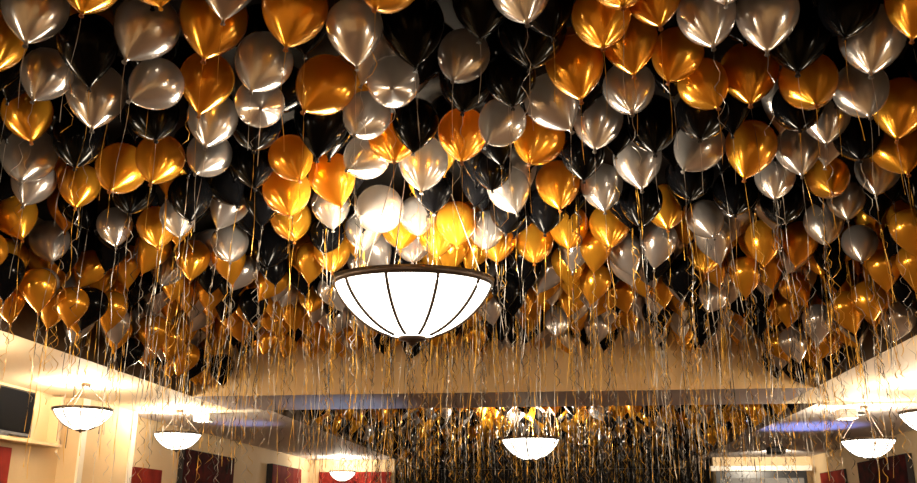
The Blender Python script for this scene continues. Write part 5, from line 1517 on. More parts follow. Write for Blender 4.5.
S -1.51 22.11 1.83 0.12 -0.15 0.98 0.14
G -2.62 22.14 1.66 -0.09 0.11 0.99 0.14
G -3.05 22.14 1.66 0.35 -0.17 0.92 0.13
K 1.85 22.15 1.71 -0.07 0.1 0.99 0.13
K -3.64 22.15 1.89 -0.05 -0.23 0.97 0.14
S -1.11 22.16 1.83 -0.05 -0.24 0.97 0.14
G 3.08 22.18 1.83 0.19 -0.28 0.94 0.15
K 1.23 22.2 1.86 0.03 0.02 1 0.14
K 3.11 22.2 1.44 0.03 -0.08 1 0.13
K -3.67 22.23 1.66 0.06 0.31 0.95 0.13
K 0.84 22.24 1.77 0.05 -0.06 1 0.15
G -0.58 22.24 1.8 0.4 0.07 0.91 0.13
G 0.55 22.24 1.87 0.16 -0.1 0.98 0.13
G -0.78 22.25 1.67 -0.18 -0.13 0.98 0.14
K -3.46 22.26 1.84 0.19 -0.02 0.98 0.13
G -2.29 22.26 1.81 -0.06 0.16 0.99 0.15
G 0.13 22.26 1.69 0 0.24 0.97 0.14
K 2.21 22.27 1.8 -0.02 -0.12 0.99 0.15
G 2.51 22.29 1.68 -0.09 0.06 0.99 0.15
G -1.25 22.29 1.79 -0.21 0.22 0.95 0.15
S -0.06 22.3 1.86 -0.27 0.06 0.96 0.15
S -1.97 22.33 1.9 0.07 -0.1 0.99 0.14
G 3.21 22.34 1.77 0.11 0.17 0.98 0.13
G -1.02 22.34 1.83 0.1 0.21 0.97 0.15
K -3.15 22.37 1.83 0.05 -0.25 0.97 0.13
K -2.76 22.38 1.83 -0.2 0.11 0.97 0.15
S 3.11 22.44 1.43 0 0.25 0.97 0.15
G 2.96 22.45 1.86 -0.18 -0.21 0.96 0.14
G -0.37 22.45 1.72 0.02 0.16 0.99 0.14
G 1.85 22.46 1.86 -0.29 -0.09 0.95 0.15
K -0.73 22.47 1.72 0.24 0.25 0.94 0.15
G 1.32 22.48 1.79 0.25 -0.31 0.92 0.13
G -1.57 22.51 1.89 -0.08 0.29 0.95 0.14
G 0.4 22.53 1.74 0.12 -0.24 0.96 0.15
K 2.06 22.53 1.75 0.18 -0.08 0.98 0.13
G 2.69 22.55 1.82 -0.21 -0.11 0.97 0.15
G -3.69 22.55 1.47 0.15 -0.39 0.91 0.13
S -1.85 22.57 1.67 0.15 -0.05 0.99 0.14
G 0.99 22.57 1.72 0.02 0.16 0.99 0.13
K 0.74 22.58 1.79 -0.12 -0.08 0.99 0.14
G -2.06 22.62 1.87 0.21 0.09 0.97 0.13
G -2.36 22.62 1.7 -0.05 -0.18 0.98 0.14
G -3.31 22.62 1.68 0.23 -0.15 0.96 0.13
S -0.05 22.67 1.89 0.2 -0.4 0.89 0.14
G -1.04 22.68 1.7 -0.16 -0.19 0.97 0.13
G -2.69 22.68 1.66 -0.05 -0.25 0.97 0.15
G 0.09 22.68 1.66 0.35 -0.07 0.93 0.13
K 3.21 22.69 1.56 0.25 0.18 0.95 0.14
S -3.62 22.72 1.68 -0.15 -0.05 0.99 0.15
S -0.3 22.76 1.84 0.21 0.12 0.97 0.14
K -1.28 22.76 1.92 0.12 -0.34 0.93 0.14
G 2.44 22.78 1.75 -0.07 -0.14 0.99 0.14
S 1.21 22.79 1.9 -0.13 -0.28 0.95 0.14
G 2.26 22.8 1.76 -0.47 0.18 0.87 0.14
G 3.1 22.8 1.78 -0.07 0.17 0.98 0.14
K 1.46 22.81 1.68 0.08 -0.43 0.9 0.15
K -3.02 22.85 1.83 -0.13 -0.09 0.99 0.14
G -2.65 22.86 1.73 0.15 0.38 0.91 0.15
S -3.37 22.86 1.73 0.03 -0.06 1 0.14
K -2.28 22.87 1.91 0.19 -0.15 0.97 0.13
G 0.56 22.88 1.86 -0.34 -0.22 0.91 0.13
K 0.83 22.9 1.67 0.1 0.22 0.97 0.14
S -1 22.9 1.78 -0.14 0.01 0.99 0.14
G 2.69 22.91 1.8 0.01 -0.35 0.94 0.14
G 0.08 22.93 1.9 0.07 -0.2 0.98 0.14
S 0.27 22.94 1.7 0.02 0.4 0.92 0.14
S -1.66 22.97 1.87 0.05 -0.41 0.91 0.14
G 1.79 22.97 1.86 0.08 0.02 1 0.14
G -2.03 22.97 1.8 0.06 0.18 0.98 0.15
K -1.41 22.99 1.68 0.15 -0.13 0.98 0.14
G -0.55 23.01 1.68 0.01 -0.28 0.96 0.14
S 1.26 23.02 1.74 -0.15 -0.15 0.98 0.14
K 1.42 23.02 1.92 0.17 0.1 0.98 0.13
K 2.94 23.02 1.92 -0.38 0.1 0.92 0.14
K 3.11 23.02 1.46 -0.13 0.11 0.98 0.13
K -3.61 23.03 1.48 -0.02 -0.43 0.9 0.14
G -3.11 23.06 1.9 0.08 0.23 0.97 0.15
S 2.39 23.06 1.68 -0.02 0.22 0.98 0.13
K 0.62 23.08 1.79 0.16 0.22 0.96 0.14
G 2.56 23.08 1.9 -0.06 0.3 0.95 0.14
G -3.68 23.1 1.87 0.04 0.02 1 0.15
G -0.04 23.1 1.72 -0.07 0.11 0.99 0.14
S -1.13 23.13 1.8 0.09 0.61 0.79 0.13
S -0.8 23.15 1.84 -0.08 -0.19 0.98 0.15
S -1.84 23.15 1.77 0.34 0.17 0.92 0.13
K 2.84 23.2 1.74 0.09 0.32 0.94 0.14
S 1.6 23.2 1.7 -0.05 -0.23 0.97 0.13
K -0.34 23.2 1.92 0.19 -0.44 0.88 0.15
G -2.68 23.2 1.81 -0.05 0.44 0.9 0.13
S -3.34 23.21 1.72 -0.3 -0.24 0.92 0.15
S -2.35 23.21 1.69 0.31 -0.16 0.94 0.14
K 3.21 23.21 1.73 0.11 -0.4 0.91 0.14
G 0.41 23.21 1.91 -0.08 0.07 0.99 0.14
G -0.51 23.23 1.92 -0.18 0.19 0.96 0.15
S 1.01 23.25 1.7 0.19 0.11 0.97 0.14
K 1.8 23.28 1.86 -0.13 -0.15 0.98 0.13
G -3.6 23.28 1.48 -0.18 -0.29 0.94 0.13
K 2.22 23.31 1.87 -0.2 -0.11 0.97 0.13
K 3.23 23.31 1.44 0.19 -0.06 0.98 0.13
G 0.3 23.32 1.69 -0.44 -0.04 0.9 0.13
S -0.02 23.33 1.87 0.09 0.21 0.97 0.13
G -1.37 23.33 1.71 -0.03 0.16 0.99 0.14
S -2.09 23.34 1.78 0.07 0.16 0.98 0.15
G -0.4 23.34 1.69 0.11 0.15 0.98 0.14
S 0.79 23.36 1.89 0.15 0.13 0.98 0.14
S 1.35 23.37 1.76 -0.06 0.27 0.96 0.14
K -3.2 23.39 1.89 -0.1 -0.09 0.99 0.14
G 2.48 23.39 1.76 0.02 0.01 1 0.13
G -1.7 23.4 1.86 -0.17 0.19 0.97 0.13
G -3.6 23.42 1.77 0.29 0.08 0.95 0.15
K 2.09 23.45 1.71 0.05 0.2 0.98 0.13
G 2.71 23.45 1.92 -0.13 0.09 0.99 0.13
G -2.4 23.46 1.84 -0.16 -0.04 0.99 0.14
S -3.07 23.48 1.66 0.15 0.18 0.97 0.14
S -0.71 23.48 1.67 0.15 -0.11 0.98 0.15
K 3.13 23.52 1.76 -0.11 0.3 0.95 0.13
S 1.6 23.55 1.92 -0.18 -0.15 0.97 0.14
G 1.73 23.57 1.67 0.22 -0.34 0.91 0.15
K 0.51 23.57 1.8 -0.33 -0.25 0.91 0.13
K -3.62 23.57 1.44 -0.19 0.13 0.97 0.14
K 3.2 23.58 1.47 0.54 -0.09 0.83 0.13
G -2.63 23.63 1.76 -0.31 -0.16 0.94 0.15
K -1.86 23.64 1.7 0.17 0.17 0.97 0.14
S -3.32 23.64 1.86 0.01 0.06 1 0.14
S -0.28 23.65 1.82 0.06 -0.05 1 0.14
K 0.95 23.65 1.74 -0.21 -0.06 0.98 0.14
S -1.02 23.67 1.7 -0.01 0.05 1 0.15
G 2.47 23.68 1.91 -0.03 0.31 0.95 0.14
G 0.25 23.69 1.78 -0 0.17 0.99 0.13
G -0.01 23.69 1.67 0.08 -0.13 0.99 0.14
K 0.56 23.7 1.91 0.17 0.25 0.95 0.13
G -3.53 23.73 1.69 -0.11 -0.01 0.99 0.14
S 2.69 23.73 1.7 0.13 -0.29 0.95 0.15
S -2.18 23.73 1.92 -0.07 -0.08 0.99 0.13
K 3.12 23.74 1.46 -0.01 0.1 0.99 0.15
G -3.08 23.76 1.74 0.17 0.22 0.96 0.14
G 1.93 23.76 1.79 -0.05 0.26 0.96 0.14
G -1.51 23.77 1.88 -0.07 -0.19 0.98 0.14
K 2.27 23.79 1.73 -0.16 -0.12 0.98 0.13
S -0.67 23.8 1.73 0.33 -0.03 0.94 0.14
K 1.04 23.81 1.85 0.02 0.21 0.98 0.13
S -1.26 23.86 1.91 0.23 -0.04 0.97 0.14
G -2.49 23.87 1.69 -0.3 0.07 0.95 0.13
K 1.42 23.88 1.77 0.26 -0.37 0.89 0.13
G -2.06 23.92 1.68 0.16 -0.33 0.93 0.13
S -0.93 23.92 1.81 0.09 0.25 0.96 0.15
G -3.31 23.92 1.75 -0.11 0.21 0.97 0.13
S -2.28 23.93 1.81 -0.03 0.29 0.96 0.14
G 0.79 23.94 1.72 -0.3 -0.24 0.92 0.13
K -1.28 23.95 1.7 -0.2 0.5 0.84 0.14
S 2.78 23.99 1.75 0.23 0.01 0.97 0.13
G -1.9 23.99 1.9 -0.38 0.1 0.92 0.14
G 1.31 24 1.76 0.07 0.23 0.97 0.15
S 2.2 24.01 1.81 0.27 0.11 0.96 0.13
G -2.83 24.01 1.9 -0.17 0.19 0.97 0.14
S 3.21 24.03 1.7 0.08 -0.19 0.98 0.14
G -0.21 24.03 1.85 -0.17 -0.08 0.98 0.14
G -1.7 24.04 1.9 -0.04 0.35 0.94 0.14
S 2.6 24.05 1.74 -0.28 0.01 0.96 0.13
G 0.37 24.07 1.68 0.21 -0.3 0.93 0.14
G -3.68 24.11 1.74 -0.1 -0.04 0.99 0.14
K 0.17 24.13 1.91 -0.23 -0.21 0.95 0.14
S 1.81 24.16 1.71 0.22 -0.09 0.97 0.13
S -1.17 24.18 1.89 0.04 0.04 1 0.15
K -3.15 24.19 1.91 -0.53 0.26 0.81 0.14
S 0.69 24.22 1.7 -0.2 -0.05 0.98 0.15
G 0.35 24.23 1.9 0.02 0.34 0.94 0.13
S -0.65 24.25 1.81 -0.22 -0.44 0.87 0.13
K 1.57 24.25 1.81 0.12 -0.34 0.93 0.14
G -0.87 24.25 1.74 -0.27 0.15 0.95 0.13
G 3.12 24.27 1.8 -0.16 0.1 0.98 0.14
K -2.82 24.27 1.67 0.07 0.02 1 0.14
K -1.9 24.28 1.83 0.01 0.35 0.94 0.15
G -0.41 24.28 1.66 0.34 -0.19 0.92 0.14
K 1.08 24.29 1.83 -0.39 0.05 0.92 0.13
G -2.22 24.29 1.7 0.23 -0.22 0.95 0.14
S -2.47 24.31 1.85 -0.26 -0.22 0.94 0.15
K 0.01 24.32 1.75 -0.21 -0.19 0.96 0.13
G 1.96 24.33 1.74 -0.01 0.42 0.91 0.15
K 2.47 24.33 1.76 0.07 0.14 0.99 0.13
S -1.56 24.4 1.83 0.23 -0.17 0.96 0.14
G -1.12 24.4 1.73 -0.25 0.01 0.97 0.13
G 0.8 24.45 1.89 -0.21 -0.1 0.97 0.14
K 0.1 24.45 1.91 -0.16 0.07 0.99 0.14
S 0.33 24.46 1.7 -0.37 0.27 0.89 0.13
S 2.91 24.47 1.87 -0.3 -0.08 0.95 0.13
G 1.2 24.48 1.67 0.15 0.07 0.99 0.14
S 1.48 24.48 1.89 0 -0.06 1 0.14
G -0.85 24.51 1.91 0.12 0.12 0.99 0.15
G -2.12 24.51 1.86 -0.34 0.19 0.92 0.15
K -2.42 24.52 1.66 0.08 -0.15 0.99 0.13
S -0.39 24.53 1.85 -0.16 -0.01 0.99 0.15
G 0.49 24.53 1.9 -0.05 0.26 0.96 0.15
K -3.34 24.57 1.85 0.23 -0.15 0.96 0.13
K -2.83 24.59 1.89 -0.08 -0.03 1 0.14
S -3.6 24.6 1.84 0.01 -0.38 0.92 0.13
K -0.63 24.65 1.72 -0.31 0.14 0.94 0.14
K 2.4 24.67 1.69 -0.22 0.1 0.97 0.14
K -1.4 24.67 1.77 -0.08 -0.03 1 0.14
G -1.91 24.69 1.67 0.02 -0.17 0.99 0.15
K 0.97 24.7 1.87 0.06 -0.1 0.99 0.15
G 1.79 24.7 1.79 -0 -0.15 0.99 0.14
G 2.62 24.71 1.8 0.18 0.05 0.98 0.13
G -3.02 24.71 1.71 -0.32 0.24 0.92 0.14
S 0.01 24.71 1.83 -0.11 0.08 0.99 0.13
K -2.69 24.71 1.67 -0.06 0.2 0.98 0.14
K 0.33 24.73 1.8 -0.33 0.35 0.88 0.13
G 3.03 24.74 1.85 0.32 0.11 0.94 0.13
K -1.13 24.74 1.9 -0.13 0.05 0.99 0.15
G 2.1 24.75 1.85 -0.08 0.21 0.97 0.13
S 0.78 24.81 1.74 0.19 0.31 0.93 0.14
K -3.46 24.82 1.78 -0.1 -0.09 0.99 0.14
G -2.49 24.83 1.87 -0.07 -0.12 0.99 0.14
G 1.55 24.83 1.72 -0.29 -0.49 0.82 0.13
G -0.23 24.85 1.69 0.13 0.47 0.87 0.15
G 0.49 24.85 1.69 0.24 -0.08 0.97 0.13
K -2.21 24.86 1.73 0.07 0.17 0.98 0.15
S -0.65 24.9 1.69 0.19 0.15 0.97 0.13
G 1.08 24.94 1.74 0.1 -0.26 0.96 0.13
S 1.38 24.97 1.82 0.33 0.03 0.94 0.15
S -1.95 24.97 1.81 0.25 -0.18 0.95 0.14
K -1.61 24.98 1.71 -0.03 0.19 0.98 0.14
G -0.94 24.98 1.72 -0.14 -0.38 0.91 0.13
K 2.81 25.02 1.76 0.13 0.12 0.98 0.15
G -3.1 25.02 1.8 -0.3 0.1 0.95 0.14
S -3.49 25.04 1.79 0.04 0.19 0.98 0.13
G -0.77 25.05 1.86 -0.07 0.39 0.92 0.13
G -1.22 25.06 1.68 -0.29 -0.19 0.94 0.15
G 2.22 25.08 1.92 -0.1 -0.14 0.99 0.15
S 0.26 25.08 1.79 0.28 -0 0.96 0.15
G -2.67 25.09 1.82 -0.34 -0.07 0.94 0.15
S 2.45 25.11 1.73 0.27 0.16 0.95 0.13
S -2.13 25.12 1.92 -0.09 0.08 0.99 0.14
K 1.15 25.13 1.67 -0.13 0.36 0.93 0.13
G 3.22 25.14 1.69 0.02 0.18 0.98 0.15
G 1.79 25.14 1.76 -0.33 -0.25 0.91 0.14
S -0.04 25.14 1.86 0.29 0.22 0.93 0.14
S -0.48 25.15 1.88 -0.16 -0 0.99 0.14
G 0.81 25.19 1.8 -0.4 -0.01 0.92 0.14
S -3.65 25.2 1.73 -0.13 0.26 0.96 0.14
G -1.89 25.21 1.71 -0.24 0.53 0.82 0.14
K -2.35 25.23 1.69 -0.14 -0.25 0.96 0.13
K -1.42 25.28 1.7 -0.12 0.16 0.98 0.14
G 2.05 25.29 1.82 0 0.2 0.98 0.13
K -1.12 25.29 1.7 -0.14 0.1 0.98 0.13
S -0.35 25.31 1.91 0.4 0.35 0.85 0.13
S -1.76 25.34 1.91 0.2 -0.24 0.95 0.15
G 1.28 25.36 1.9 0.02 0.02 1 0.13
S 0.43 25.36 1.71 0.19 -0.31 0.93 0.13
G -0.83 25.37 1.7 -0.11 -0.09 0.99 0.14
G 2.83 25.41 1.82 -0.35 -0.23 0.91 0.14
S 0.11 25.42 1.69 0.09 -0.01 1 0.14
S -2.22 25.43 1.81 -0.33 -0.08 0.94 0.15
S -0.43 25.43 1.72 -0.09 0.52 0.85 0.14
S -3.48 25.43 1.89 0.19 -0.26 0.95 0.13
K 0.75 25.44 1.83 -0.36 0.31 0.88 0.15
G 2.38 25.45 1.78 0.09 -0.04 1 0.15
S 1.49 25.46 1.74 0.13 -0.23 0.96 0.14
K -3.14 25.47 1.71 -0.36 -0.21 0.91 0.13
S -3.01 25.49 1.88 0.31 -0.16 0.94 0.14
G -1.39 25.51 1.9 0.26 -0.02 0.97 0.14
K 3.2 25.52 1.74 0.21 0.01 0.98 0.13
G -2.6 25.53 1.84 -0.37 -0.26 0.89 0.13
G 1.25 25.56 1.67 -0.39 -0.18 0.9 0.15
S 2.03 25.57 1.68 0.37 0.05 0.93 0.13
K -3.63 25.59 1.82 -0.08 -0 1 0.13
G 0.28 25.6 1.88 0.35 -0.11 0.93 0.14
G -1.07 25.63 1.74 -0.02 -0.15 0.99 0.13
K -0.74 25.65 1.9 -0.19 0.13 0.97 0.14
K -2.13 25.65 1.66 0.07 -0.06 1 0.15
K 1.02 25.67 1.87 0.02 0.25 0.97 0.14
G -2.46 25.67 1.91 0.25 0.02 0.97 0.13
S -2.78 25.7 1.68 -0.13 -0.1 0.99 0.14
K -3.11 25.73 1.69 0.01 0.32 0.95 0.14
K -1.76 25.73 1.77 -0.12 -0.23 0.97 0.14
S 1.34 25.75 1.88 -0.08 0.16 0.98 0.14
S -2.37 25.75 1.66 -0.23 0.42 0.88 0.14
S -0.15 25.76 1.87 0.33 -0.1 0.94 0.15
K 0.52 25.77 1.66 -0.1 -0.05 0.99 0.14
S 1.84 25.78 1.87 0.02 -0.16 0.99 0.15
K 2.93 25.78 1.76 -0.11 -0.14 0.98 0.14
S -1.23 25.78 1.89 0.16 0.06 0.98 0.13
G 3.2 25.79 1.87 -0.13 0.11 0.99 0.14
S 2.7 25.8 1.89 -0.29 0.06 0.95 0.13
G 1.57 25.81 1.71 -0.27 0.28 0.92 0.14
K 2.05 25.86 1.89 0.21 0.08 0.97 0.14
G -2.12 25.88 1.86 -0.09 -0.09 0.99 0.13
G -1.05 25.88 1.66 0.11 0.03 0.99 0.14
K -3.52 25.89 1.8 0.07 -0.23 0.97 0.13
G 2.35 25.9 1.71 0.01 -0.03 1 0.14
S -0.45 25.93 1.78 0.35 -0.1 0.93 0.14
K -1.41 25.93 1.79 -0.37 0.06 0.93 0.14
S 0.26 25.95 1.74 0.04 0.03 1 0.14
G -2.88 25.95 1.73 -0.03 0.14 0.99 0.13
G -1.75 25.95 1.91 -0.06 -0.09 0.99 0.15
K 0.99 25.97 1.83 -0.37 0.17 0.92 0.13
S 0.67 26.02 1.83 -0.18 -0.16 0.97 0.14
K -0.68 26.02 1.79 0.12 -0.12 0.99 0.14
G -3.45 26.05 1.85 0.08 0.27 0.96 0.15
G 2.78 26.07 1.85 -0.35 0.16 0.92 0.13
K 3.05 26.07 1.69 0.18 -0.24 0.95 0.14
S -2.47 26.1 1.8 -0.16 -0.15 0.98 0.13
G -0.99 26.13 1.89 0.24 0.1 0.97 0.13
G -1.25 26.14 1.74 -0.19 0.29 0.94 0.14
S -0.12 26.15 1.77 -0.18 -0.14 0.97 0.15
S 2.22 26.19 1.76 -0.02 0.05 1 0.15
S -1.63 26.19 1.72 0.07 0.15 0.99 0.13
K 1.38 26.22 1.91 -0.16 -0.07 0.99 0.15
S 1.96 26.22 1.77 -0.35 -0.11 0.93 0.13
S 1.14 26.23 1.68 0.13 -0.16 0.98 0.14
G -1.94 26.24 1.79 0.21 -0.27 0.94 0.15
S 0.07 26.26 1.85 0.05 0.13 0.99 0.14
G 2.93 26.27 1.91 0.17 -0.4 0.9 0.13
G -3.06 26.28 1.91 -0.09 -0.46 0.88 0.13
K -2.84 26.29 1.71 0.04 -0.02 1 0.13
G 0.84 26.3 1.88 0.3 0.17 0.94 0.14
G -0.37 26.32 1.89 -0.07 -0.17 0.98 0.14
G -1.05 26.33 1.73 0.08 0.19 0.98 0.13
G 0.26 26.33 1.81 0.47 -0.12 0.88 0.13
S -3.48 26.34 1.79 0.21 0.33 0.92 0.14
K 3.22 26.34 1.74 0.09 0.02 1 0.14
S 2.47 26.35 1.92 0.02 -0.26 0.97 0.13
K -0.81 26.35 1.67 -0.03 0.64 0.77 0.13
S -0.72 26.36 1.88 0.12 -0.07 0.99 0.15
S 0.54 26.38 1.68 0.13 0.3 0.94 0.14
S -3.11 26.39 1.67 -0.19 0.07 0.98 0.13
S -2.26 26.4 1.8 0.1 -0.09 0.99 0.15
S -3.66 26.41 1.67 -0.14 -0.32 0.94 0.15
S -2.69 26.43 1.86 0.28 -0.11 0.95 0.13
S -1.27 26.43 1.91 -0.17 0.25 0.95 0.13
G 2.1 26.44 1.9 -0.06 0.15 0.99 0.14
K 2.74 26.44 1.67 -0.25 -0.18 0.95 0.13
G 1.2 26.48 1.91 -0.15 0.1 0.98 0.14
S -1.6 26.52 1.7 -0.34 0.04 0.94 0.15
S 3.01 26.53 1.78 0.01 -0.16 0.99 0.14
K 2.29 26.54 1.71 0.2 -0.31 0.93 0.13
S 1.34 26.55 1.67 0.18 -0.57 0.8 0.14
K -0.12 26.57 1.86 0.18 -0.14 0.97 0.14
G 2.58 26.58 1.89 0.11 -0.14 0.98 0.13
G -0.35 26.58 1.68 -0.04 0.03 1 0.14
S 0.21 26.59 1.69 -0.49 -0.05 0.87 0.13
G -3.65 26.62 1.67 0.08 0.07 0.99 0.15
K 1.65 26.63 1.79 -0.29 -0.34 0.89 0.14
K -2.65 26.64 1.84 0.33 0.14 0.93 0.14
S -3.09 26.68 1.74 0.24 0.16 0.96 0.14
K -1.93 26.7 1.75 -0.29 -0.37 0.88 0.13
G 1.23 26.72 1.67 0.13 -0.04 0.99 0.13
S -1.32 26.73 1.81 0.2 -0.04 0.98 0.14
K -3.4 26.73 1.89 0.19 -0.07 0.98 0.15
S 1.02 26.74 1.7 -0.3 -0.18 0.94 0.13
S 2.51 26.74 1.68 0.08 0.11 0.99 0.13
K 1.9 26.75 1.68 -0.17 0.12 0.98 0.14
K 0.36 26.76 1.86 -0.18 -0.25 0.95 0.15
S -0.15 26.77 1.76 -0.13 0.16 0.98 0.15
K 1.66 26.77 1.91 0.21 0.26 0.94 0.14
S 2.79 26.78 1.84 0.15 -0.23 0.96 0.13
K 2.24 26.8 1.75 0.05 -0.11 0.99 0.15
S 0.7 26.8 1.92 0.01 0.02 1 0.14
G -0.75 26.81 1.85 -0.35 -0.03 0.94 0.13
K 0.53 26.86 1.75 -0.1 0.12 0.99 0.13
G 3.06 26.86 1.87 0.15 0.1 0.98 0.14
K -2.41 26.88 1.82 0.14 -0.02 0.99 0.13
G -1.66 26.89 1.78 0.07 0.19 0.98 0.14
G 0.04 26.9 1.79 0.2 0.17 0.96 0.14
K -2.97 26.9 1.88 -0.15 0.28 0.95 0.13
S -3.27 26.92 1.67 -0.17 -0.01 0.99 0.15
G -0.46 26.94 1.77 -0.06 -0.19 0.98 0.14
G 2.8 26.98 1.78 -0.25 0.18 0.95 0.14
S -2.05 27.01 1.79 0.2 0.07 0.98 0.14
G 1.05 27.01 1.78 -0.11 0.13 0.99 0.13
K 1.73 27.03 1.69 -0.1 -0.1 0.99 0.13
G -1.3 27.04 1.69 0.03 -0.32 0.95 0.13
G 2.4 27.04 1.78 0.37 -0.01 0.93 0.13
G 1.31 27.05 1.78 0.31 -0.03 0.95 0.15
G -2.67 27.05 1.68 -0.19 -0.12 0.97 0.14
K -0.99 27.06 1.87 0.02 -0.08 1 0.14
K -0.75 27.07 1.71 -0 -0.04 1 0.13
G 0.39 27.09 1.7 -0.31 0.06 0.95 0.15
G -3.47 27.1 1.82 -0.31 -0.02 0.95 0.15
G -0.33 27.1 1.82 0.31 0.13 0.94 0.13
S -3.05 27.1 1.71 -0.2 0.29 0.94 0.13
K -2.27 27.1 1.67 0.08 0.19 0.98 0.14
S 2.13 27.12 1.91 0.01 -0.08 1 0.15
G 0.69 27.12 1.78 0.1 0.01 1 0.14
K 3.12 27.13 1.7 0.01 -0.19 0.98 0.13"""
CAMZ = 1.5                                   # eye height; heights in the tables are above the eye

# ------------------------------------------------------------------ materials
def mat(name, base, rough=.5, metal=0., spec=.5, emit=None, estr=0., coat=0., bump=None, vary=None):
    m = bpy.data.materials.new(name); m.use_nodes = True
    nt = m.node_tree; b = nt.nodes['Principled BSDF']
    b.inputs['Base Color'].default_value = (*base, 1)
    b.inputs['Roughness'].default_value = rough
    b.inputs['Metallic'].default_value = metal
    b.inputs['Specular IOR Level'].default_value = spec
    b.inputs['Coat Weight'].default_value = coat
    b.inputs['Coat Roughness'].default_value = .06
    if emit:
        b.inputs['Emission Color'].default_value = (*emit, 1); b.inputs['Emission Strength'].default_value = estr
    if vary:
        tc = nt.nodes.new('ShaderNodeTexCoord'); n = nt.nodes.new('ShaderNodeTexNoise')
        n.inputs['Scale'].default_value = vary[0]; n.inputs['Detail'].default_value = 4
        r = nt.nodes.new('ShaderNodeValToRGB')
        r.color_ramp.elements[0].position = .35; r.color_ramp.elements[1].position = .65
        r.color_ramp.elements[0].color = (*vary[1], 1); r.color_ramp.elements[1].color = (*base, 1)
        nt.links.new(tc.outputs['Object'], n.inputs['Vector']); nt.links.new(n.outputs['Fac'], r.inputs['Fac'])
        nt.links.new(r.outputs['Color'], b.inputs['Base Color'])
    if bump:
        tc = nt.nodes.new('ShaderNodeTexCoord'); n = nt.nodes.new('ShaderNodeTexNoise'); bp = nt.nodes.new('ShaderNodeBump')
        n.inputs['Scale'].default_value = bump[0]; n.inputs['Detail'].default_value = 3
        bp.inputs['Strength'].default_value = bump[1]; bp.inputs['Distance'].default_value = bump[2]
        nt.links.new(tc.outputs['Object'], n.inputs['Vector']); nt.links.new(n.outputs['Fac'], bp.inputs['Height'])
        nt.links.new(bp.outputs['Normal'], b.inputs['Normal'])
    return m

def balloon_mat(name, base, metal, rough, glow, gf):
    m = mat(name, base, rough, metal, .5 if metal else .07, coat=.35 if metal else 0.)
    nt = m.node_tree; b = nt.nodes['Principled BSDF']; out = nt.nodes['Material Output']
    if gf:
        t = nt.nodes.new('ShaderNodeBsdfTranslucent'); t.inputs['Color'].default_value = (*glow, 1)
        mx = nt.nodes.new('ShaderNodeMixShader'); mx.inputs['Fac'].default_value = gf
        nt.links.new(b.outputs[0], mx.inputs[1]); nt.links.new(t.outputs[0], mx.inputs[2])
        nt.links.new(mx.outputs[0], out.inputs['Surface'])
    return m

M = {
 'G': balloon_mat('gold_pearl_latex', (.84, .40, .03), .72, .2, (1, .5, .05), .16),
 'S': balloon_mat('silver_pearl_latex', (.60, .57, .55), .78, .2, (.9, .85, .8), .14),
 'K': balloon_mat('black_latex', (.0025, .0025, .003), 0, .13, (0, 0, 0), 0),
 'kG': mat('gold_latex_neck', (.34, .11, .012), .55),
 'kS': mat('silver_latex_neck', (.16, .14, .12), .55),
 'kK': mat('black_latex_neck', (.01, .01, .01), .3),
 'rG': mat('gold_curling_ribbon', (.66, .36, .045), .38, .4),
 'rS': mat('silver_curling_ribbon', (.46, .42, .37), .35, .5),
 'rK': mat('black_curling_ribbon', (.012, .011, .01), .3),
 'wall': mat('cream_plaster', (.74, .56, .33), .75, bump=(40, .08, .02), vary=(1.2, (.66, .49, .28))),
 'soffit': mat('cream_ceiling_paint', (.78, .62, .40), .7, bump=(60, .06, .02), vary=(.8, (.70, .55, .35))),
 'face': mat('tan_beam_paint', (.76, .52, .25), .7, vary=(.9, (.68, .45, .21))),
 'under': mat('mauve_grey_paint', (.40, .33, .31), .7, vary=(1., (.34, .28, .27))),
 'tray': mat('pale_grey_tray_paint', (.70, .63, .60), .7, vary=(1., (.64, .58, .56))),
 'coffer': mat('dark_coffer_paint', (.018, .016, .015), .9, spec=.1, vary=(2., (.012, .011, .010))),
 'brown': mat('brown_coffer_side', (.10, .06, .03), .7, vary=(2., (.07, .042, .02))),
 'white': mat('white_trim_paint', (.86, .80, .68), .5),
 'floor': mat('patterned_carpet', (.16, .09, .05), .9, vary=(4., (.10, .05, .03))),
 'dark': mat('dark_stage_wall', (.012, .011, .011), .8, vary=(2., (.008, .007, .007))),
 'bowl': mat('lit_white_glass', (.9, .88, .82), .3, emit=(1, .93, .80), estr=4.2),
 'bronze': mat('dark_bronze', (.09, .065, .05), .38, .7),
 'red': mat('crimson_canvas', (.30, .03, .018), .8, spec=.1, vary=(3., (.16, .015, .012))),
 'darkred': mat('dark_maroon_canvas', (.075, .008, .008), .8, spec=.1, vary=(5., (.014, .005, .006))),
 'black': mat('black_plastic', (.012, .012, .013), .35),
 'tv': mat('black_glass_screen', (.004, .004, .005), .6, spec=.02),
 'edge': mat('black_canvas_edge', (.012, .008, .008), .6),
 'screen': mat('grey_projection_fabric', (.13, .125, .12), .9),
 'case': mat('grey_white_metal', (.62, .57, .5), .4),
 'cabinet': mat('cream_cabinet_paint', (.72, .54, .31), .6),
 'fixture': mat('white_plastic', (.85, .82, .76), .4),
}

# ------------------------------------------------------------------ helpers
def link(name, bm, mats, parent=None, smooth=False):
    me = bpy.data.meshes.new(name); bm.to_mesh(me); bm.free()
    for m in (mats if isinstance(mats, (list, tuple)) else [mats]): me.materials.append(m)
    if smooth:
        for pg in me.polygons: pg.use_smooth = True
    o = bpy.data.objects.new(name, me); COL.objects.link(o)
    if parent: o.parent = parent
    return o

def tag(o, label, cat, group=None):
    o['label'] = label; o['category'] = cat
    if group: o['group'] = group
    return o

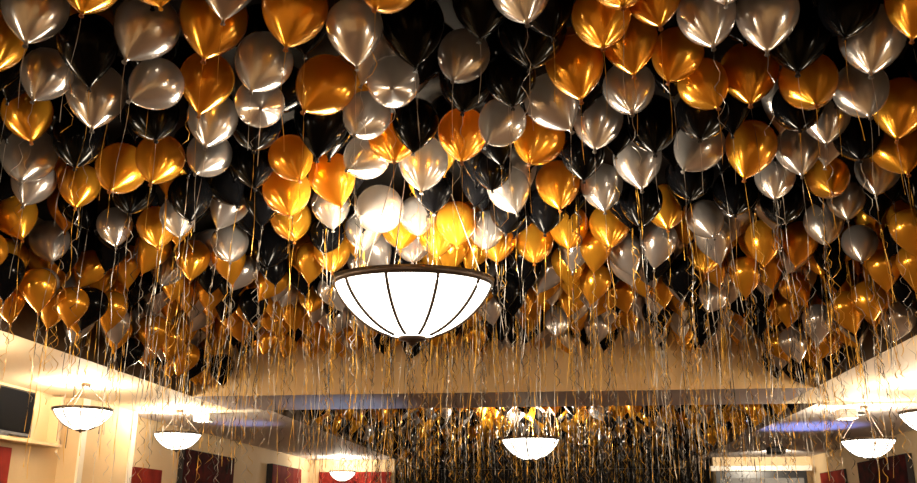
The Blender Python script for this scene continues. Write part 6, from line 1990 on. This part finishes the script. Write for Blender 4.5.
def empty(name, loc, label, cat, group=None):
    o = bpy.data.objects.new(name, None); o.location = loc; o.empty_display_size = .1; COL.objects.link(o)
    return tag(o, label, cat, group)

def struct(name, bm, m):
    o = link(name, bm, m); o['kind'] = 'structure'; return o

def add_box(bm, x0, x1, y0, y1, z0, z1, mi=0, bev=0.):
    vs = [bm.verts.new((x, y, z)) for x in (x0, x1) for y in (y0, y1) for z in (z0, z1)]
    fs = [(0, 1, 3, 2), (4, 6, 7, 5), (0, 4, 5, 1), (2, 3, 7, 6), (0, 2, 6, 4), (1, 5, 7, 3)]
    out = [bm.faces.new([vs[i] for i in q]) for q in fs]
    for q in out: q.material_index = mi
    if bev:
        es = list({e for q in out for e in q.edges})
        bmesh.ops.bevel(bm, geom=es, offset=bev, segments=2, profile=.6, affect='EDGES')
    return bm

def box(*a, **k):
    bm = bmesh.new(); return add_box(bm, *a, **k)

def add_lathe(bm, prof, n=24, c=(0, 0, 0), mi=0, close=False):
    rings = []
    for z, r in prof:
        if r < 1e-5: rings.append([bm.verts.new((c[0], c[1], c[2] + z))])
        else: rings.append([bm.verts.new((c[0] + r * math.cos(2 * math.pi * k / n), c[1] + r * math.sin(2 * math.pi * k / n), c[2] + z)) for k in range(n)])
    pairs = list(zip(rings, rings[1:])) + ([(rings[-1], rings[0])] if close else [])
    for a, b in pairs:
        for k in range(n):
            q = [a[k % len(a)], a[(k + 1) % len(a)], b[(k + 1) % len(b)], b[k % len(b)]]
            q = list(dict.fromkeys(q))
            if len(q) > 2: f = bm.faces.new(q); f.material_index = mi; f.smooth = True
    return bm

def add_tube(bm, pts, r, n=6, mi=0):
    pts = [Vector(q) for q in pts]; rings = []
    for i, q in enumerate(pts):
        t = (pts[min(i + 1, len(pts) - 1)] - pts[max(i - 1, 0)]).normalized()
        a = t.cross(Vector((0, 0, 1)) if abs(t.z) < .9 else Vector((1, 0, 0))).normalized(); b = t.cross(a)
        rings.append([bm.verts.new(q + a * r * math.cos(2 * math.pi * k / n) + b * r * math.sin(2 * math.pi * k / n)) for k in range(n)])
    for a, b in zip(rings, rings[1:]):
        for k in range(n): f = bm.faces.new([a[k], a[(k + 1) % n], b[(k + 1) % n], b[k]]); f.material_index = mi; f.smooth = True
    bm.faces.new(rings[0][::-1]).material_index = mi; bm.faces.new(rings[-1]).material_index = mi
    return bm

# ------------------------------------------------------------------ the room
XL, XR, YN, YB = -6.15, 6.15, -6., 23.0
ZS, ZC = 3.0, 4.08                              # soffit, coffer ceiling
C1 = (-4.48, 3.07, 1.5, 10.95); C2 = (-3.95, 3.5, 12.45, 27.7)
def build_ceiling():
    xs = sorted({XL - .1, XR + .1, C1[0], C1[1], C2[0], C2[1]})
    ys = sorted({YN - .1, YB, 28., C1[2], C1[3], C2[2], C2[3]})
    def cell(i, j):
        x = (xs[i] + xs[i + 1]) / 2; y = (ys[j] + ys[j + 1]) / 2
        def inside(c): return c[0] < x < c[1] and c[2] < y < c[3]
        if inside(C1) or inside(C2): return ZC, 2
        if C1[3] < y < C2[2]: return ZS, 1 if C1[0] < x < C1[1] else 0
        if y > C1[3] and not C1[0] < x < C1[1] or y > C2[2]: return ZS, 3
        return ZS, 0
    bm = bmesh.new()
    NX, NY = len(xs) - 1, len(ys) - 1
    H = [[cell(i, j) for j in range(NY)] for i in range(NX)]
    def q(pts, mi): f = bm.faces.new([bm.verts.new(v) for v in pts]); f.material_index = mi
    for i in range(NX):
        for j in range(NY):
            z, mi = H[i][j]; x0, x1, y0, y1 = xs[i], xs[i + 1], ys[j], ys[j + 1]
            q([(x0, y0, z), (x0, y1, z), (x1, y1, z), (x1, y0, z)], mi)
            if i + 1 < NX and abs(H[i + 1][j][0] - z) > 1e-6:
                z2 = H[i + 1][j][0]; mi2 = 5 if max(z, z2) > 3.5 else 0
                q([(x1, y0, z), (x1, y1, z), (x1, y1, z2), (x1, y0, z2)], mi2)
            if j + 1 < NY and abs(H[i][j + 1][0] - z) > 1e-6:
                z2 = H[i][j + 1][0]; mi2 = (4 if y1 < 12 else 2) if max(z, z2) > 3.5 else 0
                q([(x0, y1, z), (x1, y1, z), (x1, y1, z2), (x0, y1, z2)], mi2)
    add_box(bm, XL - .1, XR + .1, YN - .1, 28, ZC + .02, ZC + .15, 2)
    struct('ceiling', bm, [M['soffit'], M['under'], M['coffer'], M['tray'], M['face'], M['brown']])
build_ceiling()
struct('floor', box(XL - .1, XR + .1, YN - .1, 28, -.1, 0), M['floor'])
struct('wall_left', box(XL - .15, XL, YN, YB, 0, 3.0), M['wall'])
struct('wall_right', box(XR, XR + .15, YN, YB, 0, 3.0), M['wall'])
struct('wall_front', box(XL - .15, XR + .15, YN - .15, YN, 0, 4.2), M['wall'])
OX0, OX1 = -3.98, 3.85
bm = box(XL - .15, OX0, YB, YB + .2, 0, 3.0); add_box(bm, OX1, XR + .15, YB, YB + .2, 0, 3.0)
struct('wall_back', bm, M['wall'])
bm = box(OX0, OX1, 27.8, 28, 0, 3.0); add_box(bm, OX0 - .1, OX0, YB + .2, 28, 0, 3.0); add_box(bm, OX1, OX1 + .1, YB + .2, 28, 0, 3.0)
struct('wall_stage', bm, M['dark'])
# pale edge strips where the beam ends over the side aisles
bm = box(XL, C2[0] - .1, 12.36, 12.45, 2.97, 3.02); add_box(bm, C2[1] + .1, XR, 12.36, 12.45, 2.97, 3.02)
struct('trim_1', bm, M['white'])
# pilasters under the beam; white far-edge trim, near strip a painted corner highlight
for n, (x0, x1, s) in enumerate(((XL, XL + .26, 1), (XR - .26, XR, -1))):
    bm = box(x0, x1, 10.95, 12.4, 0, 3.0)
    xe = x1 if s > 0 else x0
    for y in (10.93, 12.3): add_box(bm, min(xe, xe + s * .03), max(xe, xe + s * .03), y, y + .12, 0, 2.99, 1)
    struct('trim_%d' % (2 + n), bm, [M['wall'], M['white']])

# ------------------------------------------------------------------ wall and ceiling fittings
def painting(x0, x1, y0, y1, z0, z1, face, m, em, label, strip=None):
    # a stretched canvas: dark edges, painted face, stretcher behind
    o = link('painting', box(x0, x1, y0, y1, z0, z1, bev=.008), em)
    tag(o, label, 'painting', 'canvases on the walls')
    g = .012
    if face == '+x': link('canvas_face', box(x1, x1 + .006, y0 + g, y1 - g, z0 + g, z1 - g), m, o)
    if face == '-x': link('canvas_face', box(x0 - .006, x0, y0 + g, y1 - g, z0 + g, z1 - g), m, o)
    if face == '-y': link('canvas_face', box(x0 + g, x1 - g, y0 - .006, y0, z0 + g, z1 - g), m, o)
    return o
PAINTINGS = [
 (XL + .012, XL + .06, 8.6, 9.85, 1.5, 2.30, '+x', 'red', 'red', 'red canvas below the black television at the left edge'),
 (XL + .012, XL + .06, 13.0, 13.95, 1.45, 2.27, '+x', 'red', 'red', 'crimson canvas on cream wall just past the left pilaster'),
 (XL + .012, XL + .10, 14.65, 17.1, 1.45, 2.66, '+x', 'darkred', 'edge', 'largest dark maroon canvas on the left wall under a bowl lamp'),
 (XL + .012, XL + .14, 19.4, 21.7, 1.6, 2.70, '+x', 'red', 'edge', 'red canvas with thick black edge near the far left corner'),
 (XR - .12, XR - .012, 16.6, 19.2, 1.5, 2.63, '-x', 'darkred', 'edge', 'dark maroon canvas on the right wall below a bowl lamp'),
 (XR - .06, XR - .012, 20.3, 22.1, 1.5, 2.57, '-x', 'red', 'edge', 'red canvas on the right wall beside the projection screen'),
 (-5.9, -4.05, YB - .06, YB - .012, 1.5, 2.70, '-y', 'red', 'red', 'wide red canvas on the back wall behind a small bowl lamp'),
]
for a in PAINTINGS: painting(*a[:6], a[6], M[a[7]], M[a[8]], a[9])

# television in its cream wall cabinet
cab = empty('cabinet', (XL, 9.6, 2.36), 'cream open wall cabinet holding the black television at the left', 'cabinet')
def rel(o, p): o.parent = p; o.matrix_parent_inverse = Matrix.Translation(-p.location); return o
rel(link('shelf', box(XL, XL + .20, 8.3, 10.65, 2.36, 2.40, bev=.006), M['cabinet']), cab)
rel(link('back_panel', box(XL, XL + .03, 8.3, 10.65, 2.40, 2.97), M['cabinet']), cab)
for y in (8.3, 10.58): rel(link('side_panel', box(XL + .03, XL + .16, y, y + .07, 2.40, 2.97), M['cabinet']), cab)
tv = link('television', box(XL + .06, XL + .11, 8.5, 10.1, 2.43, 2.95, bev=.01), M['black'])
tag(tv, 'black flat television standing in the cream wall cabinet', 'television')
link('screen', box(XL + .11, XL + .114, 8.53, 10.07, 2.47, 2.93), M['tv'], tv)
link('stand', box(XL + .05, XL + .15, 9.0, 9.6, 2.40, 2.432, bev=.004), M['black'], tv)

# projection screen with its case, and the projector
ps = empty('projection_screen', (4.7, 22.4, 1.0), 'grey projection screen with black border under its pale case at lower right', 'screen')
rel(link('case', box(3.68, 6.0, 22.35, 22.5, 2.64, 2.76, bev=.015), M['case']), ps)
rel(link('border', box(3.8, 5.88, 22.42, 22.43, .9, 2.64), M['black']), ps)
rel(link('fabric', box(3.88, 5.8, 22.412, 22.42, .98, 2.48), M['screen']), ps)
rel(link('bottom_bar', box(3.78, 5.9, 22.40, 22.45, .86, .90, bev=.008), M['black']), ps)
for x in (4.3, 5.8): rel(link('bracket', box(x - .04, x + .04, 22.5, YB - .012, 2.66, 2.74), M['case']), ps)
pj = empty('projector', (4.2, 18.0, 2.78), 'dark projector hanging from the ceiling before the projection screen', 'projector')
rel(link('body', box(4.05, 4.35, 17.85, 18.15, 2.72, 2.86, bev=.03), M['black']), pj)
bm = bmesh.new(); add_lathe(bm, [(0, .0), (0, .05), (.06, .055), (.06, .04), (.03, 0)], 16)
bmesh.ops.rotate(bm, verts=bm.verts, matrix=Matrix.Rotation(-math.pi / 2, 3, 'X')); bmesh.ops.translate(bm, verts=bm.verts, vec=(4.14, 18.14, 2.79))
rel(link('lens', bm, M['tv']), pj)
bm = bmesh.new(); add_lathe(bm, [(0, 0), (0, .02), (.12, .02), (.12, .07), (.14, .07), (.14, 0)], 12, (4.2, 18.0, 2.86))
rel(link('ceiling_mount', bm, M['black']), pj)

for sx, x, lab in ((1, -4.94, 'white box fixture under the ceiling by the second left lamp'), (-1, 3.89, 'white box fixture under the ceiling beam by the right lamp')):
    fx = link('ceiling_fixture', box(x - .12, x + .12, 12.46, 12.68, 2.86 if sx > 0 else 2.80, 2.985 if sx > 0 else 2.93, bev=.02), M['fixture']); tag(fx, lab, 'fixture', 'white box fixtures')
    bm = bmesh.new()
    for k in range(5): add_box(bm, x - .10, x + .10, 12.45, 12.46, (2.872 if sx > 0 else 2.815) + k * .022, (2.884 if sx > 0 else 2.827) + k * .022)
    link('louvre', bm, M['case'], fx)
    link('arm', box(min(x - sx * .12, x - sx * .22), max(x - sx * .12, x - sx * .22), 12.5, 12.56, 2.85, 2.89), M['black'], fx) if sx < 0 else None

# ------------------------------------------------------------------ bowl lamps
def make_lamp(loc, R, ztop, label, rot, watts, tilt=0.):
    x, y, z = loc
    L = empty('pendant_lamp', loc, label, 'lamp', 'bowl pendant lamps'); L.rotation_euler = (tilt, 0, rot)
    D = .70 * R
    def rad(t): return R * .985 * math.cos(t * math.pi / 2) ** .62 if t < 1 else 0     # t 0 rim .. 1 bottom
    def prof(off): return [(-D * math.sin(t * math.pi / 2) ** 1.0 * (1) - off, max(rad(t) + off, 0)) for t in [k / 16 for k in range(17)]]
    # outside and inside skins of the open glass bowl
    P = [(-D * (k / 18.), R * .985 * math.sqrt(max(0, 1 - (k / 18.) ** 1.35)) ) for k in range(19)]
    inner = [(z_ * .97, r_ * .975) for z_, r_ in P[::-1]]
    bm = bmesh.new(); add_lathe(bm, P + inner[1:], 48); bmesh.ops.recalc_face_normals(bm, faces=bm.faces)
    link('glass_bowl', bm, M['bowl'], L, True)
    bm = bmesh.new(); h = R * .045
    add_lathe(bm, [(-h, R * .985), (-h, R * 1.015), (h, R * 1.03), (h, R * .985)], 64, close=True); bmesh.ops.recalc_face_normals(bm, faces=bm.faces)
    link('rim', bm, M['bronze'], L)
    for k in range(10):
        a = math.radians(36 * k)
        pts = [((r_ + .004) * math.cos(a), (r_ + .004) * math.sin(a), z_ - .002) for z_, r_ in P[:-1]]
        bm = bmesh.new(); add_tube(bm, pts, R * .021, 6); link('rib', bm, M['bronze'], L)
    bm = bmesh.new(); add_lathe(bm, [(0, R * .17), (-.012 - R * .02, R * .17), (-R * .05, R * .10), (-R * .075, R * .05), (-R * .10, R * .04), (-R * .12, 0)], 20, (0, 0, -D * .965))
    link('finial', bm, M['bronze'], L, True)
    drop = ztop - z; zj = drop - .05
    for k in range(3):
        a = math.radians(36 * (10 * k / 3.)) + .3
        bm = bmesh.new(); add_tube(bm, [(R * .98 * math.cos(a), R * .98 * math.sin(a), h * .6), (R * .13 * math.cos(a), R * .13 * math.sin(a), zj)], .004, 6); link('rod', bm, M['bronze'], L)
    bm = bmesh.new(); add_lathe(bm, [(drop - .06, 0), (drop - .06, R * .08), (drop - .045, R * .15), (drop - .02, R * .17), (drop, R * .17), (drop, 0)], 20)
    link('ceiling_plate', bm, M['bronze'], L)
    li = bpy.data.lights.new('lamp_bulb', 'POINT'); li.energy = watts; li.color = LAMPC; li.shadow_soft_size = R * .4
    lo = bpy.data.objects.new('lamp_bulb', li); COL.objects.link(lo); lo.parent = L; lo.location = (0, 0, R * .15)
LAMPC = (1, .86, .66)
make_lamp((-.85, 5.46, CAMZ + 1.44), .5, ZC, 'largest white bowl lamp with dark ribs in the middle under the balloons', math.radians(8), 190, math.radians(4.5))
make_lamp((-.39, 15.87, CAMZ + 1.36), .5, ZC, 'white bowl lamp hanging among the far balloons right of centre', .2, 330)
make_lamp((-5.24, 9.73, CAMZ + 1.2), .32, ZS, 'leftmost white bowl lamp before the cream pilaster', .1, 55)
make_lamp((-5.19, 12.29, CAMZ + 1.17), .32, ZS, 'second white bowl lamp from the left, above a crimson canvas', .4, 50)
make_lamp((-5.1, 22.1, CAMZ + 1.16), .32, ZS, 'smallest white bowl lamp before the wide red canvas at the back', .3, 60)
make_lamp((4.18, 12.74 , CAMZ + 1.04), .34, ZS, 'white bowl lamp above the dark canvas at lower right', .25, 75)
make_lamp((4.2, 10.6, CAMZ + 1.16), .34, ZS, 'white bowl lamp cut by the right edge of the photo', .15, 50)

# the same hall's other lamps, out of frame to the sides and behind the camera
for x, y, z, e in ((-5.2, 7.0, 2.8, 95), (-5.2, 4.2, 2.75, 110), (4.3, 8.0, 2.7, 90), (4.3, 5.2, 2.75, 110), (-5.2, 1., 2.7, 100), (4.3, 1.5, 2.7, 100), (-.7, -3, 2.8, 170)):
    li = bpy.data.lights.new('hall_lamp', 'POINT'); li.energy = e; li.color = LAMPC; li.shadow_soft_size = .28
    o = bpy.data.objects.new('hall_lamp', li); o.location = (x, y, z); COL.objects.link(o)
# added warm spot without a fixture, brightening the back wall above the projection screen
li = bpy.data.lights.new('back_wall_fill', 'SPOT'); li.energy = 240; li.color = LAMPC; li.spot_size = math.radians(110); li.spot_blend = .8; li.shadow_soft_size = .1
o = bpy.data.objects.new('back_wall_fill', li); o.location = (4.9, 20.6, 2.88); COL.objects.link(o)
o.rotation_euler = (Vector((4.9, 23, 2.9)) - Vector(o.location)).to_track_quat('-Z', 'Y').to_euler()
# blue uplights on the side trays and the far coffer
for loc, to, e, a, bc in (((4.3, 15.9, .4), (4.2, 15.6, 3.2), 420, 44, (.22, .32, 1)), ((-4.6, 14.4, .4), (-4.9, 14.1, 3.2), 130, 30, (.35, .45, 1)), ((-3.0, 14.2, .4), (-2.8, 12.2, 3.0), 220, 36, (.45, .65, 1))):
    li = bpy.data.lights.new('blue_uplight', 'SPOT'); li.energy = e; li.color = bc; li.spot_size = math.radians(a); li.spot_blend = 1; li.shadow_soft_size = .1
    o = bpy.data.objects.new('blue_uplight', li); o.location = loc; COL.objects.link(o)
    o.rotation_euler = (Vector(to) - Vector(loc)).to_track_quat('-Z', 'Y').to_euler()

# ------------------------------------------------------------------ balloons
KEYS = [(0, .05), (.1, .095), (.3, .275), (.6, .52), (.95, .765), (1.3, .925), (1.65, 1.0), (2.0, .955), (2.29, .80), (2.5, .57), (2.61, .31), (2.66, 0)]
def balloon_profile(n):
    out = []
    for k in range(n + 1):
        t = k / n * (len(KEYS) - 1); i = min(int(t), len(KEYS) - 2); u = t - i
        p = [Vector(KEYS[max(0, min(len(KEYS) - 1, j))]) for j in (i - 1, i, i + 1, i + 2)]
        v = .5 * (2 * p[1] + (p[2] - p[0]) * u + (2 * p[0] - 5 * p[1] + 4 * p[2] - p[3]) * u * u + (3 * p[1] - p[0] - 3 * p[2] + p[3]) * u ** 3)
        out.append((v[0], max(0, v[1])))
    out[-1] = (2.66, 0)
    return out
def add_balloon(bm, n, seg, mi=0): return add_lathe(bm, balloon_profile(n), seg, mi=mi)
KNOT = [(.05, .0), (.045, .045), (.0, .062), (-.035, .045), (-.045, .036), (-.10, .085), (-.115, .08), (-.055, 0)]
BM, KM = {}, {}
for c in 'GSK':
    bm = bmesh.new(); add_balloon(bm, 26, 28); BM[c] = bpy.data.meshes.new('balloon'); bm.to_mesh(BM[c]); bm.free(); BM[c].materials.append(M[c])
    bm = bmesh.new(); add_lathe(bm, KNOT, 10); KM[c] = bpy.data.meshes.new('knot'); bm.to_mesh(KM[c]); bm.free(); KM[c].materials.append(M['k' + c])

def ribbon_path(r, length, curly):
    n = max(8, int(length * (34 if curly else 13))); x = y = 0.; pts = []
    ph, fq, amp = r.uniform(0, 6.28), r.uniform(5, 11), r.uniform(.004, .02)
    cs = r.uniform(.35, .8) * length if length > .55 else r.uniform(0, .3) * length; cr = r.uniform(.015, .032)
    dx, dy = r.gauss(0, .03), r.gauss(0, .03)
    for k in range(n + 1):
        s = k / n * length
        a = amp * min(1, s * 3)
        x = dx * s + a * math.sin(fq * s + ph); y = dy * s + a * math.cos(fq * .8 * s + ph * 1.7)
        if curly and s > cs:
            q = min(1, (s - cs) / .12); x += cr * q * math.cos(44 * (s - cs)); y += cr * q * math.sin(44 * (s - cs))
        pts.append(Vector((x, y, -s)))
    return pts
def add_ribbon(bm, pts, w, r, mi=0):
    tw, t0 = r.uniform(3, 10), r.uniform(0, 6.28); prev = None
    for k, q in enumerate(pts):
        a = t0 + tw * k * .12
        d = Vector((math.cos(a), math.sin(a), 0)) * w / 2
        cur = (bm.verts.new(q + d), bm.verts.new(q - d))
        if prev: bm.faces.new((prev[0], prev[1], cur[1], cur[0])).material_index = mi
        prev = cur
rr = random.Random(3)
RM = {}
for c in 'GSK':
    for band, (lo, hi) in enumerate(((.25, .7), (.5, 1.3), (.7, 1.75))):
        for v in range(5):
            bm = bmesh.new(); L = lo + (hi - lo) * (v + .5) / 5
            add_ribbon(bm, ribbon_path(rr, L, v % 2 == 1), (.003, .0045, .007)[band], rr)
            me = bpy.data.meshes.new('ribbon'); bm.to_mesh(me); bm.free(); me.materials.append(M['r' + c]); RM[c, band, v] = me
CURLS = {}
for c in 'GS':
    for v in range(6):
        bm = bmesh.new(); add_ribbon(bm, ribbon_path(rr, .18 + .06 * v, True), .006, rr)
        me = bpy.data.meshes.new('ribbon'); bm.to_mesh(me); bm.free(); me.materials.append(M['r' + c]); CURLS[c, v] = me
GROUP = {'G': 'gold balloons under the ceiling', 'S': 'silver balloons under the ceiling', 'K': 'black balloons under the ceiling'}
for (c, kx, ky, kz, ax, ay, az, r, label) in BALLOONS:
    b = bpy.data.objects.new('balloon', BM[c]); COL.objects.link(b)
    q = Vector((0, 0, 1)).rotation_difference(Vector((ax, ay, az)))
    b.location = (kx, ky, kz + CAMZ); b.rotation_mode = 'QUATERNION'; b.rotation_quaternion = q; b.scale = (r, r, r)
    tag(b, label, 'balloon', GROUP[c])
    k = bpy.data.objects.new('knot', KM[c]); COL.objects.link(k); k.parent = b
    rc = rr.choice('GSS') if c == 'K' else c if rr.random() < .7 else rr.choice('GSK')
    band = 0 if ky < 5 else 1 if ky < 7.5 else 2
    o = bpy.data.objects.new('ribbon', RM[rc, band, rr.choice((0, 0, 1, 2)) if ky < 5 else rr.randrange(5)]); COL.objects.link(o); o.parent = b
    tails = [o]
    if ky > 6 and rr.random() < .7:                               # a second, tightly curled tail
        o2 = bpy.data.objects.new('ribbon', CURLS[rr.choice('GSS'), rr.randrange(6)]); COL.objects.link(o2); o2.parent = b; tails.append(o2)
    for o in tails:                            # ribbons hang plumb whatever way the balloon leans
        o.matrix_local = Matrix.LocRotScale(None, q, Vector((r, r, r))).inverted() @ Matrix.Rotation(rr.uniform(0, 6.28), 4, 'Z')

# the many balloons beyond, too many to take one by one
bm = bmesh.new(); br = bmesh.new()
prof = balloon_profile(12)
for line in FAR_BALLOONS.split('\n'):
    t = line.split(); c = t[0]; kx, ky, kz, ax, ay, az, r = map(float, t[1:])
    q = Vector((0, 0, 1)).rotation_difference(Vector((ax, ay, az)))
    n0 = len(bm.verts); add_lathe(bm, prof, 14, mi='GSK'.index(c)); add_lathe(bm, KNOT[1:7], 6, mi='GSK'.index(c))
    bm.verts.ensure_lookup_table()
    T = Matrix.LocRotScale(Vector((kx, ky, kz + CAMZ)), q, Vector((r, r, r)))
    for v in bm.verts[n0:]: v.co = T @ v.co
    if ky > 5.5:
        for _ in range(1 if ky > 11 else 5 if ky > 7 else 3):
            n0 = len(br.verts); L = rr.choice((rr.uniform(.12, .35), rr.uniform(.15, .5), rr.uniform(.4, 1.5))) if ky < 11 else rr.uniform(.3, 1.6)
            add_ribbon(br, ribbon_path(rr, L, rr.random() < .6), .007 if ky < 11 else .010, rr, rr.choices((0, 1, 2), (5, 3, 4) if ky < 11 else (3, 2, 7))[0])
            br.verts.ensure_lookup_table()
            d = Vector((kx + rr.uniform(-.02, .02), ky + rr.uniform(-.02, .02), kz + CAMZ))
            for v in br.verts[n0:]: v.co += d
far = link('balloons', bm, [M['G'], M['S'], M['K']])
far['kind'] = 'stuff'; tag(far, 'countless small gold, silver and black balloons filling the ceiling further back', 'balloons')
rb = link('ribbons', br, [M['rG'], M['rS'], M['rK']], far); rb['kind'] = 'stuff'

# ------------------------------------------------------------------ camera, world, colour
cam = bpy.data.cameras.new('camera'); co = bpy.data.objects.new('camera', cam); COL.objects.link(co)
cam.sensor_width = 36; cam.lens = 36 * 900 / 917; cam.clip_end = 100
p, yw = math.radians(17.3), math.radians(5.87)
co.location = (0, 0, CAMZ)
co.rotation_euler = (math.pi / 2 + p, 0, yw)
scene.camera = co
w = bpy.data.worlds.new('world'); scene.world = w; w.use_nodes = True
w.node_tree.nodes['Background'].inputs[0].default_value = (.9, .8, .65, 1); w.node_tree.nodes['Background'].inputs[1].default_value = .05
vs = scene.view_settings
scene.display_settings.display_device = 'sRGB'
vs.view_transform = 'Standard'; vs.look = 'None'; vs.gamma = 1; vs.use_curve_mapping = False; vs.exposure = 0.36
